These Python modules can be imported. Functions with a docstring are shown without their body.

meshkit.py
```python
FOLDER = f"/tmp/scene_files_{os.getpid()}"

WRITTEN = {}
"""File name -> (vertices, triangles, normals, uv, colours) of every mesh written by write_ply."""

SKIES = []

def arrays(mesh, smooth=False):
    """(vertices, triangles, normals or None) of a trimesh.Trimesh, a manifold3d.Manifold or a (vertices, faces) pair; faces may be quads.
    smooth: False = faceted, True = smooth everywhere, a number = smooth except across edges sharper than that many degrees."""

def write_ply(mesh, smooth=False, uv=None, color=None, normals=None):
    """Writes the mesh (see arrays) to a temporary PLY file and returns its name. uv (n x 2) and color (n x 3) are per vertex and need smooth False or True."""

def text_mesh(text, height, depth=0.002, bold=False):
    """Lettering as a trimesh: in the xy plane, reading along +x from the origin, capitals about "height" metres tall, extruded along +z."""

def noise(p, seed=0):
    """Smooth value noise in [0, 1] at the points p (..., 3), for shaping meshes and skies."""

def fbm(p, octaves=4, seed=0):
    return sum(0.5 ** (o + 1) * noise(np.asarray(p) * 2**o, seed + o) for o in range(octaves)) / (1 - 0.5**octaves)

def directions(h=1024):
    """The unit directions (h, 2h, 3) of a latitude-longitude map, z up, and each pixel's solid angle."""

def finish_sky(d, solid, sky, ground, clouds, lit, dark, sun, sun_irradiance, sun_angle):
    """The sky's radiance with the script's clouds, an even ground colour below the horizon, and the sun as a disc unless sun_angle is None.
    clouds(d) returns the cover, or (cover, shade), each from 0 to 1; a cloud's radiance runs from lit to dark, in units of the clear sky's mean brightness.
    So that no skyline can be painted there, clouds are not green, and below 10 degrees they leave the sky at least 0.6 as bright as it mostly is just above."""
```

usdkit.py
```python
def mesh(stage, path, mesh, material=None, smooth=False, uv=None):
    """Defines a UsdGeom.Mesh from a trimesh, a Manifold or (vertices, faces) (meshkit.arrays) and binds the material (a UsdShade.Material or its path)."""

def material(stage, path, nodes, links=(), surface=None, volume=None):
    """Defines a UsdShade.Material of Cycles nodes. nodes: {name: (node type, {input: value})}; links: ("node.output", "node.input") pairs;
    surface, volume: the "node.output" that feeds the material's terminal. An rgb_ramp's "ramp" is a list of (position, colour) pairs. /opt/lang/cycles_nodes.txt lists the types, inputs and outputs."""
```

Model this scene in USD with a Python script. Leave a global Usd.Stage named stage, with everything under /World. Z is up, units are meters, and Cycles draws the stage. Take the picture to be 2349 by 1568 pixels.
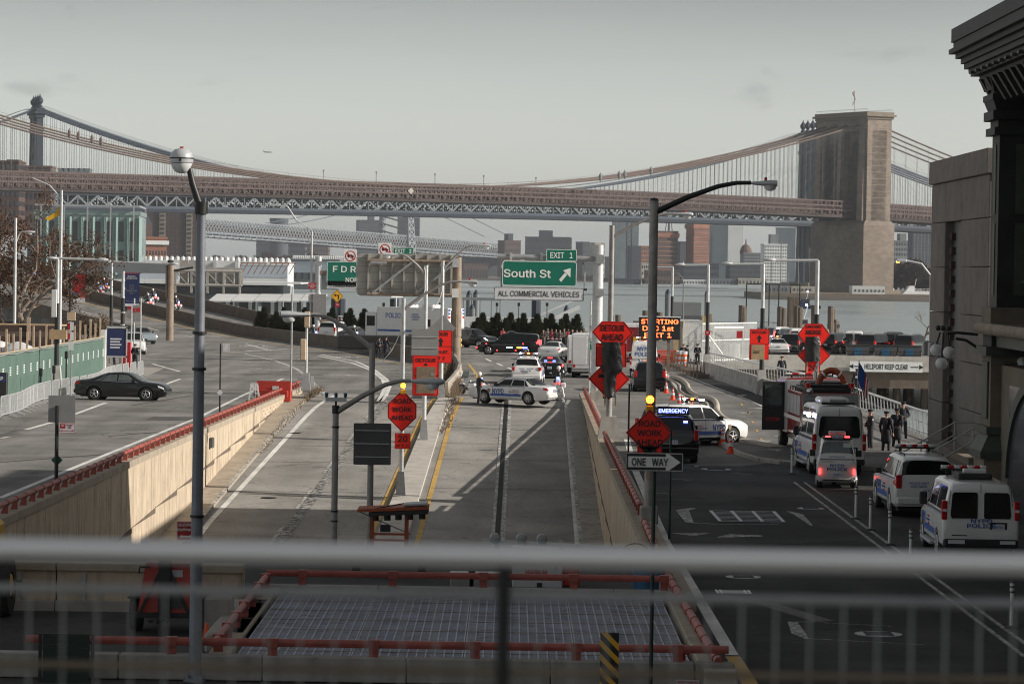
import math,random
import numpy as np,trimesh,usdkit,meshkit
from scipy.interpolate import PchipInterpolator
from shapely.geometry import Polygon,LineString,Point,box as sbox
from shapely.ops import unary_union
from pxr import Usd,UsdGeom,UsdShade,UsdLux,Sdf,Gf
random.seed(7)
RNG=np.random.default_rng(7)
stage=Usd.Stage.CreateInMemory()
UsdGeom.SetStageUpAxis(stage,'Z')
UsdGeom.SetStageMetersPerUnit(stage,1.0)
UsdGeom.Xform.Define(stage,'/World')
stage.SetDefaultPrim(stage.GetPrimAtPath('/World'))
UsdGeom.Scope.Define(stage,'/World/Looks')
FPX=7200.0
PITCH,ROLL,EYE=math.radians(1.321),math.radians(.9),7.5
cf=np.array([0,math.cos(PITCH),-math.sin(PITCH)])
cu0=np.array([0,math.sin(PITCH),math.cos(PITCH)])
cr0=np.array([1.0,0,0])
cr=cr0*math.cos(ROLL)+cu0*math.sin(ROLL)
cu=cu0*math.cos(ROLL)-cr0*math.sin(ROLL)
CAM=np.array([0,0,EYE])
cam=UsdGeom.Camera.Define(stage,'/World/camera')
cam.CreateHorizontalApertureAttr(36.0)
cam.CreateVerticalApertureAttr(36.0*683/1024)
cam.CreateFocalLengthAttr(36.0*FPX/2349)
cam.CreateFStopAttr(4.2)
cam.CreateFocusDistanceAttr(118.0)
cam.CreateClippingRangeAttr(Gf.Vec2f(.1,60000))
cam.CreateExposureAttr(1.25)
cam.AddTransformOp().Set(Gf.Matrix4d(*[float(x)for x in(*cr,0,*cu,0,*(-cf),0,*CAM,1)]))
SUN_EL,SUN_DIR=math.radians(25.5),np.array([1.0,-.2])
SUN_DIR=SUN_DIR/np.linalg.norm(SUN_DIR)
SUN_AZ=math.atan2(SUN_DIR[0],SUN_DIR[1])
usdkit.material(stage,'/World/Looks/sky',{'sky':('sky_texture',{'sky_type':'single_scattering','sun_disc':False,'sun_elevation':SUN_EL,'sun_rotation':SUN_AZ,'air_density':1.0,'aerosol_density':2.0,'ozone_density':1.0}),'grey':('hsv',{'saturation':.30,'value':1.0}),'tc':('texture_coordinate',{}),'map':('mapping',{'scale':(1.0,1.0,7.0)}),'n':('noise_texture',{'scale':2.6,'detail':6.0,'roughness':.55}),'sep':('separate_xyz',{}),'el':('map_range',{'range_type':'smoothstep','from_min':-.005,'from_max':.13,'to_min':.0,'to_max':.86,'clamp':True}),'nn':('map_range',{'from_min':.25,'from_max':.75,'to_min':.86,'to_max':1.10,'clamp':True}),'fac':('math',{'math_type':'multiply','use_clamp':True}),'map2':('mapping',{'scale':(1.0,1.0,3.2)}),'cn':('noise_texture',{'scale':15.0,'detail':7.0,'roughness':.55,'distortion':.3}),'cr':('map_range',{'range_type':'smoothstep','from_min':.60,'from_max':.72,'to_min':1.0,'to_max':.80,'clamp':True}),'cc':('combine_xyz',{}),'cm':('mix_color',{'blend_type':'multiply','fac':1.0,'use_clamp':False}),'mix':('mix_color',{'b':(.60,.595,.585),'use_clamp':False}),'warm':('mix_color',{'blend_type':'multiply','fac':1.0,'b':(.97,.985,.97),'use_clamp':False}),'bg':('background_shader',{'strength':.105})},[('sky.color','grey.color'),('tc.generated','map.vector'),('map.vector','n.vector'),('tc.generated','sep.vector'),('sep.z','el.value'),('n.fac','nn.value'),('el.result','fac.value1'),('nn.result','fac.value2'),('fac.value','mix.fac'),('grey.color','mix.a'),('mix.result','cm.a'),('tc.generated','map2.vector'),('map2.vector','cn.vector'),('cn.fac','cr.value'),('cr.result','cc.x'),('cr.result','cc.y'),('cr.result','cc.z'),('cc.vector','cm.b'),('cm.result','warm.a'),('warm.result','bg.color')],surface='bg.background')
dome=UsdLux.DomeLight.Define(stage,'/World/sky')
dome.CreateIntensityAttr(1.0)
UsdShade.MaterialBindingAPI.Apply(dome.GetPrim()).Bind(UsdShade.Material.Get(stage,'/World/Looks/sky'))
dome.GetPrim().SetCustomDataByKey('kind','structure')
dome.GetPrim().SetCustomDataByKey('label','hazy grey winter sky over the river')
sun=UsdLux.DistantLight.Define(stage,'/World/sun')
sun.CreateIntensityAttr(.58)
sun.CreateAngleAttr(.5)
sun.GetPrim().CreateAttribute('inputs:normalize',Sdf.ValueTypeNames.Bool).Set(True)
sun.CreateColorAttr(Gf.Vec3f(1.0,.93,.83))
_s=np.array([*(SUN_DIR*math.cos(SUN_EL)),math.sin(SUN_EL)])
_x=np.cross([0,0,1.0],_s);_x/=np.linalg.norm(_x);_y=np.cross(_s,_x)
sun.AddTransformOp().Set(Gf.Matrix4d(*[float(v)for v in(*_x,0,*_y,0,*_s,0,0,0,300,1)]))
def ray(px,py):
 return cf+(px-1174.5)/FPX*cr-(py-784)/FPX*cu
def G(px,py,z=.0):
 d=ray(px,py);t=(z-EYE)/d[2]
 return CAM+d*t
def D(px,py,Y):
 d=ray(px,py)
 return CAM+d*(Y/d[1])
def zat(py,Y,px=1174.5):return float(D(px,py,Y)[2])
def xat(px,Y,py=700):return float(D(px,py,Y)[0])
_names={}
def numbered(parent,name):
 k=(parent,name);n=_names.get(k,-1)+1;_names[k]=n
 return f'{parent}/{name}'if n==0 else f'{parent}/{name}_{n:03d}'
def data(p,**kw):
 for k,v in kw.items():
  if v:p.SetCustomDataByKey(k,v)
 return p
def thing(name,label=None,cat=None,loc=(0,0,0),rz=.0,group=None,kind=None,rx=.0,ry=.0):
 x=UsdGeom.Xform.Define(stage,numbered('/World',name))
 x.AddTranslateOp().Set(Gf.Vec3d(*map(float,loc)))
 x.AddRotateXYZOp().Set(Gf.Vec3f(float(rx),float(ry),float(rz)))
 return data(x.GetPrim(),label=label,category=cat,group=group,kind=kind)
def part(parent,name,mesh,mat,smooth=False,label=None,kind=None):
 base=str(parent.GetPath())if parent is not None else'/World'
 if isinstance(mesh,(list,)):mesh=cat(mesh)
 p=usdkit.mesh(stage,numbered(base,name),mesh,M[mat]if isinstance(mat,str)else mat,smooth).GetPrim()
 return data(p,label=label,kind=kind)
def solo(name,mesh,mat,label=None,cat_=None,group=None,kind=None,smooth=False):
 p=part(None,name,mesh,mat,smooth)
 return data(p,label=label,category=cat_,group=group,kind=kind)
def dup(root,loc,rz=.0,label=None,group=None,rx=.0,ry=.0,name=None,cat=None):
 was=root.GetCustomData()
 nm=name or root.GetName()
 if nm[-4:-3]=='_'and nm[-3:].isdigit():nm=nm[:-4]
 r=thing(nm,label or was.get('label'),cat or was.get('category'),loc,rz,group or was.get('group'),None,rx,ry)
 r.GetReferences().AddInternalReference(root.GetPath());r.SetInstanceable(True)
 return r
def cat(ms):
 vs,fs,n=[],[],0
 for m in ms:
  if m is None:continue
  v,f=(m if isinstance(m,tuple)else(np.asarray(m.vertices),np.asarray(m.faces)))
  v=np.asarray(v,float);f=np.asarray(f,int)
  if len(f)and f.shape[1]==4:f=np.vstack([f[:,[0,1,2]],f[:,[0,2,3]]])
  vs.append(v);fs.append(f+n);n+=len(v)
 return trimesh.Trimesh(np.vstack(vs),np.vstack(fs),process=False)
_BF=np.array([[0,3,2,1],[4,5,6,7],[0,1,5,4],[1,2,6,5],[2,3,7,6],[3,0,4,7]])
_BT=np.vstack([_BF[:,[0,1,2]],_BF[:,[0,2,3]]])
def bb(x0,x1,y0,y1,z0,z1):
 return(np.array([[x0,y0,z0],[x1,y0,z0],[x1,y1,z0],[x0,y1,z0],[x0,y0,z1],[x1,y0,z1],[x1,y1,z1],[x0,y1,z1]],float),_BT)
def bc(c,s):return bb(c[0]-s[0]/2,c[0]+s[0]/2,c[1]-s[1]/2,c[1]+s[1]/2,c[2]-s[2]/2,c[2]+s[2]/2)
def hexa(p8):return(np.asarray(p8,float),_BT)
def cb(x0,x1,y0,y1,z0,z1,b=.03):
 p=[]
 for sx in(0,1):
  for sy in(0,1):
   for sz in(0,1):
    X,Y,Z=(x1 if sx else x0),(y1 if sy else y0),(z1 if sz else z0)
    dx,dy,dz=(-b if sx else b),(-b if sy else b),(-b if sz else b)
    p+=[(X,Y+dy,Z+dz),(X+dx,Y,Z+dz),(X+dx,Y+dy,Z)]
 h=trimesh.convex.convex_hull(np.array(p))
 return(h.vertices,h.faces)
def frame_of(t):
 t=np.asarray(t,float);t=t/(np.linalg.norm(t)+1e-12)
 a=np.cross(t,[0,0,1.0]if abs(t[2])<.95 else[1.0,0,0]);a/=np.linalg.norm(a)
 return t,a,np.cross(t,a)
def cyl(p0,p1,r,n=10,r1=None,caps=True):
 p0,p1=np.asarray(p0,float),np.asarray(p1,float);r1=r if r1 is None else r1
 t,a,b=frame_of(p1-p0);an=np.arange(n)*2*math.pi/n
 ring=np.cos(an)[:,None]*a+np.sin(an)[:,None]*b
 v=np.vstack([p0+r*ring,p1+r1*ring]);i=np.arange(n);j=(i+1)%n
 f=np.vstack([np.c_[i,n+j,j],np.c_[i,n+i,n+j]])
 if caps:
  v=np.vstack([v,p0,p1]);f=np.vstack([f,np.c_[i,j,np.full(n,2*n)],np.c_[n+j,n+i,np.full(n,2*n+1)]])
 return(v,f)
def bar(p0,p1,w,h=None):
 p0,p1=np.asarray(p0,float),np.asarray(p1,float);h=h or w
 t,a,b=frame_of(p1-p0);a=a*w/2;b=b*h/2
 return hexa([p0-a-b,p0+a-b,p0+a+b,p0-a+b,p1-a-b,p1+a-b,p1+a+b,p1-a+b])
def tube(pts,r,n=8,caps=True):
 p=np.asarray(pts,float);k=len(p);rr=np.broadcast_to(np.asarray(r,float),(k,))
 t=np.gradient(p,axis=0);t/=np.linalg.norm(t,axis=1,keepdims=True)+1e-12
 a=frame_of(t[0])[1];an=np.arange(n)*2*math.pi/n;v=[]
 for q in range(k):
  a=a-t[q]*(a@t[q]);a/=np.linalg.norm(a)+1e-12;b=np.cross(t[q],a)
  v.append(p[q]+rr[q]*(np.cos(an)[:,None]*a+np.sin(an)[:,None]*b))
 v=np.vstack(v);f=[]
 i=np.arange(n);j=(i+1)%n
 for q in range(k-1):
  f+=[np.c_[q*n+i,q*n+j,(q+1)*n+j],np.c_[q*n+i,(q+1)*n+j,(q+1)*n+i]]
 if caps:
  m=len(v);v=np.vstack([v,p[0],p[-1]])
  f+=[np.c_[j,i,np.full(n,m)],np.c_[(k-1)*n+i,(k-1)*n+j,np.full(n,m+1)]]
 return(v,np.vstack(f))
def lathe(prof,n=16,o=(0,0,0),axis='z'):
 pr=np.asarray(prof,float);an=np.arange(n)*2*math.pi/n;k=len(pr)
 v=np.stack([pr[:,None,0]*np.cos(an),pr[:,None,0]*np.sin(an),np.repeat(pr[:,1:],n,1)],-1).reshape(-1,3)
 i=np.arange(n);j=(i+1)%n
 f=np.vstack([x for q in range(k-1)for x in(np.c_[q*n+i,q*n+j,(q+1)*n+j],np.c_[q*n+i,(q+1)*n+j,(q+1)*n+i])])
 if axis=='y':v=v[:,[0,2,1]]*[1,1,-1]
 if axis=='x':v=v[:,[2,0,1]]
 return(v+np.asarray(o,float),f)
def prism(poly,z0,z1):
 if not isinstance(poly,Polygon)and not hasattr(poly,'geoms'):poly=Polygon(poly)
 ms=[]
 for g in getattr(poly,'geoms',[poly]):
  if g.is_empty or g.area<1e-9:continue
  m=trimesh.creation.extrude_polygon(g,z1-z0,engine='earcut');m.apply_translation((0,0,z0));ms.append(m)
 return cat(ms)
def sheet(poly,z):
 ms=[]
 for g in getattr(poly,'geoms',[poly]):
  if g.is_empty or g.area<1e-9:continue
  v,f=trimesh.creation.triangulate_polygon(g,engine='earcut')
  v=np.asarray(v);f=np.asarray(f)
  ar=np.cross(v[f[:,1]]-v[f[:,0]],v[f[:,2]]-v[f[:,0]]);f[ar<0]=f[ar<0][:,::-1]
  ms.append((np.c_[v,np.full(len(v),z)],f))
 return cat(ms)
def vface(poly,th=.01):
 m=prism(poly,0,th);v=np.asarray(m.vertices)
 return(np.c_[v[:,0],v[:,2],v[:,1]],np.asarray(m.faces)[:,::-1])
def mv(m,d=(0,0,0),rz=.0,s=1.0,ry=.0,rx=.0):
 v,f=(m if isinstance(m,tuple)else(np.asarray(m.vertices),np.asarray(m.faces)));v=np.asarray(v,float)*s
 if rx:c,q=math.cos(rx),math.sin(rx);v=np.c_[v[:,0],c*v[:,1]-q*v[:,2],q*v[:,1]+c*v[:,2]]
 if ry:c,q=math.cos(ry),math.sin(ry);v=np.c_[c*v[:,0]+q*v[:,2],v[:,1],-q*v[:,0]+c*v[:,2]]
 if rz:c,q=math.cos(rz),math.sin(rz);v=np.c_[c*v[:,0]-q*v[:,1],q*v[:,0]+c*v[:,1],v[:,2]]
 return(v+np.asarray(d,float),f)
_txt={}
def text(s,h,bold=False,depth=.006,width=None):
 k=(s,bold)
 if k not in _txt:
  m=meshkit.text_mesh(s,1.0,.01,bold);v=np.asarray(m.vertices);v=v-[(v[:,0].min()+v[:,0].max())/2,.5,0]
  _txt[k]=(v,np.asarray(m.faces))
 v,f=_txt[k];v=v*[h,h,depth/.01]
 if width:v=v*[width/(np.ptp(v[:,0])+1e-9),1,1]
 return(np.c_[v[:,0],-v[:,2],v[:,1]],f)
def lines(rows,h,gap=1.5,**k):
 return cat([mv(text(r,h,**k),(0,0,((len(rows)-1)/2-i)*h*gap))for i,r in enumerate(rows)if r])
def rrect(w,h,r):
 return sbox(-w/2+r,-h/2+r,w/2-r,h/2-r).buffer(r,4)
M={}
def pm(name,col,rough=.6,metal=.0,var=.12,scale=4.0,bump=.0,bscale=60.0,world=False,spec=.5,emit=None,es=.0,coat=.0,stretch=None,var2=None,s2=.6,dirt=None):
 c=np.asarray(col,float)
 n={'p':('principled_bsdf',{'roughness':rough,'metallic':metal,'specular_ior_level':spec,'coat_weight':coat}),'g':('geometry',{}),'tc':('texture_coordinate',{})}
 src='g.position'if world else'tc.object';L=[]
 if stretch:n['mp']=('mapping',{'scale':stretch});L.append((src,'mp.vector'));src='mp.vector'
 n['n']=('noise_texture',{'scale':scale,'detail':5.0,'roughness':.6})
 n['r']=('rgb_ramp',{'ramp':[(.3,np.clip(c*(1-var),0,1)),(.7,np.clip(c*(1+var),0,1))]})
 L+=[(src,'n.vector'),('n.fac','r.fac')];out='r.color'
 if var2:
  n['n2']=('noise_texture',{'scale':s2,'detail':3.0,'roughness':.55})
  n['r2']=('rgb_ramp',{'ramp':[(.35,np.array([1-var2]*3)),(.65,np.array([1.0]*3))]})
  n['m2']=('mix_color',{'blend_type':'multiply','fac':1.0})
  L+=[('g.position'if world else'tc.object','n2.vector'),('n2.fac','r2.fac'),(out,'m2.a'),('r2.color','m2.b')];out='m2.result'
 if dirt is not None:
  n['n3']=('noise_texture',{'scale':1.7,'detail':6.0,'roughness':.7})
  n['r3']=('map_range',{'from_min':.52,'from_max':.72,'to_min':.0,'to_max':.75,'clamp':True})
  n['m3']=('mix_color',{'b':dirt})
  L+=[('g.position'if world else'tc.object','n3.vector'),('n3.fac','r3.value'),('r3.result','m3.fac'),(out,'m3.a')];out='m3.result'
 L.append((out,'p.base_color'))
 if bump:
  n['bn']=('noise_texture',{'scale':bscale,'detail':3.0});n['b']=('bump',{'strength':bump,'distance':.02})
  L+=[('g.position'if world else'tc.object','bn.vector'),('bn.fac','b.height'),('b.normal','p.normal')]
 if emit is not None:n['p'][1].update({'emission_color':emit,'emission_strength':es})
 M[name]=usdkit.material(stage,f'/World/Looks/{name}',n,L,surface='p.BSDF')
def asphalt(name,base,patch=.35,crack=.5,tint=(1,1,1),lanes=None):
 c=np.array(tint)*base
 n={'g':('geometry',{}),'p':('principled_bsdf',{'roughness':.88,'specular_ior_level':.3}),'f':('noise_texture',{'scale':9.0,'detail':8.0,'roughness':.75}),'fr':('rgb_ramp',{'ramp':[(.30,c*.72),(.5,c),(.72,c*1.3)]}),'mp':('mapping',{'scale':(.55,.05,1.0)}),'s':('noise_texture',{'scale':1.0,'detail':4.0}),'sr':('map_range',{'from_min':.3,'from_max':.7,'to_min':1-patch,'to_max':1+patch*.55,'clamp':True}),'l':('noise_texture',{'scale':.22,'detail':5.0,'distortion':.6}),'lr':('map_range',{'from_min':.36,'from_max':.64,'to_min':1-patch,'to_max':1+patch*.4,'clamp':True}),'mc':('mapping',{'scale':(.16,.055,1.0)}),'dn':('noise_texture',{'scale':.5,'detail':4.0}),'dm':('vector_math',{'math_type':'multiply_add','vector2':(2.2,2.2,.0)}),'v':('voronoi_texture',{'feature':'distance_to_edge','scale':1.0}),'vr':('map_range',{'from_min':.0,'from_max':.006,'to_min':1-crack,'to_max':1.0,'clamp':True}),'sp':('noise_texture',{'scale':.9,'detail':3.0,'roughness':.7}),'spr':('map_range',{'from_min':.60,'from_max':.70,'to_min':1.0,'to_max':.68,'clamp':True}),'x1':('math',{'math_type':'multiply'}),'x2':('math',{'math_type':'multiply'}),'x3':('math',{'math_type':'multiply'}),'cx':('combine_xyz',{}),'m':('mix_color',{'blend_type':'multiply','fac':1.0,'use_clamp':False}),'bn':('noise_texture',{'scale':30.0,'detail':4.0}),'b':('bump',{'strength':.35,'distance':.012})}
 L=[('g.position','f.vector'),('f.fac','fr.fac'),('g.position','mp.vector'),('mp.vector','s.vector'),('s.fac','sr.value'),('g.position','l.vector'),('l.fac','lr.value'),('g.position','dn.vector'),('dn.color','dm.vector1'),('g.position','dm.vector3'),('dm.vector','mc.vector'),('mc.vector','v.vector'),('v.distance','vr.value'),('g.position','sp.vector'),('sp.fac','spr.value'),('sr.result','x1.value1'),('lr.result','x1.value2'),('x1.value','x2.value1'),('vr.result','x2.value2'),('x2.value','x3.value1'),('spr.result','x3.value2'),('x3.value','cx.x'),('x3.value','cx.y'),('x3.value','cx.z'),('fr.color','m.a'),('cx.vector','m.b'),('m.result','p.base_color'),('g.position','bn.vector'),('bn.fac','b.height'),('b.normal','p.normal')]
 M[name]=usdkit.material(stage,f'/World/Looks/{name}',n,L,surface='p.BSDF')
def paint_mark(name,col,under,wear=.5,scale=3.0):
 n={'g':('geometry',{}),'p':('principled_bsdf',{'roughness':.75,'specular_ior_level':.3}),'n':('noise_texture',{'scale':scale,'detail':9.0,'roughness':.78}),'r':('map_range',{'from_min':wear-.06,'from_max':wear+.08,'to_min':.0,'to_max':1.0,'clamp':True}),'m':('mix_color',{'a':col,'b':under}),'n2':('noise_texture',{'scale':.5,'detail':3.0}),'r2':('map_range',{'from_min':.3,'from_max':.7,'to_min':.7,'to_max':1.05}),'cx':('combine_xyz',{}),'mm':('mix_color',{'blend_type':'multiply','fac':1.0})}
 M[name]=usdkit.material(stage,f'/World/Looks/{name}',n,[('g.position','n.vector'),('n.fac','r.value'),('r.result','m.fac'),('g.position','n2.vector'),('n2.fac','r2.value'),('r2.result','cx.x'),('r2.result','cx.y'),('r2.result','cx.z'),('m.result','mm.a'),('cx.vector','mm.b'),('mm.result','p.base_color')],surface='p.BSDF')
def concrete(name,col,streak=.45,stain=(.10,.085,.07),world=True,bump=.25):
 c=np.asarray(col,float);src='g.position'if world else'tc.object'
 n={'g':('geometry',{}),'tc':('texture_coordinate',{}),'p':('principled_bsdf',{'roughness':.85,'specular_ior_level':.3}),'n':('noise_texture',{'scale':1.1,'detail':8.0,'roughness':.68}),'r':('rgb_ramp',{'ramp':[(.28,c*.72),(.5,c),(.75,np.clip(c*1.22,0,1))]}),'mp':('mapping',{'scale':(2.2,2.2,.10)}),'s':('noise_texture',{'scale':1.0,'detail':6.0,'roughness':.65}),'sr':('map_range',{'from_min':.50,'from_max':.72,'to_min':.0,'to_max':streak,'clamp':True}),'m':('mix_color',{'b':stain}),'bn':('noise_texture',{'scale':22.0,'detail':5.0}),'b':('bump',{'strength':bump,'distance':.015})}
 M[name]=usdkit.material(stage,f'/World/Looks/{name}',n,[(src,'n.vector'),('n.fac','r.fac'),(src,'mp.vector'),('mp.vector','s.vector'),('s.fac','sr.value'),('sr.result','m.fac'),('r.color','m.a'),('m.result','p.base_color'),(src,'bn.vector'),('bn.fac','b.height'),('b.normal','p.normal')],surface='p.BSDF')
def emitter(name,col,s):
 M[name]=usdkit.material(stage,f'/World/Looks/{name}',{'p':('principled_bsdf',{'base_color':col,'roughness':.3,'emission_color':col,'emission_strength':s})},[],surface='p.BSDF')
def carpaint(name,col,metal=.0,dirty=.12,r0=.12,r1=.28):
 c=np.asarray(col,float)
 n={'tc':('texture_coordinate',{}),'n':('noise_texture',{'scale':1.4,'detail':6.0,'roughness':.65}),'sep':('separate_xyz',{}),'h':('map_range',{'from_min':.2,'from_max':1.0,'to_min':1.0,'to_max':.25,'clamp':True}),'r':('map_range',{'from_min':.35,'from_max':.75,'to_min':.0,'to_max':dirty*4,'clamp':True}),'x':('math',{'math_type':'multiply'}),'m':('mix_color',{'a':c,'b':(.16,.145,.125)}),'rr':('map_range',{'from_min':.3,'from_max':.7,'to_min':r0,'to_max':r1}),'p':('principled_bsdf',{'metallic':metal,'coat_weight':.5,'coat_roughness':.08})}
 M[name]=usdkit.material(stage,f'/World/Looks/{name}',n,[('tc.object','n.vector'),('n.fac','r.value'),('tc.object','sep.vector'),('sep.z','h.value'),('r.result','x.value1'),('h.result','x.value2'),('x.value','m.fac'),('m.result','p.base_color'),('n.fac','rr.value'),('rr.result','p.roughness')],surface='p.BSDF')
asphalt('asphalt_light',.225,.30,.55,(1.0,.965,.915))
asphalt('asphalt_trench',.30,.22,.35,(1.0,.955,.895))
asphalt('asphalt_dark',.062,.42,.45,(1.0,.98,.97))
asphalt('asphalt_path',.19,.3,.3,(1.0,.97,.94))
paint_mark('mark_white',(.78,.77,.74),(.16,.15,.14),.60)
paint_mark('mark_white_worn',(.68,.67,.64),(.12,.115,.11),.49,5.0)
paint_mark('mark_seam',(.55,.54,.52),(.05,.048,.045),.47,4.0)
paint_mark('mark_yellow',(.60,.38,.11),(.15,.14,.12),.60)
paint_mark('mark_tar',(.02,.02,.02),(.06,.06,.055),.62)
concrete('conc_wall',(.52,.43,.325),.8,(.13,.10,.075))
concrete('conc_cope',(.37,.315,.25),.35)
concrete('conc_grey',(.34,.325,.30),.4)
concrete('conc_brown',(.150,.118,.095),.35,(.07,.055,.045))
concrete('conc_slab',(.47,.44,.40),.15)
concrete('conc_barrier',(.42,.41,.40),.75,(.10,.095,.09))
concrete('stone_tan',(.28,.235,.185),.35,(.14,.115,.09))
concrete('precast',(.20,.178,.165),.18,(.13,.12,.11),bump=.1)
concrete('stone_dark',(.19,.16,.125),.3)
pm('red_steel',(.33,.080,.062),.5,var=.2,scale=3,world=True,dirt=(.16,.06,.045))
pm('red_steel_obj',(.42,.09,.06),.5,var=.2,scale=3)
pm('galv',(.36,.365,.375),.45,.35,var=.15,scale=6)
pm('galv_light',(.52,.53,.54),.45,.3,var=.12,scale=5)
pm('alu',(.62,.63,.64),.32,.75,var=.08,scale=9)
pm('pole_paint',(.20,.213,.245),.5,.2,var=.14,scale=5,bump=.05)
pm('pole_grey',(.32,.305,.295),.55,.2,var=.18,scale=5)
pm('rust_pole',(.25,.195,.15),.75,.0,var=.3,scale=1.2,dirt=(.14,.075,.04))
pm('black_steel',(.016,.017,.018),.45,var=.2)
pm('dark_green_steel',(.012,.028,.024),.5,var=.2)
pm('black_plastic',(.02,.02,.021),.55,var=.2)
pm('rubber',(.022,.021,.020),.8,var=.25)
pm('bag_black',(.012,.012,.013),.28,var=.3,scale=8,bump=.5,bscale=14)
pm('white_paint',(.72,.72,.71),.5,var=.06)
pm('sign_white',(.62,.63,.66),.5,var=.05,scale=2)
pm('sign_lamp',(.5,.52,.54),.35,.2,var=.06)
pm('sign_orange',(.95,.018,.008),.5,var=.05,scale=2)
pm('sign_red',(.42,.015,.025),.5,var=.08,scale=2)
pm('sign_green',(.006,.155,.105),.45,var=.06,scale=2)
pm('sign_yellow',(.78,.42,.02),.5,var=.06)
pm('sign_blue',(.018,.028,.095),.55,var=.1)
pm('sign_back',(.30,.295,.295),.5,.35,var=.10,scale=2)
pm('sign_back_dark',(.095,.095,.10),.5,.2,var=.12,scale=2)
pm('board_back',(.37,.355,.33),.6,.1,var=.12,scale=1.0,dirt=(.29,.25,.21))
pm('ink',(.012,.012,.013),.5,var=.05)
pm('letter_white',(.82,.82,.80),.45,var=.04)
pm('letter_blue',(.03,.10,.36),.4,var=.05)
pm('letter_red',(.48,.02,.03),.4,var=.05)
pm('plywood',(.40,.28,.16),.8,var=.2,scale=2)
pm('cardboard',(.20,.155,.11),.8,var=.3,scale=3)
pm('lumber',(.46,.35,.25),.8,var=.18,scale=2)
pm('timber_pile',(.125,.098,.078),.9,var=.35,scale=2,stretch=(3,3,.3))
pm('fence_green',(.088,.148,.122),.6,var=.10,scale=.8,world=True,var2=.15)
carpaint('car_white',(.74,.74,.74))
carpaint('car_black',(.004,.004,.005),dirty=.0,r0=.05,r1=.10)
carpaint('car_silver',(.36,.42,.47),.4)
carpaint('car_grey',(.10,.105,.115),.3)
carpaint('fire_red',(.20,.014,.016),dirty=.15)
pm('car_glass',(.008,.009,.010),.05,spec=.45,var=.1)
pm('car_glass_light',(.07,.085,.085),.06,spec=.8,var=.3)
pm('rim_alloy',(.6,.6,.61),.35,.4,var=.1)
pm('chrome',(.7,.7,.7),.12,1.0,var=.05)
pm('lens_red',(.42,.01,.012),.15,var=.1)
pm('lens_clear',(.65,.66,.66),.12,spec=.8,var=.1)
emitter('glow_red',(1.0,.03,.03),3.2)
emitter('glow_blue',(.10,.14,1.0),5.0)
emitter('glow_blue_white',(.55,.6,1.0),7.0)
emitter('glow_amber',(1.0,.30,.04),4.0)
emitter('glow_led',(1.0,.11,.03),2.2)
emitter('glow_led_blue',(.16,.2,1.0),3.0)
emitter('glow_green',(.05,1.0,.4),3.0)
emitter('glow_white',(1.0,.98,.9),3.5)
pm('skin',(.42,.25,.18),.55,var=.08)
pm('skin_dark',(.16,.09,.06),.55,var=.08)
pm('uniform',(.014,.016,.024),.75,var=.25,scale=9,bump=.3,bscale=18)
pm('leather',(.014,.014,.015),.3,var=.3,scale=9,bump=.5,bscale=16)
pm('coat_brown',(.09,.065,.05),.8,var=.2)
pm('coat_red',(.28,.04,.04),.8,var=.2)
pm('coat_grey',(.12,.12,.13),.8,var=.2)
pm('cone_orange',(.80,.07,.02),.5,var=.08)
pm('barrel_orange',(.75,.12,.03),.5,var=.08)
pm('machine_orange',(.36,.075,.025),.55,var=.2,scale=2,dirt=(.12,.05,.03))
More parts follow.
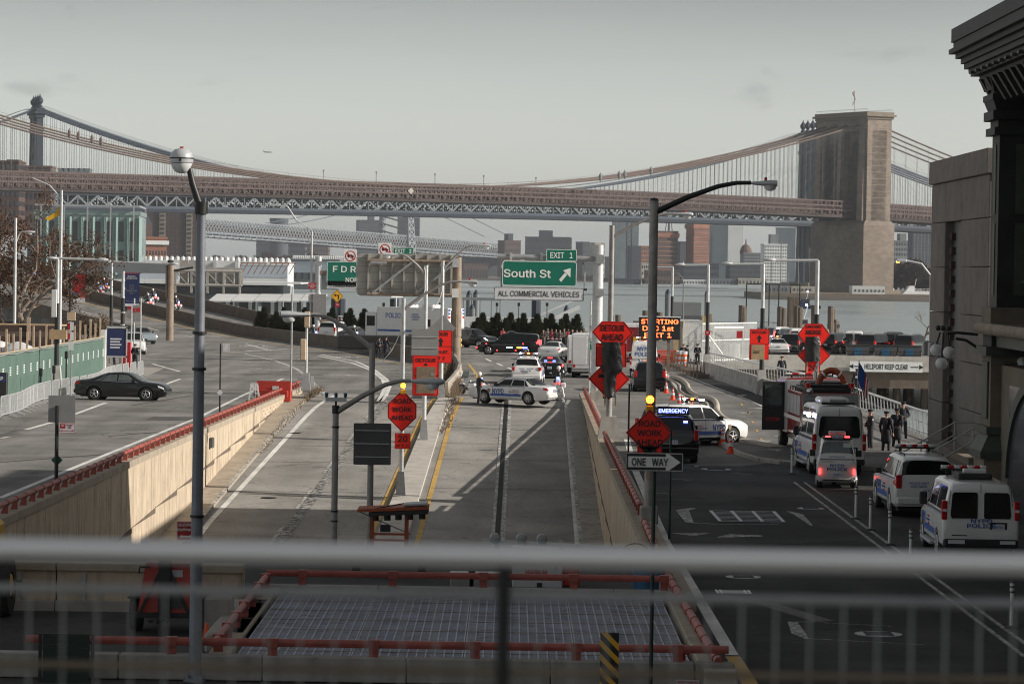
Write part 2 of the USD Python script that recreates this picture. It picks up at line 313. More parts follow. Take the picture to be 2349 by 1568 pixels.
pm('machine_red',(.42,.035,.022),.45,var=.15,scale=2)
pm('yellow_steel',(.60,.36,.05),.55,var=.12)
pm('hose_canvas',(.44,.40,.34),.85,var=.2,scale=4)
pm('bark',(.19,.15,.12),.9,var=.3,scale=6,stretch=(2,2,.5))
pm('drum_blue',(.02,.10,.20),.4,var=.15)
pm('steel_blue',(.085,.105,.135),.6,.1,var=.12,scale=.2,world=True)
pm('steel_blue_dark',(.028,.036,.052),.6,.1,var=.15,scale=.15,world=True)
pm('steel_pale',(.20,.22,.238),.6,.1,var=.12,scale=.1,world=True)
pm('bridge_brown',(.098,.066,.060),.75,var=.25,scale=.25,world=True)
pm('bridge_brown_dark',(.042,.030,.029),.75,var=.25,scale=.25,world=True)
pm('cable_tan',(.12,.085,.072),.7,var=.15,scale=.1,world=True)
pm('wire_grey',(.17,.18,.185),.6,var=.1,scale=.1,world=True)
pm('tower_stone',(.225,.185,.152),.9,var=.24,scale=.35,world=True,var2=.3,s2=.05,stretch=(1,1,2.2),bump=.4,bscale=.8)
pm('glass_teal',(.20,.275,.265),.15,spec=.7,var=.12,scale=.3,world=True)
pm('window_dark',(.045,.05,.06),.15,spec=.7,var=.3,scale=.3,world=True)
pm('brick_brown',(.075,.046,.038),.9,var=.2,scale=.3,world=True)
pm('brick_tan',(.25,.195,.15),.9,var=.15,scale=.3,world=True)
pm('bldg_slate',(.055,.062,.078),.8,var=.15,scale=.1,world=True)
pm('bldg_brown',(.115,.078,.068),.85,var=.2,scale=.1,world=True)
pm('bldg_rust',(.25,.115,.078),.85,var=.2,scale=.1,world=True)
pm('bldg_grey',(.155,.168,.178),.7,var=.15,scale=.1,world=True)
pm('bldg_blue',(.10,.128,.15),.35,var=.15,scale=.1,world=True)
pm('bldg_cream',(.36,.335,.29),.8,var=.12,scale=.1,world=True)
pm('bldg_white',(.60,.605,.61),.7,var=.08,scale=.1,world=True)
pm('roof_blue',(.42,.47,.53),.5,.2,var=.1,scale=.1,world=True)
pm('boat_blue',(.022,.03,.075),.4,var=.1)
pm('soil',(.12,.072,.05),.95,var=.3,scale=.8,world=True,bump=.8,bscale=2)
pm('ground_far',(.14,.12,.105),.95,var=.3,scale=.02,world=True)
pm('lens_frost',(.75,.76,.76),.25,spec=.6,var=.05)
pm('globe_white',(.66,.66,.67),.25,var=.05)
pm('iron_dark',(.020,.022,.020),.6,var=.35,scale=1.2,world=True)
pm('iron_green',(.060,.070,.055),.55,var=.25,scale=1.2,world=True)
pm('tarp_blue',(.05,.10,.28),.6,var=.2)
def leafmat(name,cols):
 n={'g':('geometry',{}),'r':('rgb_ramp',{'ramp':cols}),'d':('diffuse_bsdf',{}),'t':('translucent_bsdf',{}),'m':('mix_closure',{'fac':.3})}
 M[name]=usdkit.material(stage,f'/World/Looks/{name}',n,[('g.random_per_island','r.fac'),('r.color','d.color'),('r.color','t.color'),('d.BSDF','m.closure1'),('t.BSDF','m.closure2')],surface='m.closure')
leafmat('leaf_evergreen',[(0,(.045,.050,.026)),(.45,(.115,.110,.058)),(.8,(.22,.16,.09)),(1,(.32,.21,.12))])
leafmat('leaf_brown',[(0,(.10,.055,.035)),(.6,(.24,.13,.075)),(1,(.40,.20,.09))])
leafmat('leaf_dry',[(0,(.17,.13,.095)),(.6,(.30,.22,.16)),(1,(.40,.28,.19))])
leafmat('leaf_far',[(0,(.06,.04,.036)),(.6,(.11,.068,.058)),(1,(.15,.092,.075))])
WATER=-4.0
def lerpt(x,xs,ys):return float(np.interp(x,xs,ys))
def xl(y):return lerpt(y,[56,87,123,188],[-14.55,-14.15,-13.65,-12.35])
def xr(y):return lerpt(y,[56,72,128,184],[3.55,3.55,3.75,4.05])
def zt(y):
 if y>=186:return .0
 if y>=166:return-.062*(186-y)**2/40
 return-.062*(186-166)**2/40-.062*(166-y)
Y0,Y1=82.0,186.0
YS=np.linspace(Y0,Y1,27)
def skew(x,y):return x+.022*(y-124)
SHORE=[(60,60),(60,118),(40,137),(19.5,138),(19.3,145),(19.3,174),(18.7,196),(15.8,243),(13.6,262),(12.5,285),(9.5,322),(-10,352),(-42,392),(-75,470),(-150,800),(-240,1180),(-420,1900),(-560,2600),(-640,3200)]
LAND=Polygon([(-2500,-40),(60,-40)]+SHORE+[(-2500,3200)])
hole=Polygon([(xl(y)-.25,y)for y in YS]+[(xr(y)+.25,y)for y in YS[::-1]])
far_l=Polygon([(112,1392),(330,1392),(900,1480),(4000,2300),(4000,9000),(-5000,9000),(-5000,3330),(-640,3210),(250,3180),(420,2900),(300,2300),(170,1750),(125,1500)])
sea=sbox(-6000,-200,6000,9000).difference(LAND.buffer(-1.5)).difference(far_l.buffer(-3))
n={'g':('geometry',{}),'p':('principled_bsdf',{'base_color':(.27,.315,.325),'roughness':.3,'specular_ior_level':.5}),'mp':('mapping',{'scale':(.30,.11,1)}),'n':('noise_texture',{'scale':1.0,'detail':4.0,'roughness':.55,'distortion':.4}),'b':('bump',{'strength':.5,'distance':.08}),'mp2':('mapping',{'scale':(.012,.0030,1)}),'n2':('noise_texture',{'scale':1.0,'detail':4.0}),'rr':('map_range',{'from_min':.35,'from_max':.65,'to_min':.22,'to_max':.42,'clamp':True})}
M['water']=usdkit.material(stage,'/World/Looks/water',n,[('g.position','mp.vector'),('mp.vector','n.vector'),('n.fac','b.height'),('b.normal','p.normal'),('g.position','mp2.vector'),('mp2.vector','n2.vector'),('n2.fac','rr.value'),('rr.result','p.roughness')],surface='p.BSDF')
solo('river',sheet(sea,WATER),'water','grey rippled river between the two shores',kind='structure')
solo('ground',prism(LAND.difference(hole),-7,.0),'asphalt_light','worn grey asphalt of the wide intersection',kind='structure')
solo('far_shore',prism(far_l,-6,-2.2),'ground_far','far bank of the river',kind='structure')
def ribbon(pts,w,z,extra=.0):
 """A painted strip following pts (x, y) of width w, its height from z(y) or a number."""
 p=np.asarray(pts,float);q=[p[0]]
 for a,b in zip(p[:-1],p[1:]):
  k=max(1,int(np.linalg.norm(b-a)/4));q+=[a+(b-a)*(i+1)/k for i in range(k)]
 p=np.array(q);t=np.gradient(p,axis=0);t/=np.linalg.norm(t,axis=1,keepdims=True);nn=np.c_[-t[:,1],t[:,0]]
 ww=np.interp(np.linspace(0,1,len(p)),np.linspace(0,1,np.size(w)),np.atleast_1d(w))[:,None]/2
 zz=np.array([(z(y)if callable(z)else z)+extra for y in p[:,1]])
 v=np.vstack([np.c_[p+nn*ww,zz],np.c_[p-nn*ww,zz]]);k=len(p);i=np.arange(k-1)
 return(v,np.vstack([np.c_[i,i+k,i+1],np.c_[i+1,i+k,i+k+1]]))
def road_sheet(fa,fb,ys,z,extra=.0,nx=2):
 v,f=[],[]
 for y in ys:
  for k in range(nx+1):
   x=fa(y)+(fb(y)-fa(y))*k/nx;v.append((x,y,z(y)+extra))
 w=nx+1
 for i in range(len(ys)-1):
  for k in range(nx):
   a=i*w+k;f+=[(a,a+1,a+w+1),(a,a+w+1,a+w)]
 return(np.array(v),np.array(f))
solo('trench_road',road_sheet(lambda y:xl(y)-.2,lambda y:xr(y)+.2,YS,zt,-.01),'asphalt_trench','sunken grey roadway of the underpass ramp',kind='structure')
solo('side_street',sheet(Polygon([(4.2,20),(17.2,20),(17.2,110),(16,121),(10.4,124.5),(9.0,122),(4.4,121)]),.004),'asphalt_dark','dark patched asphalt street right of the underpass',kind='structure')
def slab_strip(fa,fb,ys,z,h):
 top=road_sheet(fa,fb,ys,z,h,1);ms=[top]
 for f_ in(fa,fb):
  v=np.array([(f_(y),y,z(y)+e)for y in ys for e in(-.05,h)]);k=np.arange(len(ys)-1)*2
  q=np.c_[k,k+2,k+3,k+1];ms.append((v,q if f_ is fa else q[:,::-1]))
 for y,flip in((ys[0],False),(ys[-1],True)):
  v=np.array([(fa(y),y,z(y)-.05),(fb(y),y,z(y)-.05),(fb(y),y,z(y)+h),(fa(y),y,z(y)+h)]);ms.append((v,np.array([[0,1,2,3]]if not flip else[[3,2,1,0]])))
 return cat(ms)
mda=lambda y:lerpt(y,[82,123,166,180],[-5.75,-5.25,-4.52,-4.15])
mdb=lambda y:lerpt(y,[82,123,166,180],[-4.30,-4.02,-3.62,-3.30])
md=thing('median_strip','raised pale concrete median between the two underpass ramps','median',kind='structure')
for a in np.arange(82,179,6.0):
 part(md,'slab',slab_strip(mda,mdb,np.linspace(a,min(a+5.96,180),5),zt,.16),'conc_slab')
lg=thing('ramp_ledge','low concrete ledge along the foot of the left ramp wall','curb',kind='structure')
for a in np.arange(82,180,7.0):
 part(lg,'ledge',slab_strip(lambda y:xl(y)-.1,lambda y:xl(y)+1.0,np.linspace(a,a+6.96,5),zt,.17),'conc_cope')
 part(lg,'ledge',slab_strip(lambda y:xr(y)-.85,lambda y:xr(y)+.1,np.linspace(a,a+6.96,5),zt,.15),'conc_grey')
mk=thing('ramp_markings','painted lane lines on the underpass ramps',kind='structure')
ysl=np.arange(83,185,5.0)
part(mk,'white_line',ribbon([(lerpt(y,[82,127,174,186],[-12.7,-12.25,-10.75,-10.2]),y)for y in ysl],.24,zt,.006),'mark_white')
part(mk,'white_line',ribbon([(lerpt(y,[82,123.5,177,186],[2.6,2.72,3.1,3.2]),y)for y in ysl],.24,zt,.006),'mark_white')
part(mk,'white_line',ribbon([(xr(y)-.9,y)for y in ysl],.14,lambda y:zt(y)+.15,.004),'mark_white_worn')
part(mk,'white_line',ribbon([(xl(y)+.97,y)for y in ysl],.16,lambda y:zt(y)+.17,.004),'mark_white_worn')
part(mk,'yellow_line',ribbon([(mda(y)-.30,y)for y in ysl],.22,zt,.006),'mark_yellow')
part(mk,'yellow_line',ribbon([(mdb(y)+.42,y)for y in ysl],.22,zt,.006),'mark_yellow')
cx=lambda y:lerpt(y,[82,123,174],[-.62,-.45,-.26])
part(mk,'joint_seam',ribbon([(cx(y)-.02,y)for y in ysl],.20,zt,.003),'mark_tar')
part(mk,'joint_seam',ribbon([(cx(y)-.20,y)for y in ysl],.13,zt,.006),'mark_white_worn')
part(mk,'joint_seam',ribbon([(cx(y)+.20,y)for y in ysl],.17,zt,.006),'mark_white_worn')
lx=lambda y:lerpt(y,[82,122,166,176],[-9.8,-9.15,-7.6,-7.2])
part(mk,'joint_seam',ribbon([(lx(y)+.15,y)for y in ysl],.45,zt,.003),'mark_seam')
for a in(84,96,108,120,132,144,156,167):
 part(mk,'lane_dash',ribbon([(lx(a)-.18,a),(lx(a+7)-.18,a+7)],.16,zt,.007),'mark_white_worn')
for y in(137.5,148,154.5,163):
 part(mk,'cross_seam',ribbon([(xl(y)+1.1,y),(-5.6,y+.1)],.07,zt,.008),'mark_tar')
 part(mk,'cross_seam',ribbon([(-3.5,y+2),(xr(y)-1,y+2.1)],.07,zt,.008),'mark_tar')
for x,y in((-10.4,135.5),(-8.2,121),(-11.0,160)):
 part(mk,'tar_patch',mv(sheet(Point(0,0).buffer(.35,6),0),(x,y,zt(y)+.007)),'mark_tar')
def wall_panel(f_,side,a,b,zb,ztop,th=.5):
 s=-1 if side=='l'else 1
 def p(y,o,z):return(f_(y)+s*o,y,z)
 return hexa([p(a,0,zb(a)),p(a,th,zb(a)),p(b,th,zb(b)),p(b,0,zb(b)),p(a,0,ztop),p(a,th,ztop),p(b,th,ztop),p(b,0,ztop)])if s>0 else hexa([p(a,th,zb(a)),p(a,0,zb(a)),p(b,0,zb(b)),p(b,th,zb(b)),p(a,th,ztop),p(a,0,ztop),p(b,0,ztop),p(b,th,ztop)])
for side,f_,y1,lab in(('l',xl,186,'long tan concrete retaining wall with vertical streaks on the left of the underpass ramp'),('r',xr,184,'tan concrete retaining wall in shade on the right of the underpass ramp')):
 w=thing('retaining_wall',lab,'wall')
 for a in np.arange(68.2,y1,6.6):
  b=min(a+6.57,y1)
  part(w,'wall_panel',wall_panel(f_,side,a,b,lambda y:zt(y)-.3,.12),'conc_wall')
  g2=(lambda y,f_=f_:f_(y)+(.06 if side=='l'else-.06))
  part(w,'coping',wall_panel(g2,side,a,b,lambda y:.125,.36,.62),'conc_cope')
  part(w,'form_joint',wall_panel(lambda y,f_=f_:f_(y)+(.02 if side=='l'else-.02),side,a,b,lambda y:zt(y)*.55-.02,zt(a)*.55,.04),'conc_brown')
 if side=='l':
  m=[]
  for r in range(7):
   for yy in np.arange(163,176,.9):m.append(bc((xl(yy)+.012,yy,-.05-.17*r-.0),(.03,.14,.04)))
  for r in range(3):pass
  part(w,'bolt_row',[q for i,q in enumerate(m)if i%2==0],'conc_brown',kind='stuff')
  part(w,'lamp_box',cb(xl(139)-.02,xl(139)+.18,138.7,139.3,-.6,-.15),'sign_back_dark')
def pipe_rail(label,pts,step=1.55,z0=.36,zc=.66,r=.075,inward=1,group='red pipe railings'):
 t=thing('pipe_railing',label,'railing')
 p=np.asarray(pts,float);P=np.c_[p,np.full(len(p),zc)]
 part(t,'pipe',tube(P,r,10),'red_steel',smooth=40)
 seg=np.r_[0,np.cumsum(np.linalg.norm(np.diff(p,axis=0),axis=1))]
 for s in np.arange(.4,seg[-1],step):
  x,y=np.interp(s,seg,p[:,0]),np.interp(s,seg,p[:,1])
  i=min(np.searchsorted(seg,s,'right')-1,len(p)-2);d=(p[i+1]-p[i])/(np.linalg.norm(p[i+1]-p[i])+1e-9);nn=np.array([-d[1],d[0]])*inward
  a=np.array([x,y]);o=d*.05
  q=[a-o-nn*.05,a+o-nn*.05,a+o+nn*.17,a-o+nn*.17]
  tp=[a-o-nn*.05,a+o-nn*.05,a+o+nn*.04,a-o+nn*.04]
  part(t,'bracket',hexa([(*v,z0-.02)for v in q]+[(*v,zc-.02)for v in tp]),'red_steel')
  part(t,'clamp',cyl((*(a-d*.045),zc),(*(a+d*.045),zc),r+.018,10),'red_steel')
 return t
pipe_rail('red pipe railing on the long left ramp wall',[(xl(y)-.16,y)for y in(70,87,105,123,145,166,186)],inward=1)
pipe_rail('red pipe railing on the right ramp wall beside the dark street',[(xr(y)+.20,y)for y in(91.8,105,120,132.6)],inward=-1)
pipe_rail('red pipe railing at the far end of the right ramp wall',[(xr(y)+.20,y)for y in(135.6,150,166,183)],inward=-1)
pipe_rail('red pipe railing with an open end next to the grating deck and the street',[(3.83,56.6),(3.70,72),(xr(88)+.2,88)],inward=1,z0=.1,zc=.48,r=.085)
solo('portal_roof',prism(Polygon([(-40,34),(4.4,34),(4.2,82),(3.3,82.05),(-14.3,82.05),(-14.35,68.6),(-40,68.6)]),-.45,.003),'asphalt_dark','dark paved roof over the tunnel mouth',kind='structure')
pw=thing('parapet_wall','low tan parapet wall behind the red light tower at lower left','wall')
for a in np.arange(-30,-5.7,4.05):
 part(pw,'wall_panel',bb(a,a+4.02,67.7,68.15,.0,.86),'conc_wall');part(pw,'coping',bb(a,a+4.02,67.62,68.22,.865,1.02),'conc_cope')
 part(pw,'plinth',bb(a,a+4.03,67.45,67.69,.0,.22),'conc_grey')
for x in(-13.2,-11.9,-10.6,-9.2):part(pw,'conduit',bb(x,x+.08,67.6,67.69,.2,.8),'galv'if x!=-11.9 else'black_steel')
for x in(-12.6,-11.2):part(pw,'conduit',cyl((x,67.6,.62),(x+.7,67.6,.62),.03,6),'black_steel')
dk=thing('grating_deck','raised vent deck of grey steel gratings with concrete curb in the foreground','vent deck')
DX0,DX1,DY0,DY1=-5.45,3.5,56.45,69.4
part(dk,'bed',bb(DX0+.2,DX1-.2,DY0+.2,DY1-.2,-.4,.16),'iron_dark')
for x0,x1,y0,y1 in((-9.6,4.1,DY0-.02,DY0+.30),(DX0,DX1,DY1-.28,DY1)):
 xs=np.arange(x0,x1,2.6)
 for a in xs:
  b=min(a+2.58,x1);part(dk,'curb',cb(a,b,y0,y1,.02,.47,.02),'conc_grey')
  if y0<60:part(dk,'front_panel',bb(a+.01,b-.01,y0+.05,y0+.28,-1.6,.0),'conc_wall')
for x0 in(DX0-.02,DX1-.02):
 for a in np.arange(DY0+.31,DY1-.3,3.1):part(dk,'curb',cb(x0,x0+.42,a,min(a+3.08,DY1-.29),.02,.42,.02),'conc_cope')
pm('grating',(.30,.315,.39),.4,.5,var=.25,scale=1.2,world=True,dirt=(.12,.085,.07))
gx=np.linspace(DX0+.45,DX1-.12,5);gy=np.linspace(DY0+.4,DY1-.32,8)
for i in range(4):
 for j in range(7):
  a,b,c,d=gx[i]+.02,gx[i+1]-.02,gy[j]+.03,gy[j+1]-.03;ms=[]
  for y in np.linspace(c,d,15):ms.append(bb(a,b,y-.022,y+.022,.27,.31))
  for x in np.linspace(a,b,13):ms.append(bb(x-.012,x+.012,c,d,.262,.318))
  part(dk,'grating',ms,'grating')
  part(dk,'grating_pan',bb(a,b,c,d,.20,.262),'grating')
for j in range(1,7):part(dk,'cross_beam',bb(gx[0],gx[-1],gy[j]-.022,gy[j]+.022,.2,.322),'rust_pole')
def low_rail(label,a,b,z0,zc,step):
 t=thing('pipe_railing',label,'railing');a,b=np.array(a),np.array(b);L=np.linalg.norm(b-a)
 part(t,'pipe',cyl((*a,zc),(*b,zc),.075,10),'red_steel',smooth=40)
 for s in np.arange(.8,L,step):
  q=a+(b-a)*s/L;part(t,'post',bc((q[0],q[1],(z0+zc)/2),(.17,.09,zc-z0)),'red_steel')
  part(t,'clamp',bc((q[0],q[1],zc),(.2,.17,.165)),'red_steel')
low_rail('red pipe rail along the far edge of the grating deck',(DX0+.1,DY1-.15),(DX1+.05,DY1-.15),.46,.72,2.0)
low_rail('red pipe rail along the near edge of the grating deck',(-8.7,DY0+.12),(4.0,DY0+.12),.46,.70,1.83)
low_rail('slanting red pipe rail on the left edge of the grating deck',(DX0+.15,DY0+.2),(DX0+.12,DY1-.2),.41,.66,1.9)
solo('wall_stub',cat([cb(-5.85,-5.05,60.4,66.6,.0,.42,.06),cb(-6.15,-5.62,63.4,64.4,.0,.78,.05)]),'conc_grey','sloping concrete block beside the left edge of the grating deck','concrete block')
sidep=thing('street_markings','painted lines and frames on the dark street',kind='structure')
part(sidep,'white_line',ribbon([(4.42,61.5),(4.36,87),(4.75,120),(5.2,140)],.26,.009),'mark_white')
part(sidep,'yellow_line',ribbon([(4.5,50),(4.42,61.3)],.3,.009),'mark_yellow')
for x in(10.25,10.62):
 part(sidep,'white_line',ribbon([(x,62),(x,84),(x,113)],.11,.009),'mark_white_worn')
a=[G(*p)[:2]for p in((1640,1180),(1785,1176),(1800,1198),(1632,1196))]
def quad(pts):return sheet(Polygon([tuple(p)for p in pts]),.009)
part(sidep,'worn_frame',ribbon([G(1590,1165)[:2],G(1565,1170)[:2],G(1582,1198)[:2],G(1645,1202)[:2],G(1790,1203)[:2]],[.25,.42,.25,.12,.1],.009),'mark_white_worn')
part(sidep,'worn_frame',ribbon([G(1808,1172)[:2],G(1832,1180)[:2],G(1862,1205)[:2]],[.15,.3,.08],.009),'mark_white_worn')
part(sidep,'worn_arrow',ribbon([G(1545,1222)[:2],G(1582,1226)[:2],G(1625,1222)[:2]],[.2,.9,.15],.009),'mark_white_worn')
part(sidep,'worn_arrow',ribbon([G(1648,1232)[:2],G(1690,1228)[:2],G(1748,1229)[:2]],[.1,.9,.4],.009),'mark_white_worn')
part(sidep,'worn_frame',ribbon([G(1890,1426)[:2],G(1818,1426)[:2],G(1832,1452)[:2],G(1850,1464)[:2],G(2000,1472)[:2],G(2120,1478)[:2]],[.05,.22,.3,.12,.06,.04],.009),'mark_white_worn')
part(sidep,'worn_frame',ribbon([G(1890,1428)[:2],G(2050,1436)[:2]],[.05,.03],.009),'mark_white_worn')
part(sidep,'tar_band',ribbon([G(1640,1363)[:2],G(1760,1385)[:2],G(1890,1424)[:2]],.5,.0065),'asphalt_light')
for p in((1520,1130),(1560,1098),(1700,1085),(1640,1075)):part(sidep,'worn_stripe',ribbon([G(p[0]-20,p[1])[:2],G(p[0]+25,p[1]+3)[:2]],.1,.009),'mark_white_worn')
def manhole(px,py,r,lab):
 c=G(px,py);t=thing('manhole_cover',lab,'manhole',c)
 part(t,'rim',lathe([(r+.08,.0),(r+.08,.013),(r,.013)],20),'galv');part(t,'cover',lathe([(r,.011),(r*.85,.016),(.001,.017)],20),'galv')
 for k in range(5):part(t,'rib',bb(-r*.7,r*.7,-r*.7+k*r*.35-.02,-r*.7+k*r*.35+.02,.012,.026),'black_steel')
for px,py,r,lab in((2015,1454,.42,'large patterned manhole cover inside a worn paint frame on the dark street'),(1705,1323,.36,'manhole cover just below the blurred handrail on the dark street'),(1643,1076,.5,'manhole cover in the street behind the one way sign'),(1860,1166,.36,'small manhole cover next to the white grid in the street'),(1577,1069,.36,'manhole cover in front of the black police vehicle')):manhole(px,py,r,lab)
gr=thing('street_grate','rectangular white grid of a vent grate set in the dark street','grate',(0,0,0))
q=[G(*p)for p in((1630,1172),(1775,1174),(1798,1198),(1652,1196))]
def gl(u,v):return(q[0]*(1-u)+q[1]*u)*(1-v)+(q[3]*(1-u)+q[2]*u)*v
for u in np.linspace(0,1,4):part(gr,'frame_bar',bar(gl(u,0)+[0,0,.02],gl(u,1)+[0,0,.02],.10,.02),'galv_light')
for v in np.linspace(0,1,9):part(gr,'cross_bar',bar(gl(0,v)+[0,0,.018],gl(1,v)+[0,0,.018],.09,.015),'galv')
g2=thing('street_grate','small pale utility cover near the white line on the dark street','grate',G(1682,1358))
part(g2,'plate',bb(-.36,.36,-.35,.35,.006,.018),'galv');[part(g2,'frame_bar',bb(x,x+.05,-.4,.4,.018,.024),'letter_white')for x in(-.41,-.31,.26,.36)]
g3=thing('street_grate','long dark grate in the left street beyond the ramp wall','grate',G(395,960))
for k in range(4):part(g3,'frame_bar',bb(-1.1,1.1,-1.5+k,-1.38+k,.005,.02),'sign_back_dark')
curb=[G(*p)[:2]for p in((1530,862),(1560,905),(1600,955),(1640,1010),(1690,1042),(1740,1058),(1800,1066),(1860,1070))]+[np.array((11.6,121.0)),np.array((13.5,121.0)),np.array((16.5,119))]
walkp=Polygon([tuple(p)for p in curb]+[(17.2,60),(60,60),(60,118),(40,137),(19.4,137.9),(19.2,145),(19.2,174),(18.6,196),(15.7,243),(13.5,262),(11.2,262)])
walkp=walkp.buffer(0)
solo('waterfront_path',prism(walkp,-.2,.13),'asphalt_path','grey bike path and promenade along the river',kind='structure')
cbm=thing('curb','pale curb along the edge of the bike path','curb',kind='structure')
cl=LineString([tuple(p)for p in curb]);L=cl.length;s=0
while s<L-.2:
 a,b=cl.interpolate(s),cl.interpolate(min(s+1.78,L));part(cbm,'curb_stone',bar((a.x,a.y,.045),(b.x,b.y,.045),.2,.22),'conc_slab');s+=1.8
pmk=thing('path_markings','white and yellow paint on the bike path',kind='structure')
part(pmk,'white_line',ribbon([G(*p,.13)[:2]for p in((1575,862),(1640,888),(1720,918),(1800,955),(1850,985))],.14,.138),'mark_white')
for px,py in((1690,905),(1735,935),(1700,945),(1760,965),(1745,1010),(1790,1000),(1770,1030)):
 part(pmk,'worn_symbol',ribbon([G(px-16,py,.13)[:2],G(px,py+2,.13)[:2],G(px+22,py,.13)[:2]],[.2,1.6,.2],.138),'mark_white_worn')
for px,py in((1700,925),(1715,945),(1725,965),(1735,985),(1745,1005)):
 part(pmk,'yellow_dash',ribbon([G(px,py,.13)[:2],G(px+3,py+5,.13)[:2]],.1,.138),'mark_yellow')
part(pmk,'dark_band',ribbon([G(1635,882,.13)[:2],G(1720,905,.13)[:2],G(1790,930,.13)[:2]],[1.2,2.2,1.6],.135),'asphalt_dark')
def z2(x,y):return((600+x/3.267)/1.0643,(760+y/3.267)/1.0643)
im=thing('intersection_markings','white lines, dashes and arrows on the wide intersection',kind='structure')
def gl2(pts):return[G(*p)[:2]for p in pts]
part(im,'white_line',ribbon(gl2(((0,1142),(200,1060),(456,957),(560,905),(650,868))),.22,.009),'mark_white')
for pts in(((60,985),(121,968)),((171,950),(244,923)),((380,881),(413,869)),((349,834),(412,852)),((0,1005),(20,1002)),((1115,823),(1127,829)),((1140,833),(1152,839)),((1165,843),(1176,848)),((1187,849),(1200,854)),((1150,805),(1190,812))):
 part(im,'lane_dash',ribbon(gl2(pts),.24,.009),'mark_white')
for off in(0,32):
 part(im,'double_line',ribbon(gl2([z2(*p)for p in((580+off*.7,355-off*.3),(850+off,412-off*.4),(1000+off,470),(1090+off,540),(1115+off,600),(1085+off,670),(1060+off*.6,715))]),.26,.009),'mark_white')
pts=gl2([z2(*p)for p in((0,340),(230,390),(400,455),(490,520),(545,580),(640,668))]);ln=LineString(pts)
for s in np.arange(0,ln.length-1.0,2.0):
 a,b=ln.interpolate(s),ln.interpolate(s+1.1);part(im,'dotted_line',ribbon([(a.x,a.y),(b.x,b.y)],.3,.009),'mark_white')
part(im,'stop_bar',ribbon(gl2([z2(0,318),z2(330,300)]),.35,.009),'mark_white');part(im,'white_line',ribbon(gl2([z2(0,260),z2(200,312)]),.2,.009),'mark_white')
arrow=Polygon([(-1.3,-.35),(.2,-.35),(.2,-1.3),(1.5,.1),(.2,1.5),(.2,.5),(-1.3,.35)])
for(x,y,fl)in((770,508,1),(150,456,-1),(480,382,-1),(1230,485,1),(60,405,-1),(1290,300,1)):
 c=G(*z2(x,y));part(im,'arrow',mv(sheet(arrow,.009),(c[0],c[1],0),rz=0 if fl>0 else math.pi),'mark_white_worn')
t=mv(text('ONLY',2.6,depth=.002,width=2.6),(0,0,0),rx=-math.pi/2)
for(x,y)in((800,365),(60,275)):
 c=G(*z2(x,y));part(im,'word',mv(t,(c[0],c[1],.008)),'mark_white')
for p in(((560,860),(700,850),(880,845)),((250,1000),(420,985),(600,930)),((300,930),(480,900)),((0,1060),(260,1040)),((980,870),(1330,880)),((720,900),(950,905))):
 part(im,'tar_seam',ribbon(gl2(p),.14,.006),'mark_tar')
part(im,'yellow_line',ribbon(gl2([z2(*p)for p in((0,222),(240,262),(640,318),(900,350),(1060,385),(1330,440))]),.16,.009),'mark_yellow')
part(im,'yellow_line',ribbon(gl2(((1075,835),(1095,860),(1098,885))),.2,.009),'mark_yellow')
VU=np.array([-.475,.88]);VN=np.array([.88,.475])
MID=[(-4.6,243),(-8.2,256),(-12.2,276),(-20,304),(-26,325)]+[tuple(np.array((-26,325))+VU*s)for s in range(12,300,12)]
MID=np.array(MID,float);MS=np.r_[0,np.cumsum(np.linalg.norm(np.diff(MID,axis=0),axis=1))];SREF=MS[4]
def vz(s):
 s=s-SREF+3
 return .0 if s<=0 else(.068*s*s/24 if s<12 else .068*(s-6))
def off(o,s):
 p=np.array([np.interp(s,MS,MID[:,0]),np.interp(s,MS,MID[:,1])]);e=1.0
 d=np.array([np.interp(s+e,MS,MID[:,0]),np.interp(s+e,MS,MID[:,1])])-np.array([np.interp(s-e,MS,MID[:,0]),np.interp(s-e,MS,MID[:,1])])
 d/=np.linalg.norm(d)+1e-9;return p+np.array([d[1],-d[0]])*o
SS=np.r_[np.arange(SREF-4,MS[-1]-4,6.0)]
def vstrip(o0,o1,ss,e0=.0,down=None):
 v,f=[],[]
 for s in ss:
  a,b=off(o0,s),off(o1,s);z=vz(s)+e0;v+=[(*a,z),(*b,z)]+([(*a,down),(*b,down)]if down is not None else[])
 w=4 if down is not None else 2
 for i in range(len(ss)-1):
  a,b=i*w,(i+1)*w;f.append((a,a+1,b+1,b))
  if down is not None:f+=[(a+2,a,b,b+2),(a+1,a+3,b+3,b+1)]
 return(np.array(v),np.array(f))
solo('viaduct_ramp',vstrip(-13.3,9.3,SS,.0,-.5),'asphalt_light','grey roadway rising to the left onto the viaduct',kind='structure')
def barrier(name,label,o,s0,s1,h,step,mat='conc_brown',th=.35,kind=None):
 t=thing(name,label,'barrier')
 for a in np.arange(s0,s1,step):
  b=min(a+step-.05,s1);P=[]
  for s in(a,b):
   z=vz(s);P.append([(*off(o-th/2-.1,s),z-.3),(*off(o+th/2+.1,s),z-.3),(*off(o+th/2-.06,s),z+h),(*off(o-th/2+.06,s),z+h)])
  part(t,'barrier_segment',hexa([P[0][0],P[0][1],P[1][1],P[1][0],P[0][3],P[0][2],P[1][2],P[1][3]]),mat)
 return t
barrier('road_barrier','brown concrete barrier in the middle of the viaduct ramp',.0,2.0,MS[-1]-8,1.1,6.0)
barrier('road_barrier','brown concrete parapet on the river side of the viaduct ramp',9.2,SREF-36,MS[-1]-8,1.15,6.0)
barrier('road_barrier','brown concrete wall on the near side of the viaduct ramp',-13.2,SREF-9,MS[-1]-8,1.05,6.0)
vm=thing('viaduct_markings','yellow and white lane lines on the viaduct ramp',kind='structure')
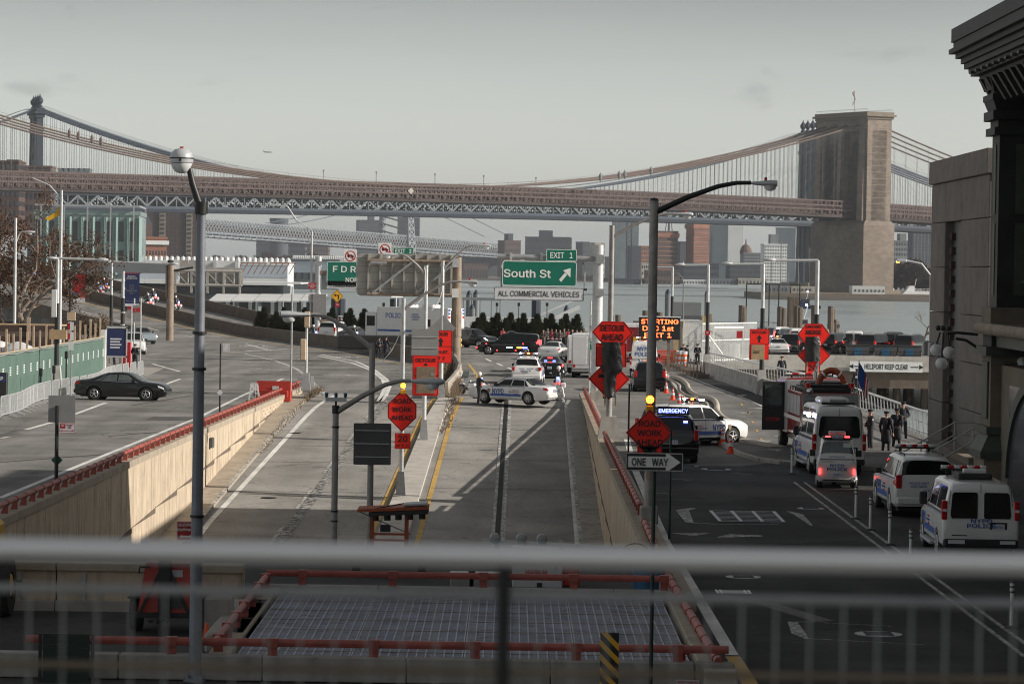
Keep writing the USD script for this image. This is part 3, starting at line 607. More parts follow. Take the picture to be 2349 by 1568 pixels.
part(vm,'yellow_line',vstrip(-1.35,-1.12,SS,.012),'mark_yellow');part(vm,'yellow_line',vstrip(-2.7,-2.5,SS,.012),'mark_yellow')
part(vm,'white_line',vstrip(1.0,1.22,SS,.012),'mark_white');part(vm,'white_line',vstrip(8.0,8.2,SS,.012),'mark_white')
for s in np.arange(SREF,MS[-1]-14,10):part(vm,'lane_dash',vstrip(4.4,4.6,np.array([s,s+1.5,s+3.2]),.012),'mark_white');part(vm,'lane_dash',vstrip(-7.4,-7.2,np.array([s,s+1.5,s+3.2]),.012),'mark_white')
jb=thing('median_barrier','weathered concrete barrier at the nose of the median below the rusty pole','barrier')
jp=[np.array(p)for p in((-3.75,181),(-3.6,193),(-3.5,206),(-3.6,219),(-4.0,231),(-4.4,241))]
prof=[(-.36,0),(.36,0),(.33,.12),(.14,.36),(.09,.95),(-.09,.95),(-.14,.36),(-.33,.12)]
for a,b in zip(jp[:-1],jp[1:]):
 for k in range(3):
  p,r=a+(b-a)*k/3,a+(b-a)*(k+.97)/3;d=(b-a)/np.linalg.norm(b-a);nn=np.array([d[1],-d[0]]);kk=len(prof)
  v=np.array([(*(q_+nn*u),z)for q_ in(p,r)for u,z in prof]+[(*p,.3),(*r,.3)]);i=np.arange(kk);j=(i+1)%kk
  part(jb,'barrier_segment',(v,np.vstack([np.c_[i,j,kk+j],np.c_[i,kk+j,kk+i],np.c_[j,i,np.full(kk,2*kk)],np.c_[kk+i,kk+j,np.full(kk,2*kk+1)]])),'conc_barrier'if k%2 else'conc_cope')
def bars(segs,w):
 s=np.asarray(segs,float);p0,p1=s[:,0],s[:,1];t=p1-p0;t/=np.linalg.norm(t,axis=1,keepdims=True)+1e-9
 up=np.where(np.abs(t[:,2:])<.95,[[0,0,1.0]],[[1.0,0,0]]);a=np.cross(t,up);a/=np.linalg.norm(a,axis=1,keepdims=True);b=np.cross(t,a)
 w=np.broadcast_to(np.asarray(w,float),(len(s),))[:,None]/2
 off_=[-a*w-b*w,a*w-b*w,a*w+b*w,-a*w+b*w]
 v=np.stack([p0+o for o in off_]+[p1+o for o in off_],1).reshape(-1,3);k=np.arange(len(s))[:,None]*8
 f=np.concatenate([np.hstack([k+i,k+(i+1)%4,k+4+(i+1)%4,k+4+i])for i in range(4)])
 return(v,f)
BT=np.array((162.0,1504.0));BA=120.0
br=thing('stone_bridge','long brown suspension bridge with a tan stone tower of two pointed arches','bridge',(BT[0],BT[1],0),BA)
def gothic(c,w,z0,zs,zt_):
 h=zt_-zs;R=(h*h+w*w/4)/w;pts=[(c-w/2,z0),(c+w/2,z0)]
 a1=math.asin(min(1,h/R))
 pts+=[(c+w/2-R+R*math.cos(t),zs+R*math.sin(t))for t in np.linspace(0,a1,9)]
 pts+=[(c-w/2+R-R*math.cos(t),zs+R*math.sin(t))for t in np.linspace(a1,0,9)]
 return Polygon(pts)
face=sbox(-20.6,33,20.6,76).difference(gothic(-7.95,11.6,37.2,60.5,72.5)).difference(gothic(7.95,11.6,37.2,60.5,72.5))
m=prism(face,-4.2,4.2);v=np.asarray(m.vertices);part(br,'arch_wall',(np.c_[v[:,0],v[:,2],v[:,1]],np.asarray(m.faces)[:,::-1]),'tower_stone')
part(br,'tower_head',bb(-20.6,20.6,-7,7,75.6,81.2),'tower_stone')
for x0,x1 in((-20.6,-13.9),(-2.0,2.0),(13.9,20.6)):part(br,'shaft',bb(x0,x1,-7 if abs(x0)>3 else-5,7,33,75.6),'tower_stone')
part(br,'tower_base',[bb(-21.5,21.5,-9.0,9.0,-5,31.0),hexa([(-21.5,-9,31),(21.5,-9,31),(21.5,9,31),(-21.5,9,31),(-20.7,-7.6,33.2),(20.7,-7.6,33.2),(20.7,7.6,33.2),(-20.7,7.6,33.2)])],'tower_stone');part(br,'tower_footing',bb(-24,24,-11.5,11.5,-5,.5),'stone_dark')
for x,w in((-17.3,2.3),(0,1.4),(17.3,2.3)):part(br,'buttress',hexa([(x-w,6.9,33),(x+w,6.9,33),(x+w,8.9,33),(x-w,8.9,33),(x-w*.85,6.9,76),(x+w*.85,6.9,76),(x+w*.85,8.0,76),(x-w*.85,8.0,76)]),'tower_stone')
for k in range(14):part(br,'stone_course',bb(-20.75,20.75,-7.12,7.12,38.0+k*3.0,38.25+k*3.0)if k>12 else bb(-20.72,-20.55,-7.1,7.1,38.0+k*3.0,38.2+k*3.0),'stone_tan')
part(br,'cornice',cat([bb(-21.2,21.2,-7.7,7.7,81.2,82.4),bb(-22.2,22.2,-8.6,8.6,82.4,83.4),bb(-21.2,21.2,-7.9,7.9,83.4,84.6)]),'stone_dark')
part(br,'roof_railing',bars([((x,y,84.6),(x,y,85.9))for x in np.linspace(-20.5,20.5,22)for y in(-7.2,7.2)]+[((-20.5,y,85.9),(20.5,y,85.9))for y in(-7.2,7.2)],.12),'wire_grey',kind='stuff')
part(br,'flagpole',cyl((0,0,84),(0,0,95.5),.16,6),'wire_grey')
fl=[];[fl.append((.1+.5*math.sin(z*1.3)+d,.35*math.cos(z),95-z))for z in np.linspace(0,6.5,9)for d in(0,.95-z*.08)]
part(br,'flag',(np.array(fl),np.array([[2*i,2*i+1,2*i+3,2*i+2]for i in range(8)])),'letter_red')
bz=lambda b:(37.4 if b>243 else 35.0+2.4*(1-((b-243)/243.0)**2))if b>=0 else 35.0+b*.030
def cz(b):return 43.2+(80.5-43.2)*((b-243)/243.0)**2 if b>=0 else 80.5+(80.5-28)*b/283.0-11*(1-((-b-141.5)/141.5)**2)
BB=np.arange(-283,487,2.3);planes=(-13.2,-4.4,4.4,13.2)
segs,segs2,ch=[],[],[]
for a in planes:
 for i,b in enumerate(BB[:-1]):
  z0,z1=bz(b),bz(BB[i+1]);h=6.8
  segs.append(((a,b,z0),(a,b,z0+h)))
  segs2.append(((a,b,z0+(0 if i%2 else h)),(a,BB[i+1],z1+(h if i%2 else 0))))
  if i%2==0 and i+4<len(BB):segs2.append(((a,b,z0+.3),(a,BB[i+4],bz(BB[i+4])+h)))
 for zz,w in((0,.7),(2.6,.3),(4.6,.35),(6.8,.55)):
  for i in range(0,len(BB)-8,8):ch.append(((a,BB[i],bz(BB[i])+zz),(a,BB[i+8],bz(BB[i+8])+zz)))
part(br,'truss_vertical',bars(segs,.36),'bridge_brown',kind='stuff');part(br,'truss_diagonal',bars(segs2,.26),'bridge_brown',kind='stuff');part(br,'truss_chord',bars(ch,.6),'bridge_brown',kind='stuff')
fl=[]
for i in range(0,len(BB)-8,8):
 b,c=BB[i],BB[i+8];fl.append(hexa([(-13.5,b,bz(b)-.9),(13.5,b,bz(b)-.9),(13.5,c,bz(c)-.9),(-13.5,c,bz(c)-.9),(-13.5,b,bz(b)+.5),(13.5,b,bz(b)+.5),(13.5,c,bz(c)+.5),(-13.5,c,bz(c)+.5)]))
part(br,'deck',fl,'bridge_brown_dark')
part(br,'roadway_fence',cat([hexa([(a-.1,b,bz(b)+.5),(a+.1,b,bz(b)+.5),(a+.1,BB[i+8],bz(BB[i+8])+.5),(a-.1,BB[i+8],bz(BB[i+8])+.5),(a-.1,b,bz(b)+3.4),(a+.1,b,bz(b)+3.4),(a+.1,BB[i+8],bz(BB[i+8])+3.4),(a-.1,BB[i+8],bz(BB[i+8])+3.4)])for a in(-1.6,1.6)for i,b in list(enumerate(BB))[:-8:8]]),'bridge_brown_dark')
part(br,'walkway',cat([hexa([(-2.6,b,bz(b)+5.0),(2.6,b,bz(b)+5.0),(2.6,BB[i+8],bz(BB[i+8])+5.0),(-2.6,BB[i+8],bz(BB[i+8])+5.0),(-2.6,b,bz(b)+5.6),(2.6,b,bz(b)+5.6),(2.6,BB[i+8],bz(BB[i+8])+5.6),(-2.6,BB[i+8],bz(BB[i+8])+5.6)])for i,b in list(enumerate(BB))[:-8:8]]),'bridge_brown')
for a in planes:part(br,'main_cable',cat([tube([(a,b,cz(b))for b in np.linspace(0,486,41)],.42,6),tube([(a,b,cz(b))for b in np.linspace(-283,0,21)],.42,6)]),'cable_tan')
hs,st=[],[]
for a in planes:
 for b in BB[::3]:
  if cz(b)-bz(b)-7.0>.6 and abs(b)>3:hs.append(((a,b,bz(b)+7.2),(a,b,cz(b))))
 for b in np.arange(8,130,7.5 if abs(a)>10 else 60):
  for sg in(-1,1):st.append(((a,sg*3,80),(a,sg*b,bz(sg*b)+7.3)))
part(br,'suspender',bars(hs,.055),'wire_grey',kind='stuff');part(br,'stay_cable',bars(st,.045),'wire_grey',kind='stuff')
for a in(-13.2,4.4):part(br,'hand_rope',bars([((a,b,cz(b)+1.3),(a,b+12,cz(b+12)+1.3))for b in np.arange(0,474,12)]+[((a,b,cz(b)),(a,b,cz(b)+1.3))for b in np.arange(6,480,12)],.10),'cable_tan',kind='stuff')
for px in(747,868,1003,1115,1235):
 k=(px-1174.5)/7200;b=(BT[0]-k*BT[1])/(.866-.5*k);part(br,'lamp_post',cat([cyl((4.4,b,bz(b)+7.4),(4.4,b,bz(b)+11.5),.13,5),bc((4.4,b,bz(b)+11.8),(.5,.5,.7))]),'cable_tan')
for b0 in(150,140,137,123):
 for sg in(1,):part(br,'net_panel',lathe([(.05,-2.2),(.75,-.8),(.75,.8),(.05,2.2)],8,(-13.2,b0,cz(b0)+1.0)),'wire_grey')
for b0 in(376,372,366,362):part(br,'net_panel',lathe([(.05,-2.2),(.7,-.8),(.7,.8),(.05,2.2)],8,(-13.2,b0+30,cz(b0+30)+.4)),'cable_tan')
part(br,'road_sign',mv(vface(Polygon([(-1.5,0),(0,-1.5),(1.5,0),(0,1.5)]),.1),(-13.8,247,41.0),rz=math.radians(-90-0)),'bldg_cream')
MA_,MB_=np.array((-275.0,1805.0)),np.array((183.0,1950.0));md_=MB_-MA_;ML=np.linalg.norm(md_);MR=math.degrees(math.atan2(md_[1],md_[0]))
mb=thing('steel_bridge','blue grey steel suspension bridge with slender towers behind the brown bridge','bridge',(*MA_,0),MR)
for x0 in(.0,ML):
 t=[]
 for y in(-11.5,-4,4,11.5):
  t+=[hexa([(x0-2.6,y-2.6,-5),(x0+2.6,y-2.6,-5),(x0+2.6,y+2.6,-5),(x0-2.6,y+2.6,-5),(x0-1.7,y-2.0,91),(x0+1.7,y-2.0,91),(x0+1.7,y+2.0,91),(x0-1.7,y+2.0,91)])]
  for sx in():t.append(hexa([(x0+sx*4.7-.25,y-.7,0),(x0+sx*4.7+.25,y-.7,0),(x0+sx*4.7+.25,y+.7,0),(x0+sx*4.7-.25,y+.7,0),(x0+sx*2.5-.25,y-.7,90),(x0+sx*2.5+.25,y-.7,90),(x0+sx*2.5+.25,y+.7,90),(x0+sx*2.5-.25,y+.7,90)]))
  part(mb,'finial',cat([lathe([(1.5,95.2),(1.6,96.5),(.8,97.3),(1.9,98.8),(1.9,100.2),(.9,101.6),(.4,102.4),(.05,103.6)],10,(x0,y,0))]),'steel_blue_dark')
 part(mb,'tower_leg',t,'steel_blue_dark')
 x=[bb(x0-.8,x0+.8,-11.5,-4,53,88),bb(x0-.8,x0+.8,4,11.5,53,88),bb(x0-2.4,x0+2.4,-14,14,90,92),bb(x0-3.4,x0+3.4,-15,15,92,93.4),bb(x0-2.4,x0+2.4,-14,14,93.4,95.3),bb(x0-2.1,x0+2.1,-14,14,82,84),bb(x0-2.6,x0+2.6,-15,15,50,53)]
 for zz in np.arange(56,82,8.5):
  for y in(-8,0,8):x+=[bar((x0,y-4,zz),(x0,y+4,zz+8.5),.9),bar((x0,y+4,zz),(x0,y-4,zz+8.5),.9)]
 part(mb,'tower_cross_beam',x,'steel_blue_dark')
 part(mb,'tower_arch',[bb(x0-2.2,x0+2.2,-3.4,3.4,86,90)],'steel_blue_dark')
 part(mb,'pier',bb(x0-9,x0+9,-22,22,-6,2.5),'stone_dark')
mz=lambda x:38.2+1.2*(1-((x-ML/2)/(ML/2))**2)if 0<=x<=ML else 38.2-max(-x,x-ML)*.028
def mcz(x):
 if 0<=x<=ML:return 51.0+(95.5-51.0)*((x-ML/2)/(ML/2))**2
 q=-x if x<0 else x-ML;return 95.5-58*q/225.0-9*(1-((q-112)/112)**2)
XS=np.arange(-219,ML+219,5.72);lo,hi,di,ve=[],[],[],[]
for i in range(len(XS)-1):
 a,b=XS[i],XS[i+1];A,B=mz(a),mz(b)
 lo.append(hexa([(a,-18.5,A-1.4),(b,-18.5,B-1.4),(b,18.5,B-1.4),(a,18.5,A-1.4),(a,-18.5,A+.4),(b,-18.5,B+.4),(b,18.5,B+.4),(a,18.5,A+.4)]))
 hi.append(hexa([(a,-18.3,A+7.3),(b,-18.3,B+7.3),(b,18.3,B+7.3),(a,18.3,A+7.3),(a,-18.3,A+9.3),(b,-18.3,B+9.3),(b,18.3,B+9.3),(a,18.3,A+9.3)]))
 for y in(-18,-6,6,18):
  di+=[((a,y,A+(1.9 if i%2 else 7.4)),(b,y,B+(7.4 if i%2 else 1.9)))];ve.append(((a,y,A+.4),(a,y,A+7.4)))
part(mb,'lower_deck',lo,'steel_blue_dark');part(mb,'upper_deck',hi,'steel_blue_dark')
for y in(-18,18):part(mb,'lower_chord',cat([hexa([(a,y-.5,mz(a)+.4),(a+5.7,y-.5,mz(a)+.4),(a+5.7,y+.5,mz(a)+.4),(a,y+.5,mz(a)+.4),(a,y-.5,mz(a)+1.9),(a+5.7,y-.5,mz(a)+1.9),(a+5.7,y+.5,mz(a)+1.9),(a,y+.5,mz(a)+1.9)])for a in XS[:-1]]),'steel_blue')
part(mb,'truss_diagonal',bars(di,.95),'steel_pale',kind='stuff');part(mb,'truss_vertical',bars(ve,.5),'steel_pale',kind='stuff')
sp=[]
for y in(-11.5,-4,4,11.5):
 part(mb,'main_cable',cat([tube([(x,y,mcz(x))for x in np.linspace(a,b,k)],.62,6)for a,b,k in((-220,0,15),(0,ML,41),(ML,ML+220,15))]),'steel_blue')
 for x in XS:
  if mcz(x)-mz(x)>10 and 0<x:sp.append(((x,y,mz(x)+9),(x,y,mcz(x))))
  elif x<-3 and mcz(x)-mz(x)>10:sp.append(((x,y,mz(x)+9),(x,y,mcz(x))))
 part(mb,'hand_rope',bars([((x,y,mcz(x)+2.2),(x+12,y,mcz(x+12)+2.2))for x in np.arange(-200,ML+180,12)],.14),'steel_blue',kind='stuff')
part(mb,'suspender',bars(sp,.2),'steel_blue',kind='stuff')
wa,wb_=D(480,540,3120),D(1130,578,3710);wl=np.linalg.norm((wb_-wa)[:2]);wr=math.degrees(math.atan2(*(wb_-wa)[1::-1]))
wb=thing('truss_bridge','far pale lattice truss bridge with a steel tower','bridge',(wa[0],wa[1],0),wr)
wz=lambda x:38.6-14.5*x/wl if x>0 else 38.6-.02*x
XS=np.arange(-420,wl+30,6.2);di,chd=[],[]
for i in range(len(XS)-2):
 a,b,A,B=XS[i],XS[i+2],wz(XS[i]),wz(XS[i+2])
 for y in(-17,17):di+=[((a,y,A),(b,y,B+13)),((a,y,A+13),(b,y,B))]
 if i%2==0:
  for y in(-17,17):chd+=[((a,y,A),(b,y,B)),((a,y,A+13),(b,y,B+13)),((a,y,A-3.2),(b,y,B-3.2)),((a,y,A-3.2),(a,y,A))]
part(wb,'truss_diagonal',bars(di,.8),'steel_pale',kind='stuff');part(wb,'truss_chord',bars(chd,1.1),'steel_pale',kind='stuff')
part(wb,'deck',cat([hexa([(a,-17,wz(a)-1.5),(b,-17,wz(b)-1.5),(b,17,wz(b)-1.5),(a,17,wz(a)-1.5),(a,-17,wz(a)+1),(b,-17,wz(b)+1),(b,17,wz(b)+1),(a,17,wz(a)+1)])for a,b in zip(XS[:-1],XS[1:])]),'steel_blue')
part(wb,'roadway_fence',cat([hexa([(a,-9,wz(a)+1),(b,-9,wz(b)+1),(b,-8.5,wz(b)+1),(a,-8.5,wz(a)+1),(a,-9,wz(a)+8),(b,-9,wz(b)+8),(b,-8.5,wz(b)+8),(a,-8.5,wz(a)+8)])for a,b in zip(XS[:-1],XS[1:])]),'brick_brown')
tx=float(np.linalg.norm(D(890,550,3490)[:2]-wa[:2]))
lg=[]
for y0,sg in((-17,1),(17,-1)):
 for x0 in(-9,9):
  P0,P1=np.array((tx+x0,y0*1.25,-4)),np.array((tx+x0*.5,y0*.9,98));lg.append((P0,P1))
 for x0,x1 in((-9,9),):
  for k in range(13):
   f0,f1=k/13,(k+1)/13;q=lambda x,f_:np.array((tx+x*(1-.5*f_),y0*(1.25-.35*f_),-4+102*f_));lg+=[(q(-9,f0),q(9,f1)),(q(9,f0),q(-9,f1)),(q(-9,f0),q(9,f0))]
for k in range(8):
 f0=.35+k*.08;lg+=[((tx,-17,-4+102*f0),(tx,17,-4+102*(f0+.08)))]
part(wb,'tower',bars(lg,[1.6]*len(lg)),'steel_pale')
part(wb,'main_cable',cat([tube([(tx+x,y,96-50*abs(x)/260 if x>0 else 96-52*(1-((x+420)/420)**2))for x in np.linspace(-420,260,30)],.5,5)for y in(-17,17)]),'steel_blue')
def far_building(label,x0,x1,yt,yb,Y,mat,cols=8,rows=8,rz=20,win='window_dark',depth=None,wf=.5,hf=.5,extra=None,group=None,name='building',fl=None):
 p=D((x0+x1)/2,yt,Y);zb=min(zat(yb,Y,(x0+x1)/2),-1.0)if yb<900 and fl is None else(fl if fl is not None else zat(yb,Y,(x0+x1)/2))
 r=math.radians(rz);w0=(x1-x0)*Y/FPX;dp=depth or w0*.7
 w=max((w0-dp*abs(math.sin(r)))/math.cos(r),w0*.35)
 h=p[2]-zb;t=thing(name,label,'building',(p[0],Y+dp/2,zb),rz,group)
 part(t,'wall',bb(-w/2,w/2,-dp/2,dp/2,0,h),mat);part(t,'roof',bb(-w/2-.3,w/2+.3,-dp/2-.3,dp/2+.3,h,h+.9),mat)
 if cols:
  m=[];cw,rh=w/cols,h/rows
  for i in range(cols):
   for j in range(rows):m.append(bb(-w/2+cw*(i+.5-wf/2),-w/2+cw*(i+.5+wf/2),-dp/2-.12,-dp/2+.02,rh*(j+.5-hf/2),rh*(j+.5+hf/2)))
  c2=max(2,int(cols*dp/w))
  cw=dp/c2
  for i in range(c2):
   for j in range(rows):m.append(bb(w/2-.02,w/2+.12,-dp/2+cw*(i+.5-wf/2),-dp/2+cw*(i+.5+wf/2),rh*(j+.5-hf/2),rh*(j+.5+hf/2)))
  part(t,'window_grid',m,win,kind='stuff')
 if extra:extra(t,w,dp,h)
 return t
def tank(x,y,r=2.2,hh=4.5):
 def f(t,w,dp,h):part(t,'water_tank',cat([lathe([(r,0),(r,hh),(.05,hh+1.8)],10,(x*w,y*dp,h+2)),bb(x*w-r*.7,x*w+r*.7,y*dp-r*.7,y*dp+r*.7,h,h+2)]),'bldg_brown')
 return f
def bulk(a,b,hh,mat='bldg_slate'):
 def f(t,w,dp,h):part(t,'roof_house',bb(a*w,b*w,-dp*.3,dp*.3,h,h+hh),mat)
 return f
def pleats(t,w,dp,h):
 for i in range(9):
  x=-w/2+w*(i+.5)/9
  part(t,'bay_glass',hexa([(x-w/26,-dp/2-.2,5),(x+w/26,-dp/2-.2,5),(x+w/26,-dp/2,5),(x-w/26,-dp/2,5),(x-w/26,-dp/2-.2,h-1.2),(x+w/26,-dp/2-.2,h-1.2),(x+w/26,-dp/2,h-1.2),(x-w/26,-dp/2,h-1.2)]),'glass_teal')
  part(t,'fin',hexa([(x+w/26,-dp/2-.2,5),(x+w/26+.5,-dp/2-1.0,5),(x+w/26+1.1,-dp/2,5),(x+w/26,-dp/2,5),(x+w/26,-dp/2-.2,h-.5),(x+w/26+.5,-dp/2-1.0,h-.5),(x+w/26+1.1,-dp/2,h-.5),(x+w/26,-dp/2,h-.5)]),'glass_teal')
  for z0 in(6,6+(h-6)*.52):part(t,'window',bb(x-w/40,x+w/50,-dp/2-.3,-dp/2-.18,z0,z0+(h-6)*.36),'window_dark')
  if i%2==0:part(t,'roof_frame_post',bb(x,x+.3,-dp/2-1.2,-dp/2-.9,0,h+2.0),'galv')
 part(t,'ground_floor',bb(-w/2-.2,w/2+.2,-dp/2-.4,-dp/2,0,3.6),'window_dark')
 part(t,'roof_frame',cat([bar((-w/2,-dp/2-1,h+2),(w/2,-dp/2-1,h+2),.35),bar((w/2,-dp/2-1,h+2),(w/2,dp/2,h+2),.35),bar((w/2,dp/2,0),(w/2,dp/2,h+2),.35)]),'galv')
far_building('pale green glass pier building with pleated bays and a roof frame',60,318,492,612,700,'glass_teal',0,0,4,extra=pleats,depth=30,fl=0)
def balconies(t,w,dp,h):
 for cx_ in(-.44,-.1,.3):
  part(t,'balcony_bay',bb(cx_*w-w*.045,cx_*w+w*.045,-dp/2-.8,-dp/2,0,h),'brick_tan')
  part(t,'balcony',cat([bb(cx_*w-w*.03,cx_*w+w*.03,-dp/2-1.0,-dp/2-.75,z,z+1.5)for z in np.arange(2,h-2,3.1)]),'window_dark',kind='stuff')
far_building('tall brown brick apartment slabs with tan balcony strips under the bridge',312,466,440,600,2250,'brick_brown',16,20,0,extra=balconies,depth=20,wf=.35)
def pav(t,w,dp,h):
 part(t,'cornice',bb(-w/2-.8,w/2+.8,-dp/2-.8,dp/2+.8,h-2.2,h-.6),'bldg_white');part(t,'attic',bb(-w*.5,-w*.05,-dp*.4,dp*.4,h,h+6),'bldg_brown');part(t,'hip_roof',hexa([(-w*.5,-dp*.4,h+6),(-w*.05,-dp*.4,h+6),(-w*.05,dp*.4,h+6),(-w*.5,dp*.4,h+6),(-w*.33,0,h+10),(-w*.22,0,h+10),(-w*.22,.1,h+10),(-w*.33,.1,h+10)]),'bldg_slate')
far_building('ornate old brick building with a white cornice',312,382,548,606,1250,'bldg_rust',9,5,12,extra=pav,wf=.4)
far_building('dark brown office block at the left end of the bridge deck',-60,44,372,470,1500,'brick_brown',10,8,0,depth=20,extra=bulk(.2,.46,1.5,'brick_brown'),fl=20)
far_building('brown flat building beside the blue bridge tower',40,118,384,470,1520,'bldg_brown',8,6,0,depth=15,fl=20)
def stadium(t,w,dp,h):
 part(t,'roof_canopy',cat([hexa([(-w/2+w*i/6,-dp/2,h),(-w/2+w*(i+.9)/6,-dp/2,h),(-w/2+w*(i+.9)/6,dp/2,h),(-w/2+w*i/6,dp/2,h),(-w/2+w*i/6-1,-dp/2,h+3.5),(-w/2+w*(i+.9)/6+1,-dp/2,h+3.5),(-w/2+w*(i+.9)/6+1,dp/2,h+3),(-w/2+w*i/6-1,dp/2,h+3)])for i in range(6)]),'bldg_grey')
far_building('grey sculpted rooftop above the bridge deck on the left',134,205,398,470,2100,'bldg_grey',0,0,0,depth=12,extra=stadium,fl=22)
def ridge(t,w,dp,h):
 for i in range(28):part(t,'roof_vent',lathe([(.7,0),(.9,1.0),(.6,1.9),(.05,2.3)],8,(-w/2+w*(i+.5)/28,0,h)),'bldg_white')
 part(t,'blue_band',bb(-w/2,w/2,-dp/2-.15,-dp/2,h*.60,h),'roof_blue')
far_building('long white pier shed with pale blue band and a row of roof vents',300,660,606,642,900,'bldg_white',0,0,0,depth=25,extra=ridge,fl=-1)
far_building('long grey shed with small windows and roof vents on the far pier',655,800,600,634,1150,'bldg_grey',8,1,-8,depth=25,extra=ridge,fl=-1,hf=.25,wf=.3)
tm=thing('pier_terminal','low ferry terminal with flat roof and white canopies behind the viaduct','terminal')
def slabpx(x0,x1,yt,yb,Y,dp,mat,nm):
 a,b=D(x0,yt,Y),D(x1,yt,Y);part(tm,nm,bb(a[0],b[0],Y,Y+dp,zat(yb,Y,(x0+x1)/2),a[2]),mat)
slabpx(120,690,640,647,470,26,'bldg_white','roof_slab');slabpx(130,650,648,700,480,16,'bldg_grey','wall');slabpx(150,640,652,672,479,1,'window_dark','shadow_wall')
slabpx(180,405,600,626,520,8,'bldg_grey','upper_wall');slabpx(400,548,596,622,455,1.0,'bldg_white','hoarding');slabpx(290,410,626,640,475,6,'roof_blue','upper_band')
for x in range(395,548,50):slabpx(x,x+2,597,650,454.6,.3,'galv_light','hoarding_post')
for i,x in enumerate(range(485,700,52)):
 a,b=D(x,686,440),D(x+50,686,440);part(tm,'canopy',hexa([(a[0],436,a[2]-.3),(b[0],436,a[2]-.3),(b[0],448,a[2]+.5),(a[0],448,a[2]+.5),(a[0],436,a[2]-.1),(b[0],436,a[2]-.1),(b[0],448,a[2]+.7),(a[0],448,a[2]+.7)]),'bldg_white')
 part(tm,'shop_front',bb(a[0]+.2,b[0]-.2,446,447,0,a[2]-.3),'window_dark');part(tm,'post',bb(a[0],a[0]+.25,438,438.25,0,a[2]-.2),'galv_light');part(tm,'mullion',bb((a[0]+b[0])/2,(a[0]+b[0])/2+.5,445.7,446,0,a[2]-.4),'bldg_white')
for i in range(4):
 x=(372,488,555,622)[i];a,b=D(x,603,800),D(x+55,603,800);zb=zat(628,800,x)
 t=thing('cable_rack','rust coloured leaning steel rack on the pier, '+('next to the ornate brick building','partly behind the street lamp','right of the street lamp','rightmost of the row')[i],'steel rack')
 for k in range(5):p=a[0]+(b[0]-a[0])*k/4;part(t,'strut',bar((p-1.6,800,zb),(p,800,a[2]),.22),'bldg_rust')
 part(t,'top_beam',bar((a[0]-.2,800,a[2]),(b[0]+.2,800,a[2]),.3),'bldg_rust')
far_building('dark blue slab block below the far lattice bridge',588,700,541,612,4100,'bldg_slate',20,6,0,depth=40)
far_building('brownish apartment block below the far lattice bridge',698,754,546,612,4150,'bldg_brown',9,7,0,depth=40)
far_building('slate apartment block left of the far bridge tower',814,884,506,618,4300,'bldg_slate',12,12,8,depth=40,extra=bulk(-.1,.1,10))
far_building('dark slab tower right of the far bridge tower',912,962,500,618,4400,'bldg_slate',8,14,0,depth=40,extra=bulk(-.3,.1,8))
ch=thing('smokestack','dark smokestack rising behind the far lattice bridge','chimney',(*D(640,520,4000)[:2],0));part(ch,'stack',lathe([(13,-4),(11.5,66)],14),'bldg_slate',smooth=40);part(ch,'rim',lathe([(12,64),(12,68)],14),'bldg_slate')
for i,px in enumerate((585,593)):
 ch=thing('smokestack',('left','right')[i]+' one of a pair of thin far chimneys','chimney',(*D(px,600,4600)[:2],0));part(ch,'stack',lathe([(2.4,-4),(2.0,zat(585,4600,px))],8),'bldg_grey');part(ch,'rim',lathe([(2.5,zat(587,4600,px)),(2.5,zat(585,4600,px))],8),'bldg_grey')
rows=[(1142,1195,553,'bldg_brown','low brown block at the right end of the far lattice bridge'),(1160,1192,572,'bldg_cream','small cream block in front of the brown one right of the lattice bridge'),(1205,1310,545,'bldg_slate','wide dark block above the south street sign'),(1288,1312,548,'bldg_brown','brown end wall beside the wide dark block'),(1322,1352,556,'bldg_slate','small slate block right of the wide dark one'),(1350,1388,558,'bldg_cream','pale block with small dark windows beside the sign post'),(1388,1410,590,'bldg_grey','low grey block left of the glass tower'),(1010,1145,590,'bldg_slate','long dark warehouse behind the sign board')]
for i,(x0,x1,yt,m,lab)in enumerate(rows):far_building(lab,x0,x1,yt,630,3300+60*i,m,max(4,(x1-x0)//6),6,14 if i!=2 else 0,depth=30,extra=bulk(-.2,.1,8)if i in(0,2)else None)
far_building('pale blue glass tower with a crane mast in front',1405,1466,500,646,2700,'bldg_blue',14,34,10,wf=.7,win='bldg_grey')
far_building('dark narrow block beside the glass tower',1440,1470,566,646,2650,'bldg_slate',6,16,10)
def crane(t,w,dp,h):
 for sx in(-2,2):
  for sy in(-2,2):part(t,'mast_leg',bar((sx,sy,0),(sx,sy,h+22),.6),'steel_blue_dark')
 for z in np.arange(0,h+20,4.0):part(t,'mast_brace',bar((-2,-2,z),(2,-2,z+4),.45),'steel_blue_dark')
crx=thing('crane_mast','lattice hoist mast in front of the pale glass tower','crane',(*D(1442,600,2600)[:2],-2));crane(crx,0,0,34)
far_building('low orange and grey building site between the towers',1466,1500,566,646,2750,'bldg_rust',6,8,12)
far_building('cream low house on the far bank left of the tall lamp pole',1468,1500,605,648,2600,'bldg_cream',6,3,10)
def site(t,w,dp,h):
 for z in np.arange(3,h,3.6):part(t,'floor_slab',bb(-w/2-.5,w/2+.5,-dp/2-.5,dp/2+.5,z,z+.6),'bldg_rust')
 part(t,'top_netting',bb(-w/2-1,w/2+1,-dp/2-1,dp/2+1,h-4,h-1),'bldg_rust')
 part(t,'hoist',cat([bar((w*.2,0,h),(w*.2,0,h+22),1.2),bar((w*.2-3,0,h),(w*.2,0,h+22),.5),bar((w*.2+3,0,h),(w*.2,0,h+22),.5)]),'steel_blue_dark')
far_building('unfinished brown tower with orange floor edges behind the lamp pole',1494,1556,532,648,2500,'bldg_brown',12,22,14,extra=site)
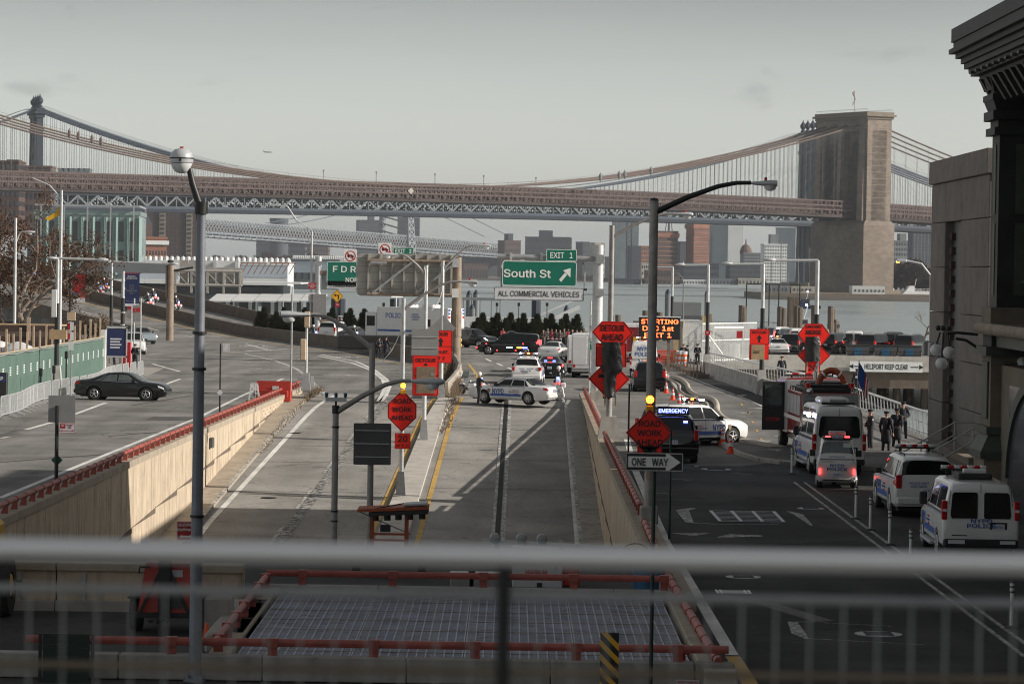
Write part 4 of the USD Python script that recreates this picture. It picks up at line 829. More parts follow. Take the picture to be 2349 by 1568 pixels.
far_building('dark block between the two unfinished towers',1556,1580,556,648,2560,'bldg_slate',6,16,14)
far_building('taller unfinished tower with a sunlit orange side',1576,1632,512,648,2500,'bldg_rust',12,26,24,extra=site)
far_building('grey tower with a regular window grid',1630,1671,502,648,2450,'bldg_blue',8,26,10,wf=.5,win='bldg_slate')
far_building('tall white tower in sunlight',1668,1706,514,610,2900,'bldg_white',9,24,6,win='bldg_grey',wf=.4)
far_building('grey brick block with a small dome',1700,1750,582,650,2400,'bldg_grey',9,10,10,extra=lambda t,w,dp,h:part(t,'dome',lathe([(5,0),(4.6,3),(3,6),(.6,7.5),(.3,11)],12,(-w*.3,0,h)),'bldg_brown'))
far_building('cream office block in sunlight left of the stone tower',1748,1806,562,652,2350,'bldg_white',9,12,8,win='bldg_grey',wf=.6,extra=bulk(-.2,.15,8,'bldg_grey'))
far_building('pale blue tower behind the cream office block',1782,1826,524,652,2700,'bldg_blue',8,24,8,win='bldg_slate')
far_building('dark long warehouse on the far quay',1560,1650,606,650,2300,'bldg_slate',14,3,6)
far_building('dark brick warehouse near the water left of the grey tower',1480,1560,622,650,2280,'bldg_brown',12,2,4)
far_building('slate warehouse block below the white tower',1668,1745,606,650,2250,'bldg_slate',12,4,6)
far_building('grey flats right of the stone tower',2035,2092,554,660,2300,'bldg_grey',8,9,10,extra=bulk(0,.3,6,'bldg_grey'))
far_building('dark blue tower with pale grid right of the stone tower',2088,2150,520,660,2250,'bldg_slate',7,18,8,win='bldg_grey',wf=.25,hf=.7)
for i,(x0,x1,y0,m)in enumerate(((1400,1470,641,'bldg_slate'),(1475,1560,643,'bldg_brown'),(1565,1620,644,'bldg_white'),(1622,1690,642,'bldg_grey'),(1690,1760,641,'bldg_cream'),(1300,1395,638,'bldg_slate'),(1060,1120,606,'bldg_brown'))):
 far_building(('low dark quay shed below the glass tower','low brown quay shed behind the lamp pole','white quay shed below the orange tower','long grey quay shed below the grey tower','pale quay hall near the stone tower','low dark quay wall behind the gantry sign','low brick shed on the far bank beside the sign board')[i],x0,x1,y0,652,2230 if i<5 else 3250,m,8,1,4,name='quay_shed')
def belt(label,x0,x1,yt,yb,Y,n,seed):
 rg=np.random.default_rng(seed);px=rg.uniform(x0,x1,n);c=[]
 base=zat(yb,Y,(x0+x1)/2);top=zat(yt,Y,(x0+x1)/2);h=top-base;prof=.65+.35*np.sin(px*.09+seed)*np.sin(px*.031+2)
 P=np.c_[[xat(p,Y)for p in px],Y+rg.uniform(-30,30,n),base+h*prof*rg.uniform(0,1,n)**.7];s=h*.07
 d=rg.normal(size=(n,3,3));v=(P[:,None]+d*s).reshape(-1,3);solo('tree_belt',(v,np.arange(3*n).reshape(-1,3)),'leaf_far',label,kind='stuff')
belt('brown bare woods on the far bank below the lattice bridge',540,1000,580,614,3050,9000,3)
belt('bare trees on the far bank left of the lattice bridge',430,600,586,610,2600,4000,4)
belt('brown bare trees right of the stone tower',2030,2150,590,660,1650,3000,5)
belt('bare trees along the far quay',1320,1420,626,645,3100,1500,6)
dock=thing('dock','dark low dock with sheds at the foot of the stone tower','dock')
a,b=D(1745,672,1400),D(2160,672,1400);part(dock,'quay',bb(a[0],b[0],1400,1500,-5,zat(674,1400,1950)),'stone_dark');z=zat(674,1400,1950)
for x0,x1,h,m in((1760,1812,4.2,'bldg_grey'),(1815,1870,3.0,'bldg_cream'),(1955,2030,3.6,'bldg_white')):p,q=D(x0,670,1410),D(x1,670,1410);part(dock,'shed',bb(p[0],q[0],1410,1424,z,z+h),m);part(dock,'shed_window',cat([bb(u,u+.8,1409.9,1410,z+1,z+2)for u in np.arange(p[0]+1,q[0]-1,1.8)]),'window_dark',kind='stuff')
for i,px in enumerate((1768,1790,1806,1830)):part(dock,'mast',cyl((xat(px,1405),1405,z),(xat(px,1405),1405,z+(14,24,9,16)[i]),.22,5),'wire_grey')
def ferry(label,px,py,Y,L,flip=1):
 p=G(px,py,WATER);t=thing('ferry',label,'ferry',(p[0],p[1],WATER),6 if flip>0 else 186)
 hull=[(-L/2,1.9),(-L/2,-.4),(L*.36,-.4),(L*.5,2.4)]
 m=prism(Polygon(hull),-3.6,3.6);v=np.asarray(m.vertices);part(t,'hull',(np.c_[v[:,0],v[:,2],v[:,1]],np.asarray(m.faces)[:,::-1]),'bldg_white')
 part(t,'hull_stripe',bb(-L/2+.2,L*.4,-3.68,-3.58,-.3,.7),'boat_blue');part(t,'cabin',hexa([(-L*.42,-3.3,1.9),(L*.3,-3.3,1.9),(L*.3,3.3,1.9),(-L*.42,3.3,1.9),(-L*.42,-3,4.4),(L*.2,-3,4.4),(L*.2,3,4.4),(-L*.42,3,4.4)]),'bldg_white')
 part(t,'cabin_window',bb(-L*.38,L*.2,-3.35,-3.1,2.5,3.6),'window_dark');part(t,'wheelhouse',hexa([(L*.02,-2,4.4),(L*.18,-2,4.4),(L*.18,2,4.4),(L*.02,2,4.4),(L*.02,-1.8,6.8),(L*.12,-1.8,6.8),(L*.12,1.8,6.8),(L*.02,1.8,6.8)]),'bldg_white');part(t,'upper_rail',cat([bar((-L*.42,-3,5.4),(0,-3,5.4),.12)]+[bar((x,-3,4.4),(x,-3,5.4),.1)for x in np.linspace(-L*.42,0,9)]),'bldg_white',kind='stuff');part(t,'mast',cyl((0,0,6.8),(-.6,0,10),.12,5),'bldg_white')
ferry('white ferry with a long dark window band moored right of the stone tower',2030,686,0,24);ferry('white ferry at the right edge of the water, partly behind the pale building',2098,689,0,25,-1)
def launch(label,px,py,L,deck,hullm,cab):
 p=G(px,py,WATER);t=thing('police_boat',label,'boat',(p[0],p[1],WATER),176)
 v=np.array([(-L/2,-1.5,-.3),(L*.3,-1.5,-.3),(L*.5,0,-.1),(L*.3,1.5,-.3),(-L/2,1.5,-.3),(-L/2,-1.7,1.1),(L*.3,-1.7,1.3),(L*.55,0,1.7),(L*.3,1.7,1.3),(-L/2,1.7,1.1)]);h=trimesh.convex.convex_hull(v);part(t,'hull',h,hullm)
 part(t,'cabin',hexa([(-L*.15,-1.1,1.1),(L*.2,-1.1,1.2),(L*.2,1.1,1.2),(-L*.15,1.1,1.1),(-L*.15,-1,3.2),(L*.12,-1,3.2),(L*.12,1,3.2),(-L*.15,1,3.2)]),cab);part(t,'cabin_window',cat([bb(-L*.1,L*.1,s*1.09-.03,s*1.09+.03,2.1,2.9)for s in(-1,1)]),'window_dark',kind='stuff')
 part(t,'mast',cat([cyl((-L*.05,0,3.2),(-L*.1,0,5.6),.09,5),bar((-L*.07,-.7,4.6),(-L*.07,.7,4.6),.1)]),'bldg_white');part(t,'beacon',bc((-L*.08,0,5.7),(.4,.4,.3)),'glow_blue_white');part(t,'bow_rail',tube([(L*.2,-1.2,2),(L*.5,0,2.4),(L*.2,1.2,2)],.05,5),'galv')
launch('small dark blue police launch crossing the river',1846,708,10.5,1,'boat_blue','boat_blue')
launch('grey boat with tall mast moored behind the pier fence',1835,768,14,1,'bldg_grey','bldg_white')
pl=thing('airplane','small airliner low in the distant sky','airplane',D(614,349,5200),12)
part(pl,'fuselage',lathe([(.05,-7),(.9,-5),(1.0,4),(.5,7),(.05,8)],8,axis='x'),'bldg_grey');part(pl,'wing',cat([hexa([(-1,-1,-.3),(1.6,-1,-.3),(0,-7,.2),(-1.2,-7,.2),(-1,-1,-.1),(1.6,-1,-.1),(0,-7,.3),(-1.2,-7,.3)]),hexa([(-1,1,-.3),(1.6,1,-.3),(0,7,.2),(-1.2,7,.2),(-1,1,-.1),(1.6,1,-.1),(0,7,.3),(-1.2,7,.3)])]),'bldg_grey');part(pl,'tail_fin',hexa([(-7,-.1,0),(-4.5,-.1,0),(-4.5,.1,0),(-7,.1,0),(-7.4,-.1,3),(-6.4,-.1,3),(-6.4,.1,3),(-7.4,.1,3)]),'bldg_grey')
HZ=usdkit.material(stage,'/World/Looks/haze',{'v':('principled_volume',{'color':(.80,.87,.97),'density':.00005,'anisotropy':.2})},[],volume='v.volume')
M['haze']=HZ
solo('haze',bb(-9000,9000,-400,12000,-8.5,112),'haze','thin winter haze over the harbour',kind='stuff')
class Body:
 """Lofted car body. st: rows (x, bottom z, belt z, top z, half width at belt, half width of the top edge)."""
 def __init__(s,st,n=46):
  a=np.array(sorted(st));s.x0,s.x1=a[0,0],a[-1,0];s.f=[PchipInterpolator(a[:,0],a[:,k])for k in range(1,6)]
  s.xs=np.unique(np.round(np.r_[np.linspace(s.x0,s.x1,n),a[:,0]],4))
 def ring(s,x):
  gc,be,to,wb,wt=(float(f(x))for f in s.f);ed=min(.10,max(to-be,.02)*.4)
  return np.array([(0,gc),(wb*.90,gc),(wb*.985,gc+.10),(wb,gc+(be-gc)*.55),(wb*.985,be-.04),(wb*.955,be),(wt,to-ed),(wt*.86,to-ed*.22),(wt*.5,to-.004),(0,to)])
 def S(s,x,u):
  r=s.ring(x);i=min(int(u),8);return r[i]*(1-(u-i))+r[i+1]*(u-i)
 def mesh(s,arches=(),r=.4,w=1.0):
  rows=[]
  for x in s.xs:
   q=s.ring(x);rows.append(np.c_[np.full(18,x),np.r_[q[:,0],-q[-2:0:-1,0]],np.r_[q[:,1],q[-2:0:-1,1]]])
  k,m=18,len(rows);v=np.vstack(rows);f=[];i=np.arange(k);j=(i+1)%k
  for q in range(m-1):f+=[np.c_[q*k+i,(q+1)*k+i,(q+1)*k+j],np.c_[q*k+i,(q+1)*k+j,q*k+j]]
  v=np.vstack([v,rows[0].mean(0),rows[-1].mean(0)]);f+=[np.c_[i,j,np.full(k,m*k)],np.c_[(m-1)*k+j,(m-1)*k+i,np.full(k,m*k+1)]]
  b=trimesh.Trimesh(v,np.vstack(f),process=True)
  if b.volume<0:b.invert()
  try:
   for ax in arches:
    c=trimesh.creation.cylinder(radius=r,height=6*w,sections=24);c.apply_transform(trimesh.transformations.rotation_matrix(math.pi/2,(1,0,0)));c.apply_translation((ax,0,r-.06))
    b2=trimesh.boolean.difference([b,c],engine='manifold')
    if len(b2.faces)>50:b=b2
  except Exception:pass
  return b
 def patch(s,xb,xt,u0,u1,side=1,nx=8,nu=4,e=.008):
  v,f=[],[]
  for a in range(nx+1):
   for c in range(nu+1):
    t=c/nu;u=u0+(u1-u0)*t;x=(xb[0]*(1-t)+xt[0]*t)*(1-a/nx)+(xb[1]*(1-t)+xt[1]*t)*a/nx
    x=min(max(x,s.x0+.002),s.x1-.002);p=s.S(x,u);q=s.S(x,min(u+.05,9))-s.S(x,max(u-.05,0));d=(s.S(min(x+.03,s.x1),u)-s.S(max(x-.03,s.x0),u))/.06
    nn=np.cross([1,d[0],d[1]],[0,q[0],q[1]]);nn/=np.linalg.norm(nn)+1e-9
    if nn[1]<0 and p[0]>.3:nn=-nn
    if nn[2]<0 and u>6:nn=-nn
    v.append((x+nn[0]*e,(p[0]+nn[1]*e)*side,p[1]+nn[2]*e))
  w=nu+1
  for a in range(nx):
   for c in range(nu):f.append((a*w+c,(a+1)*w+c,(a+1)*w+c+1,a*w+c+1)[::1 if side>0 else-1])
  return(np.array(v),np.array(f))
 def top(s,xb,xt,u0=6.15,e=.008,nx=10):
  return cat([s.patch(xb,xt,u0,9,sd,nx,6,e)for sd in(1,-1)])
def wheel(t,x,y,r,w=.23,alloy=True):
 sg=1 if y>0 else-1
 tyre=lathe([(r*.62,-w/2),(r*.9,-w/2),(r,-w*.32),(r,w*.32),(r*.9,w/2),(r*.62,w/2),(r*.62,-w/2)],22,(x,y,r),'y');tp=part(t,'wheel',tyre,'rubber',smooth=35)
 o=y+sg*w*.46;m=[lathe([(r*.66,0),(r*.60,sg*.03),(r*.52,-sg*.02)],22,(x,o,r),'y'),lathe([(r*.2,0),(.001,sg*.03)],10,(x,o,r),'y')]
 part(tp,'rim_back',lathe([(r*.62,-sg*.045),(.001,-sg*.045)],16,(x,o,r),'y'),'black_plastic')
 for k in range(5 if alloy else 8):
  a=k*2*math.pi/(5 if alloy else 8)+.3;c,q=math.cos(a),math.sin(a);m.append(bar((x+c*r*.12,o+sg*.005,r+q*r*.12),(x+c*r*.58,o+sg*.005,r+q*r*.58),r*(.26 if alloy else .2),.03))
 part(tp,'rim',m,'rim_alloy')
def light_bar(t,x,z,w=1.2,on=True,cols=None):
 b=part(t,'light_bar',cb(x-.13,x+.13,-w/2,w/2,z,z+.05,.015),'black_plastic');k=7
 part(b,'bar_foot',cat([bb(x-.05,x+.05,y-.04,y+.04,z-.09,z)for y in(-w*.36,w*.36)]),'black_plastic')
 cols=cols or(['glow_blue_white','lens_clear','lens_red','glow_amber','lens_red','lens_clear','glow_blue_white']if on else['lens_clear','lens_red','lens_clear','lens_red','lens_clear','lens_red','lens_clear'])
 for i in range(k):
  y=-w/2+w*(i+.5)/k;part(b,'lens',cb(x-.11,x+.11,y-w/k*.44,y+w/k*.44,z+.05,z+.14,.02),cols[i])
def plate(t,x,z,txt='2481',back=True):
 s=-1 if back else 1;p=part(t,'number_plate',bb(x-.008,x+.008,-.16,.16,z-.08,z+.08),'sign_white')
 part(p,'plate_number',mv(text(txt,.075,width=.24),(x+s*.011,0,z),rz=-math.pi/2 if back else math.pi/2),'letter_blue')
def side_text(t,s,x,y,z,h,mat='letter_blue',bold=True,w=None,nm='lettering'):
 for sg in(1,-1):part(t,nm,mv(text(s,h,bold,width=w),(x,sg*y,z),rz=math.pi if sg>0 else 0),mat)
def back_text(t,rows,x,z,h,mat='letter_blue',w=None,y=0,gap=1.35,rzx=None,bold=True):
 for i,r in enumerate(rows):part(t,'lettering',mv(text(r,h,bold,width=w[i]if w else None),(x(z-i*h*gap)if callable(x)else x,y,z-i*h*gap),rz=-math.pi/2),mat)
KIND={}
KIND['sedan']=dict(st=[(-2.68,.42,.78,.84,.80,.62),(-2.60,.30,.92,.985,.90,.74),(-2.3,.24,.955,1.04,.955,.79),(-1.72,.22,.965,1.07,.985,.80),(-.98,.22,.97,1.415,.99,.60),(-.3,.22,.965,1.46,.99,.625),(.35,.22,.955,1.44,.985,.61),(1.18,.22,.945,1.04,.975,.78),(2.1,.24,.87,.955,.955,.78),(2.5,.28,.78,.86,.90,.72),(2.66,.40,.64,.70,.80,.6)],r=.34,ax=(-1.38,1.53),ws=((.40,1.12),(.40,1.12)),rw=((-1.70,-1.02),(-1.70,-1.02)),sw=[((-.20,.98),(-.20,.36)),((-1.12,-.27),(-.92,-.27))],qw=[((-1.42,-1.17),(-1.02,-.96))],tl=(-2.62,.82),hl=(2.52,.73),mir=.72,L=2.68)
KIND['fastback']=dict(st=[(-2.55,.45,.85,.92,.82,.62),(-2.47,.32,.99,1.06,.91,.74),(-2.15,.25,1.02,1.12,.96,.78),(-1.85,.24,1.03,1.15,.98,.78),(-.75,.23,1.03,1.50,.985,.59),(-.15,.23,1.02,1.545,.985,.61),(.4,.23,1.01,1.51,.98,.6),(1.32,.23,.97,1.07,.965,.78),(2.05,.25,.88,.98,.95,.78),(2.42,.3,.74,.84,.88,.7),(2.56,.42,.60,.68,.76,.55)],r=.365,ax=(-1.42,1.46),ws=((.46,1.24),(.46,1.24)),rw=((-1.80,-.82),(-1.80,-.82)),sw=[((-.1,1.02),(-.1,.42)),((-1.05,-.18),(-.72,-.18))],qw=[((-1.45,-1.12),(-.9,-.8))],tl=(-2.49,.90),hl=(2.36,.74),mir=.78,L=2.56)
KIND['suv']=dict(st=[(-2.52,.48,.82,.88,.84,.70),(-2.46,.36,1.06,1.13,.94,.80),(-2.40,.3,1.10,1.24,.965,.78),(-2.12,.28,1.12,1.70,.985,.66),(-1.5,.27,1.12,1.785,1.0,.68),(-.4,.27,1.11,1.80,1.0,.69),(.30,.27,1.10,1.76,1.0,.67),(1.22,.27,1.07,1.17,.99,.80),(2.0,.29,1.0,1.10,.97,.80),(2.36,.32,.86,.98,.92,.74),(2.5,.44,.66,.76,.80,.6)],r=.39,ax=(-1.42,1.44),ws=((.38,1.16),(.38,1.16)),rw=((-2.385,-2.16),(-2.385,-2.16)),sw=[((-.12,1.02),(-.12,.42)),((-1.12,-.20),(-1.08,-.20)),((-2.05,-1.22),(-1.92,-1.2))],qw=[],tl=(-2.44,1.0),hl=(2.30,.84),mir=.72,L=2.52)
KIND['big_suv']=dict(st=[(-2.84,.5,.80,.86,.90,.78),(-2.80,.40,1.12,1.18,.98,.84),(-2.76,.36,1.17,1.30,1.0,.82),(-2.60,.34,1.18,1.82,1.01,.74),(-2.0,.33,1.18,1.90,1.015,.755),(-.4,.33,1.17,1.92,1.015,.76),(.35,.33,1.16,1.88,1.015,.74),(1.12,.33,1.14,1.24,1.005,.84),(2.2,.35,1.08,1.17,.99,.84),(2.62,.38,.94,1.08,.95,.80),(2.76,.48,.70,.86,.84,.66)],r=.40,ax=(-1.62,1.68),ws=((.42,1.07),(.42,1.07)),rw=((-2.745,-2.63),(-2.745,-2.63)),sw=[((-.05,.95),(-.05,.45)),((-1.08,-.14),(-1.05,-.14)),((-2.5,-1.2),(-2.42,-1.18))],qw=[],tl=(-2.78,1.0),hl=(2.58,.92),mir=.75,L=2.84)
KIND['van']=dict(st=[(-2.86,.5,.75,.80,.95,.86),(-2.83,.42,1.20,1.28,1.0,.90),(-2.78,.40,1.24,1.86,1.01,.84),(-2.62,.38,1.24,2.06,1.015,.80),(-2.0,.38,1.24,2.10,1.015,.80),(.6,.38,1.23,2.08,1.015,.79),(1.1,.38,1.22,1.98,1.01,.77),(1.85,.38,1.15,1.28,1.0,.86),(2.5,.40,1.0,1.10,.97,.82),(2.75,.44,.80,.92,.92,.78),(2.84,.5,.66,.74,.84,.68)],r=.38,ax=(-1.65,1.78),ws=((1.16,1.82),(1.16,1.82)),rw=None,sw=[((.68,1.62),(.68,1.22)),((-.9,.5),(-.9,.5)),((-2.45,-1.05),(-2.4,-1.05))],qw=[],tl=None,hl=(2.66,.86),mir=1.35,L=2.86)
KIND['high_van']=dict(st=[(-2.92,.5,.80,.86,.93,.86),(-2.89,.42,1.22,1.30,.985,.92),(-2.84,.40,1.30,2.30,.995,.86),(-2.70,.38,1.30,2.56,1.0,.82),(-2.0,.38,1.30,2.62,1.0,.82),(.8,.38,1.30,2.60,1.0,.82),(1.35,.38,1.28,2.44,.995,.80),(2.15,.38,1.20,1.36,.98,.84),(2.6,.40,1.02,1.16,.95,.80),(2.86,.46,.76,.90,.88,.72),(2.94,.54,.64,.72,.80,.62)],r=.36,ax=(-1.75,1.85),ws=((1.42,2.10),(1.42,2.10)),rw=None,sw=[((.95,1.95),(.95,1.5)),((-.6,.75),(-.6,.75)),((-2.4,-.8),(-2.4,-.8))],qw=[],tl=None,hl=(2.72,.92),mir=1.6,L=2.92)
def make_car(kind,name,label,catg,paint,police=None,bar_on=None,glass='car_glass',tail='lens_red',plate_no='4172',trim='black_plastic',group=None,extra=None,mirror='black_plastic',head='lens_clear',alloy=True):
 k=KIND[kind];B=Body(k['st']);r=k['r'];t=thing(name,label,catg,group=group);hw=max(a[4]for a in k['st']);L=k['L']
 part(t,'body',B.mesh(k['ax'],r+.07,hw),paint,smooth=32)
 part(t,'underside',bb(-L+.35,L-.35,-hw+.16,hw-.16,.2,.45),'black_plastic')
 for x in k['ax']:
  for sg in(1,-1):wheel(t,x,sg*(hw-.13),r,.23,alloy);part(t,'wheel_well',lathe([(r+.065,-.14),(r+.065,.02),(.001,.02)]if sg<0 else[(.001,-.02),(r+.065,-.02),(r+.065,.14)],18,(x,sg*(hw-.26),r+.01),'y'),'black_plastic')
 part(t,'windscreen',B.top(*k['ws']),glass,smooth=60)
 if k['rw']:part(t,'rear_window',B.top(*k['rw']),glass,smooth=60)
 for sg in(1,-1):
  for a,b in k['sw']+k['qw']:part(t,'side_window',B.patch(a,b,5.14,5.93,sg),glass,smooth=60)
  part(t,'belt_trim',B.patch((k['sw'][-1][0][0],k['sw'][0][0][1]),(k['sw'][-1][0][0],k['sw'][0][0][1]),5.0,5.07,sg,14,1,.012),trim)
  for x in{round(q[0][0],2)for q in k['sw'][:2]}|{round(k['sw'][0][0][1],2)}:part(t,'door_gap',B.patch((x-.03,x-.017),(x-.03,x-.017),1.6,5.0,sg,1,10,.004),'ink')
  for a,b in k['sw'][:2]:part(t,'door_handle',B.patch((a[0]+.05,a[0]+.23),(a[0]+.05,a[0]+.23),4.2,4.5,sg,1,1,.03),mirror if paint=='car_black'else paint)
  y=hw+.05;mx=k['mir'];zb=float(B.f[1](mx));part(t,'mirror',cb(mx-.10,mx+.06,sg*y-.12 if sg>0 else sg*y-.08,sg*y+.08 if sg>0 else sg*y+.12,zb+.02,zb+(.2 if'van'not in kind else .36),.03),mirror)
  hx,hz=k['hl'];a=B.patch((hx-.22,hx+.05),(hx-.26,hx-.02),3.75,4.75,sg,4,2,.012);part(t,'headlight',cat([a,B.patch((hx+.05,hx+.10),(hx-.02,hx+.06),3.75,4.75,sg,2,2,.012)]),head)
  if k['tl']:x=k['tl'][0];part(t,'taillight',B.patch((x-.03,x+.24),(x-.01,x+.28),3.7,5.0 if'suv'in kind else 4.9,sg,4,3,.013),tail)
 part(t,'grille',cb(L-.16,L-.02,-.5,.5,.42,.62,.03),'black_plastic')
 if trim=='black_plastic'and'suv'in kind:part(t,'sill',cat([B.patch((k['ax'][0]+r+.1,k['ax'][1]-r-.1),(k['ax'][0]+r+.1,k['ax'][1]-r-.1),1.1,2.0,sg,6,1,.014)for sg in(1,-1)]),'black_plastic')
 zt_=max(a[3]for a in k['st'])
 if kind in('suv','big_suv'):
  for sg in(1,-1):part(t,'roof_rail',tube([(-2.0,sg*.60,zt_-.05),(-1.9,sg*.60,zt_+.03),(.1,sg*.60,zt_+.03),(.25,sg*.60,zt_-.06)],.018,6),'black_plastic')
  for sg in(1,-1):part(t,'taillight',cb(-L-.012,-L+.22,sg*hw*.86-.085,sg*hw*.86+.085,.92,1.34 if kind=='big_suv'else 1.16,.02),tail)
  part(t,'rear_bumper',cb(-L-.05,-L+.25,-hw*.93,hw*.93,.42,.66,.05),paint);plate(t,-L-.015,.86,plate_no);part(t,'hatch_gap',cat([bb(-L+.03,-L+.05,-hw*.72,hw*.72,.70,.72)]),'ink')
 elif kind in('sedan','fastback'):
  part(t,'rear_bumper',cb(-L-.04,-L+.3,-hw*.9,hw*.9,.36,.62,.06),paint);plate(t,-L-.01,.76,plate_no);part(t,'front_bumper',cb(L-.3,L+.03,-hw*.86,hw*.86,.34,.55,.07),paint)
 else:
  zz=2.06 if kind=='van'else 2.5;wz0,wz1=(1.16,1.84)if kind=='van'else(1.42,2.22)
  sl=(lambda z:-L+.035+max(0,z-1.25)*.09)if kind=='van'else(lambda z:-L+.03+max(0,z-1.3)*.05)
  for sg in(1,-1):
   o,i_,x0,x1=sg*.80,sg*.07,sl(wz0)-.035,sl(wz1)-.045
   if kind=='van'or sg>0:
    yy=(i_,o)if kind=='van'else(-.80,.80);c=lambda z,f_:(yy[0]*(1-f_)+yy[1]*f_);ring=[(.02,wz0+.05),(.05,wz0),(.95,wz0),(.99,wz0+.08),(.93,wz1-.06),(.87,wz1),(.06,wz1),(.02,wz1-.05)]if kind=='van'else[(.01,wz0+.1),(.05,wz0),(.95,wz0),(.99,wz0+.1),(.95,wz1-.08),(.9,wz1),(.1,wz1),(.05,wz1-.08)]
    p=np.array([(x0+(x1-x0)*(z-wz0)/(wz1-wz0),c(z,f_),z)for f_,z in ring]);v=np.vstack([p,p+[.03,0,0],p.mean(0)[None]-[.004,0,0]]);n_=len(p);i2=np.arange(n_);j2=(i2+1)%n_
    part(t,'rear_window',(v,np.vstack([np.c_[i2,j2,np.full(n_,2*n_)],np.c_[i2,n_+j2,j2],np.c_[i2,n_+i2,n_+j2]])),glass)
   part(t,'taillight',cb(-L-.015,-L+.16,sg*hw-.13 if sg>0 else-hw-.005,hw+.005 if sg>0 else-hw+.13,(1.12 if kind=='van'else .95),(1.62 if kind=='van'else 1.55),.02),tail)
   part(t,'reverse_lens',bb(-L-.022,-L+.02,sg*(hw-.065)-.055,sg*(hw-.065)+.055,1.33 if kind=='van'else 1.2,1.40 if kind=='van'else 1.28),'lens_clear')
  part(t,'door_gap',cat([bar((sl(.6)-.012,0,.6),(sl(zz)-.012,0,zz),.014)]+([bar((sl(.62)-.014,sg*.88,.62),(sl(zz-.2)-.014,sg*.80,zz-.15),.012)for sg in(1,-1)])),'ink')
  part(t,'rear_bumper',cb(-L-.1,-L+.2,-hw*.96,hw*.96,.40,.62,.04),'black_plastic')
  part(t,'plate_frame',cb(sl(.95)-.03,sl(.95)+.03,-.72,-.22,.80,1.08,.03),'black_plastic');p=part(t,'number_plate',bb(sl(.95)-.042,sl(.95)-.028,-.63,-.31,.86,1.02),'sign_white');part(p,'plate_number',mv(text(plate_no,.075,width=.24),(sl(.95)-.045,-.47,.94),rz=-math.pi/2),'letter_blue')
  for sg in(1,-1):part(t,'running_board',cb(-1.1,1.2,sg*(hw+.02)-.1,sg*(hw+.02)+.1,.32,.40,.02),'galv')
 if police:
  for sg in(1,-1):
   part(t,'blue_stripe',B.patch((k['ax'][0]-.7,k['ax'][1]-.45),(k['ax'][0]-.7,k['ax'][1]-.45),4.3,4.62,sg,14,1,.006),'letter_blue');part(t,'blue_stripe',B.patch((k['ax'][0]+r+.1,k['ax'][1]-r-.1),(k['ax'][0]+r+.1,k['ax'][1]-r-.1),2.3,2.75,sg,10,1,.006),'letter_blue')
  zmid=float(B.f[0](0)+(B.f[1](0)-B.f[0](0))*.62);fx=(k['sw'][0][0][0]+k['sw'][0][0][1])/2+.18
  side_text(t,'NYPD',fx,hw+.004,zmid,.26,w=.74);side_text(t,'COURTESY',fx-1.15,hw+.004,zmid+.08,.055,'letter_red',False);side_text(t,'PROFESSIONALISM',fx-1.05,hw+.004,zmid-.02,.055,'letter_blue',False);side_text(t,'RESPECT',fx-1.17,hw+.004,zmid-.12,.055,'letter_red',False)
  for sg in(1,-1):part(t,'shield',mv(vface(Polygon([(-.09,.1),(0,.13),(.09,.1),(.08,-.04),(0,-.14),(-.08,-.04)]),.006),(fx+.62,sg*(hw+.005),zmid),rz=math.pi if sg>0 else 0),'cardboard')
 if bar_on is not None:light_bar(t,.0 if kind!='van'else .9,zt_+.09,1.25,bar_on)
 if extra:extra(t,B,k,hw,L,zt_)
 return t
def place(t,x,y,rz,z=.0,rx=0,ry=0):
 o=UsdGeom.Xformable(t).GetOrderedXformOps();o[0].Set(Gf.Vec3d(x,y,z));o[1].Set(Gf.Vec3f(rx,ry,rz));return t
def here(px,py,z=.0):p=G(px,py,z);return p[0],p[1]
YAW=lambda deg:90-deg
p=here(283,917);place(make_car('fastback','sedan','shiny black sedan driving to the right across the left street','car','car_black',mirror='car_black',trim='chrome',plate_no='8316',glass='car_glass_light'),*p,YAW(96))
def vic(t,B,k,hw,L,zt_):
 part(t,'trunk_gap',B.patch((-2.50,-2.49),(-2.50,-2.49),4.9,9,1,1,6,.006),'ink');part(t,'rear_panel',bb(-L-.02,-L+.05,-.36,.36,.70,.86),'galv')
p=here(1183,926);place(make_car('sedan','police_car','white police sedan with blue stripes standing across the middle lanes beside the officer','police car','car_white',True,None,extra=vic,plate_no='6204',alloy=False),p[0],p[1]+1.2,YAW(-58))
def suvpol(t,B,k,hw,L,zt_):
 part(t,'lettering',mv(text('NYPD     POLICE',.085,True),(-L+.035,0,1.03),rz=-math.pi/2),'letter_blue')
 part(t,'hatch_badge',bb(-L-.02,-L+.04,-.3,.3,.9,.96),'chrome')
p=here(1212,882);car=make_car('suv','police_suv','white police utility vehicle seen from behind with flashing roof lights, behind the parked sedan','police car','car_white',True,True,extra=suvpol,plate_no='5127');place(car,p[0],p[1]+2.5,YAW(3))
def bluelights(t,B,k,hw,L,zt_):
 for y in(-.3,.3):part(t,'rear_blue_lamp',bb(-1.62,-1.5,y-.1,y+.1,1.18,1.24),'glow_blue')
 part(t,'brake_lamp',bb(-1.2,-1.1,-.18,.18,1.39,1.43),'glow_red')
p=here(1263,868);place(make_car('fastback','sedan','black sedan with blue lamps in its rear window, seen from behind','car','car_black',tail='glow_red',extra=bluelights,mirror='car_black',plate_no='3390'),p[0],p[1]+2.5,YAW(2))
def chrome_rear(t,B,k,hw,L,zt_):pass
p=here(1272,826);place(make_car('fastback','police_car','white police sedan seen from behind in front of the press crowd','police car','car_white',None,False,plate_no='7031'),p[0],p[1]+2,YAW(12))
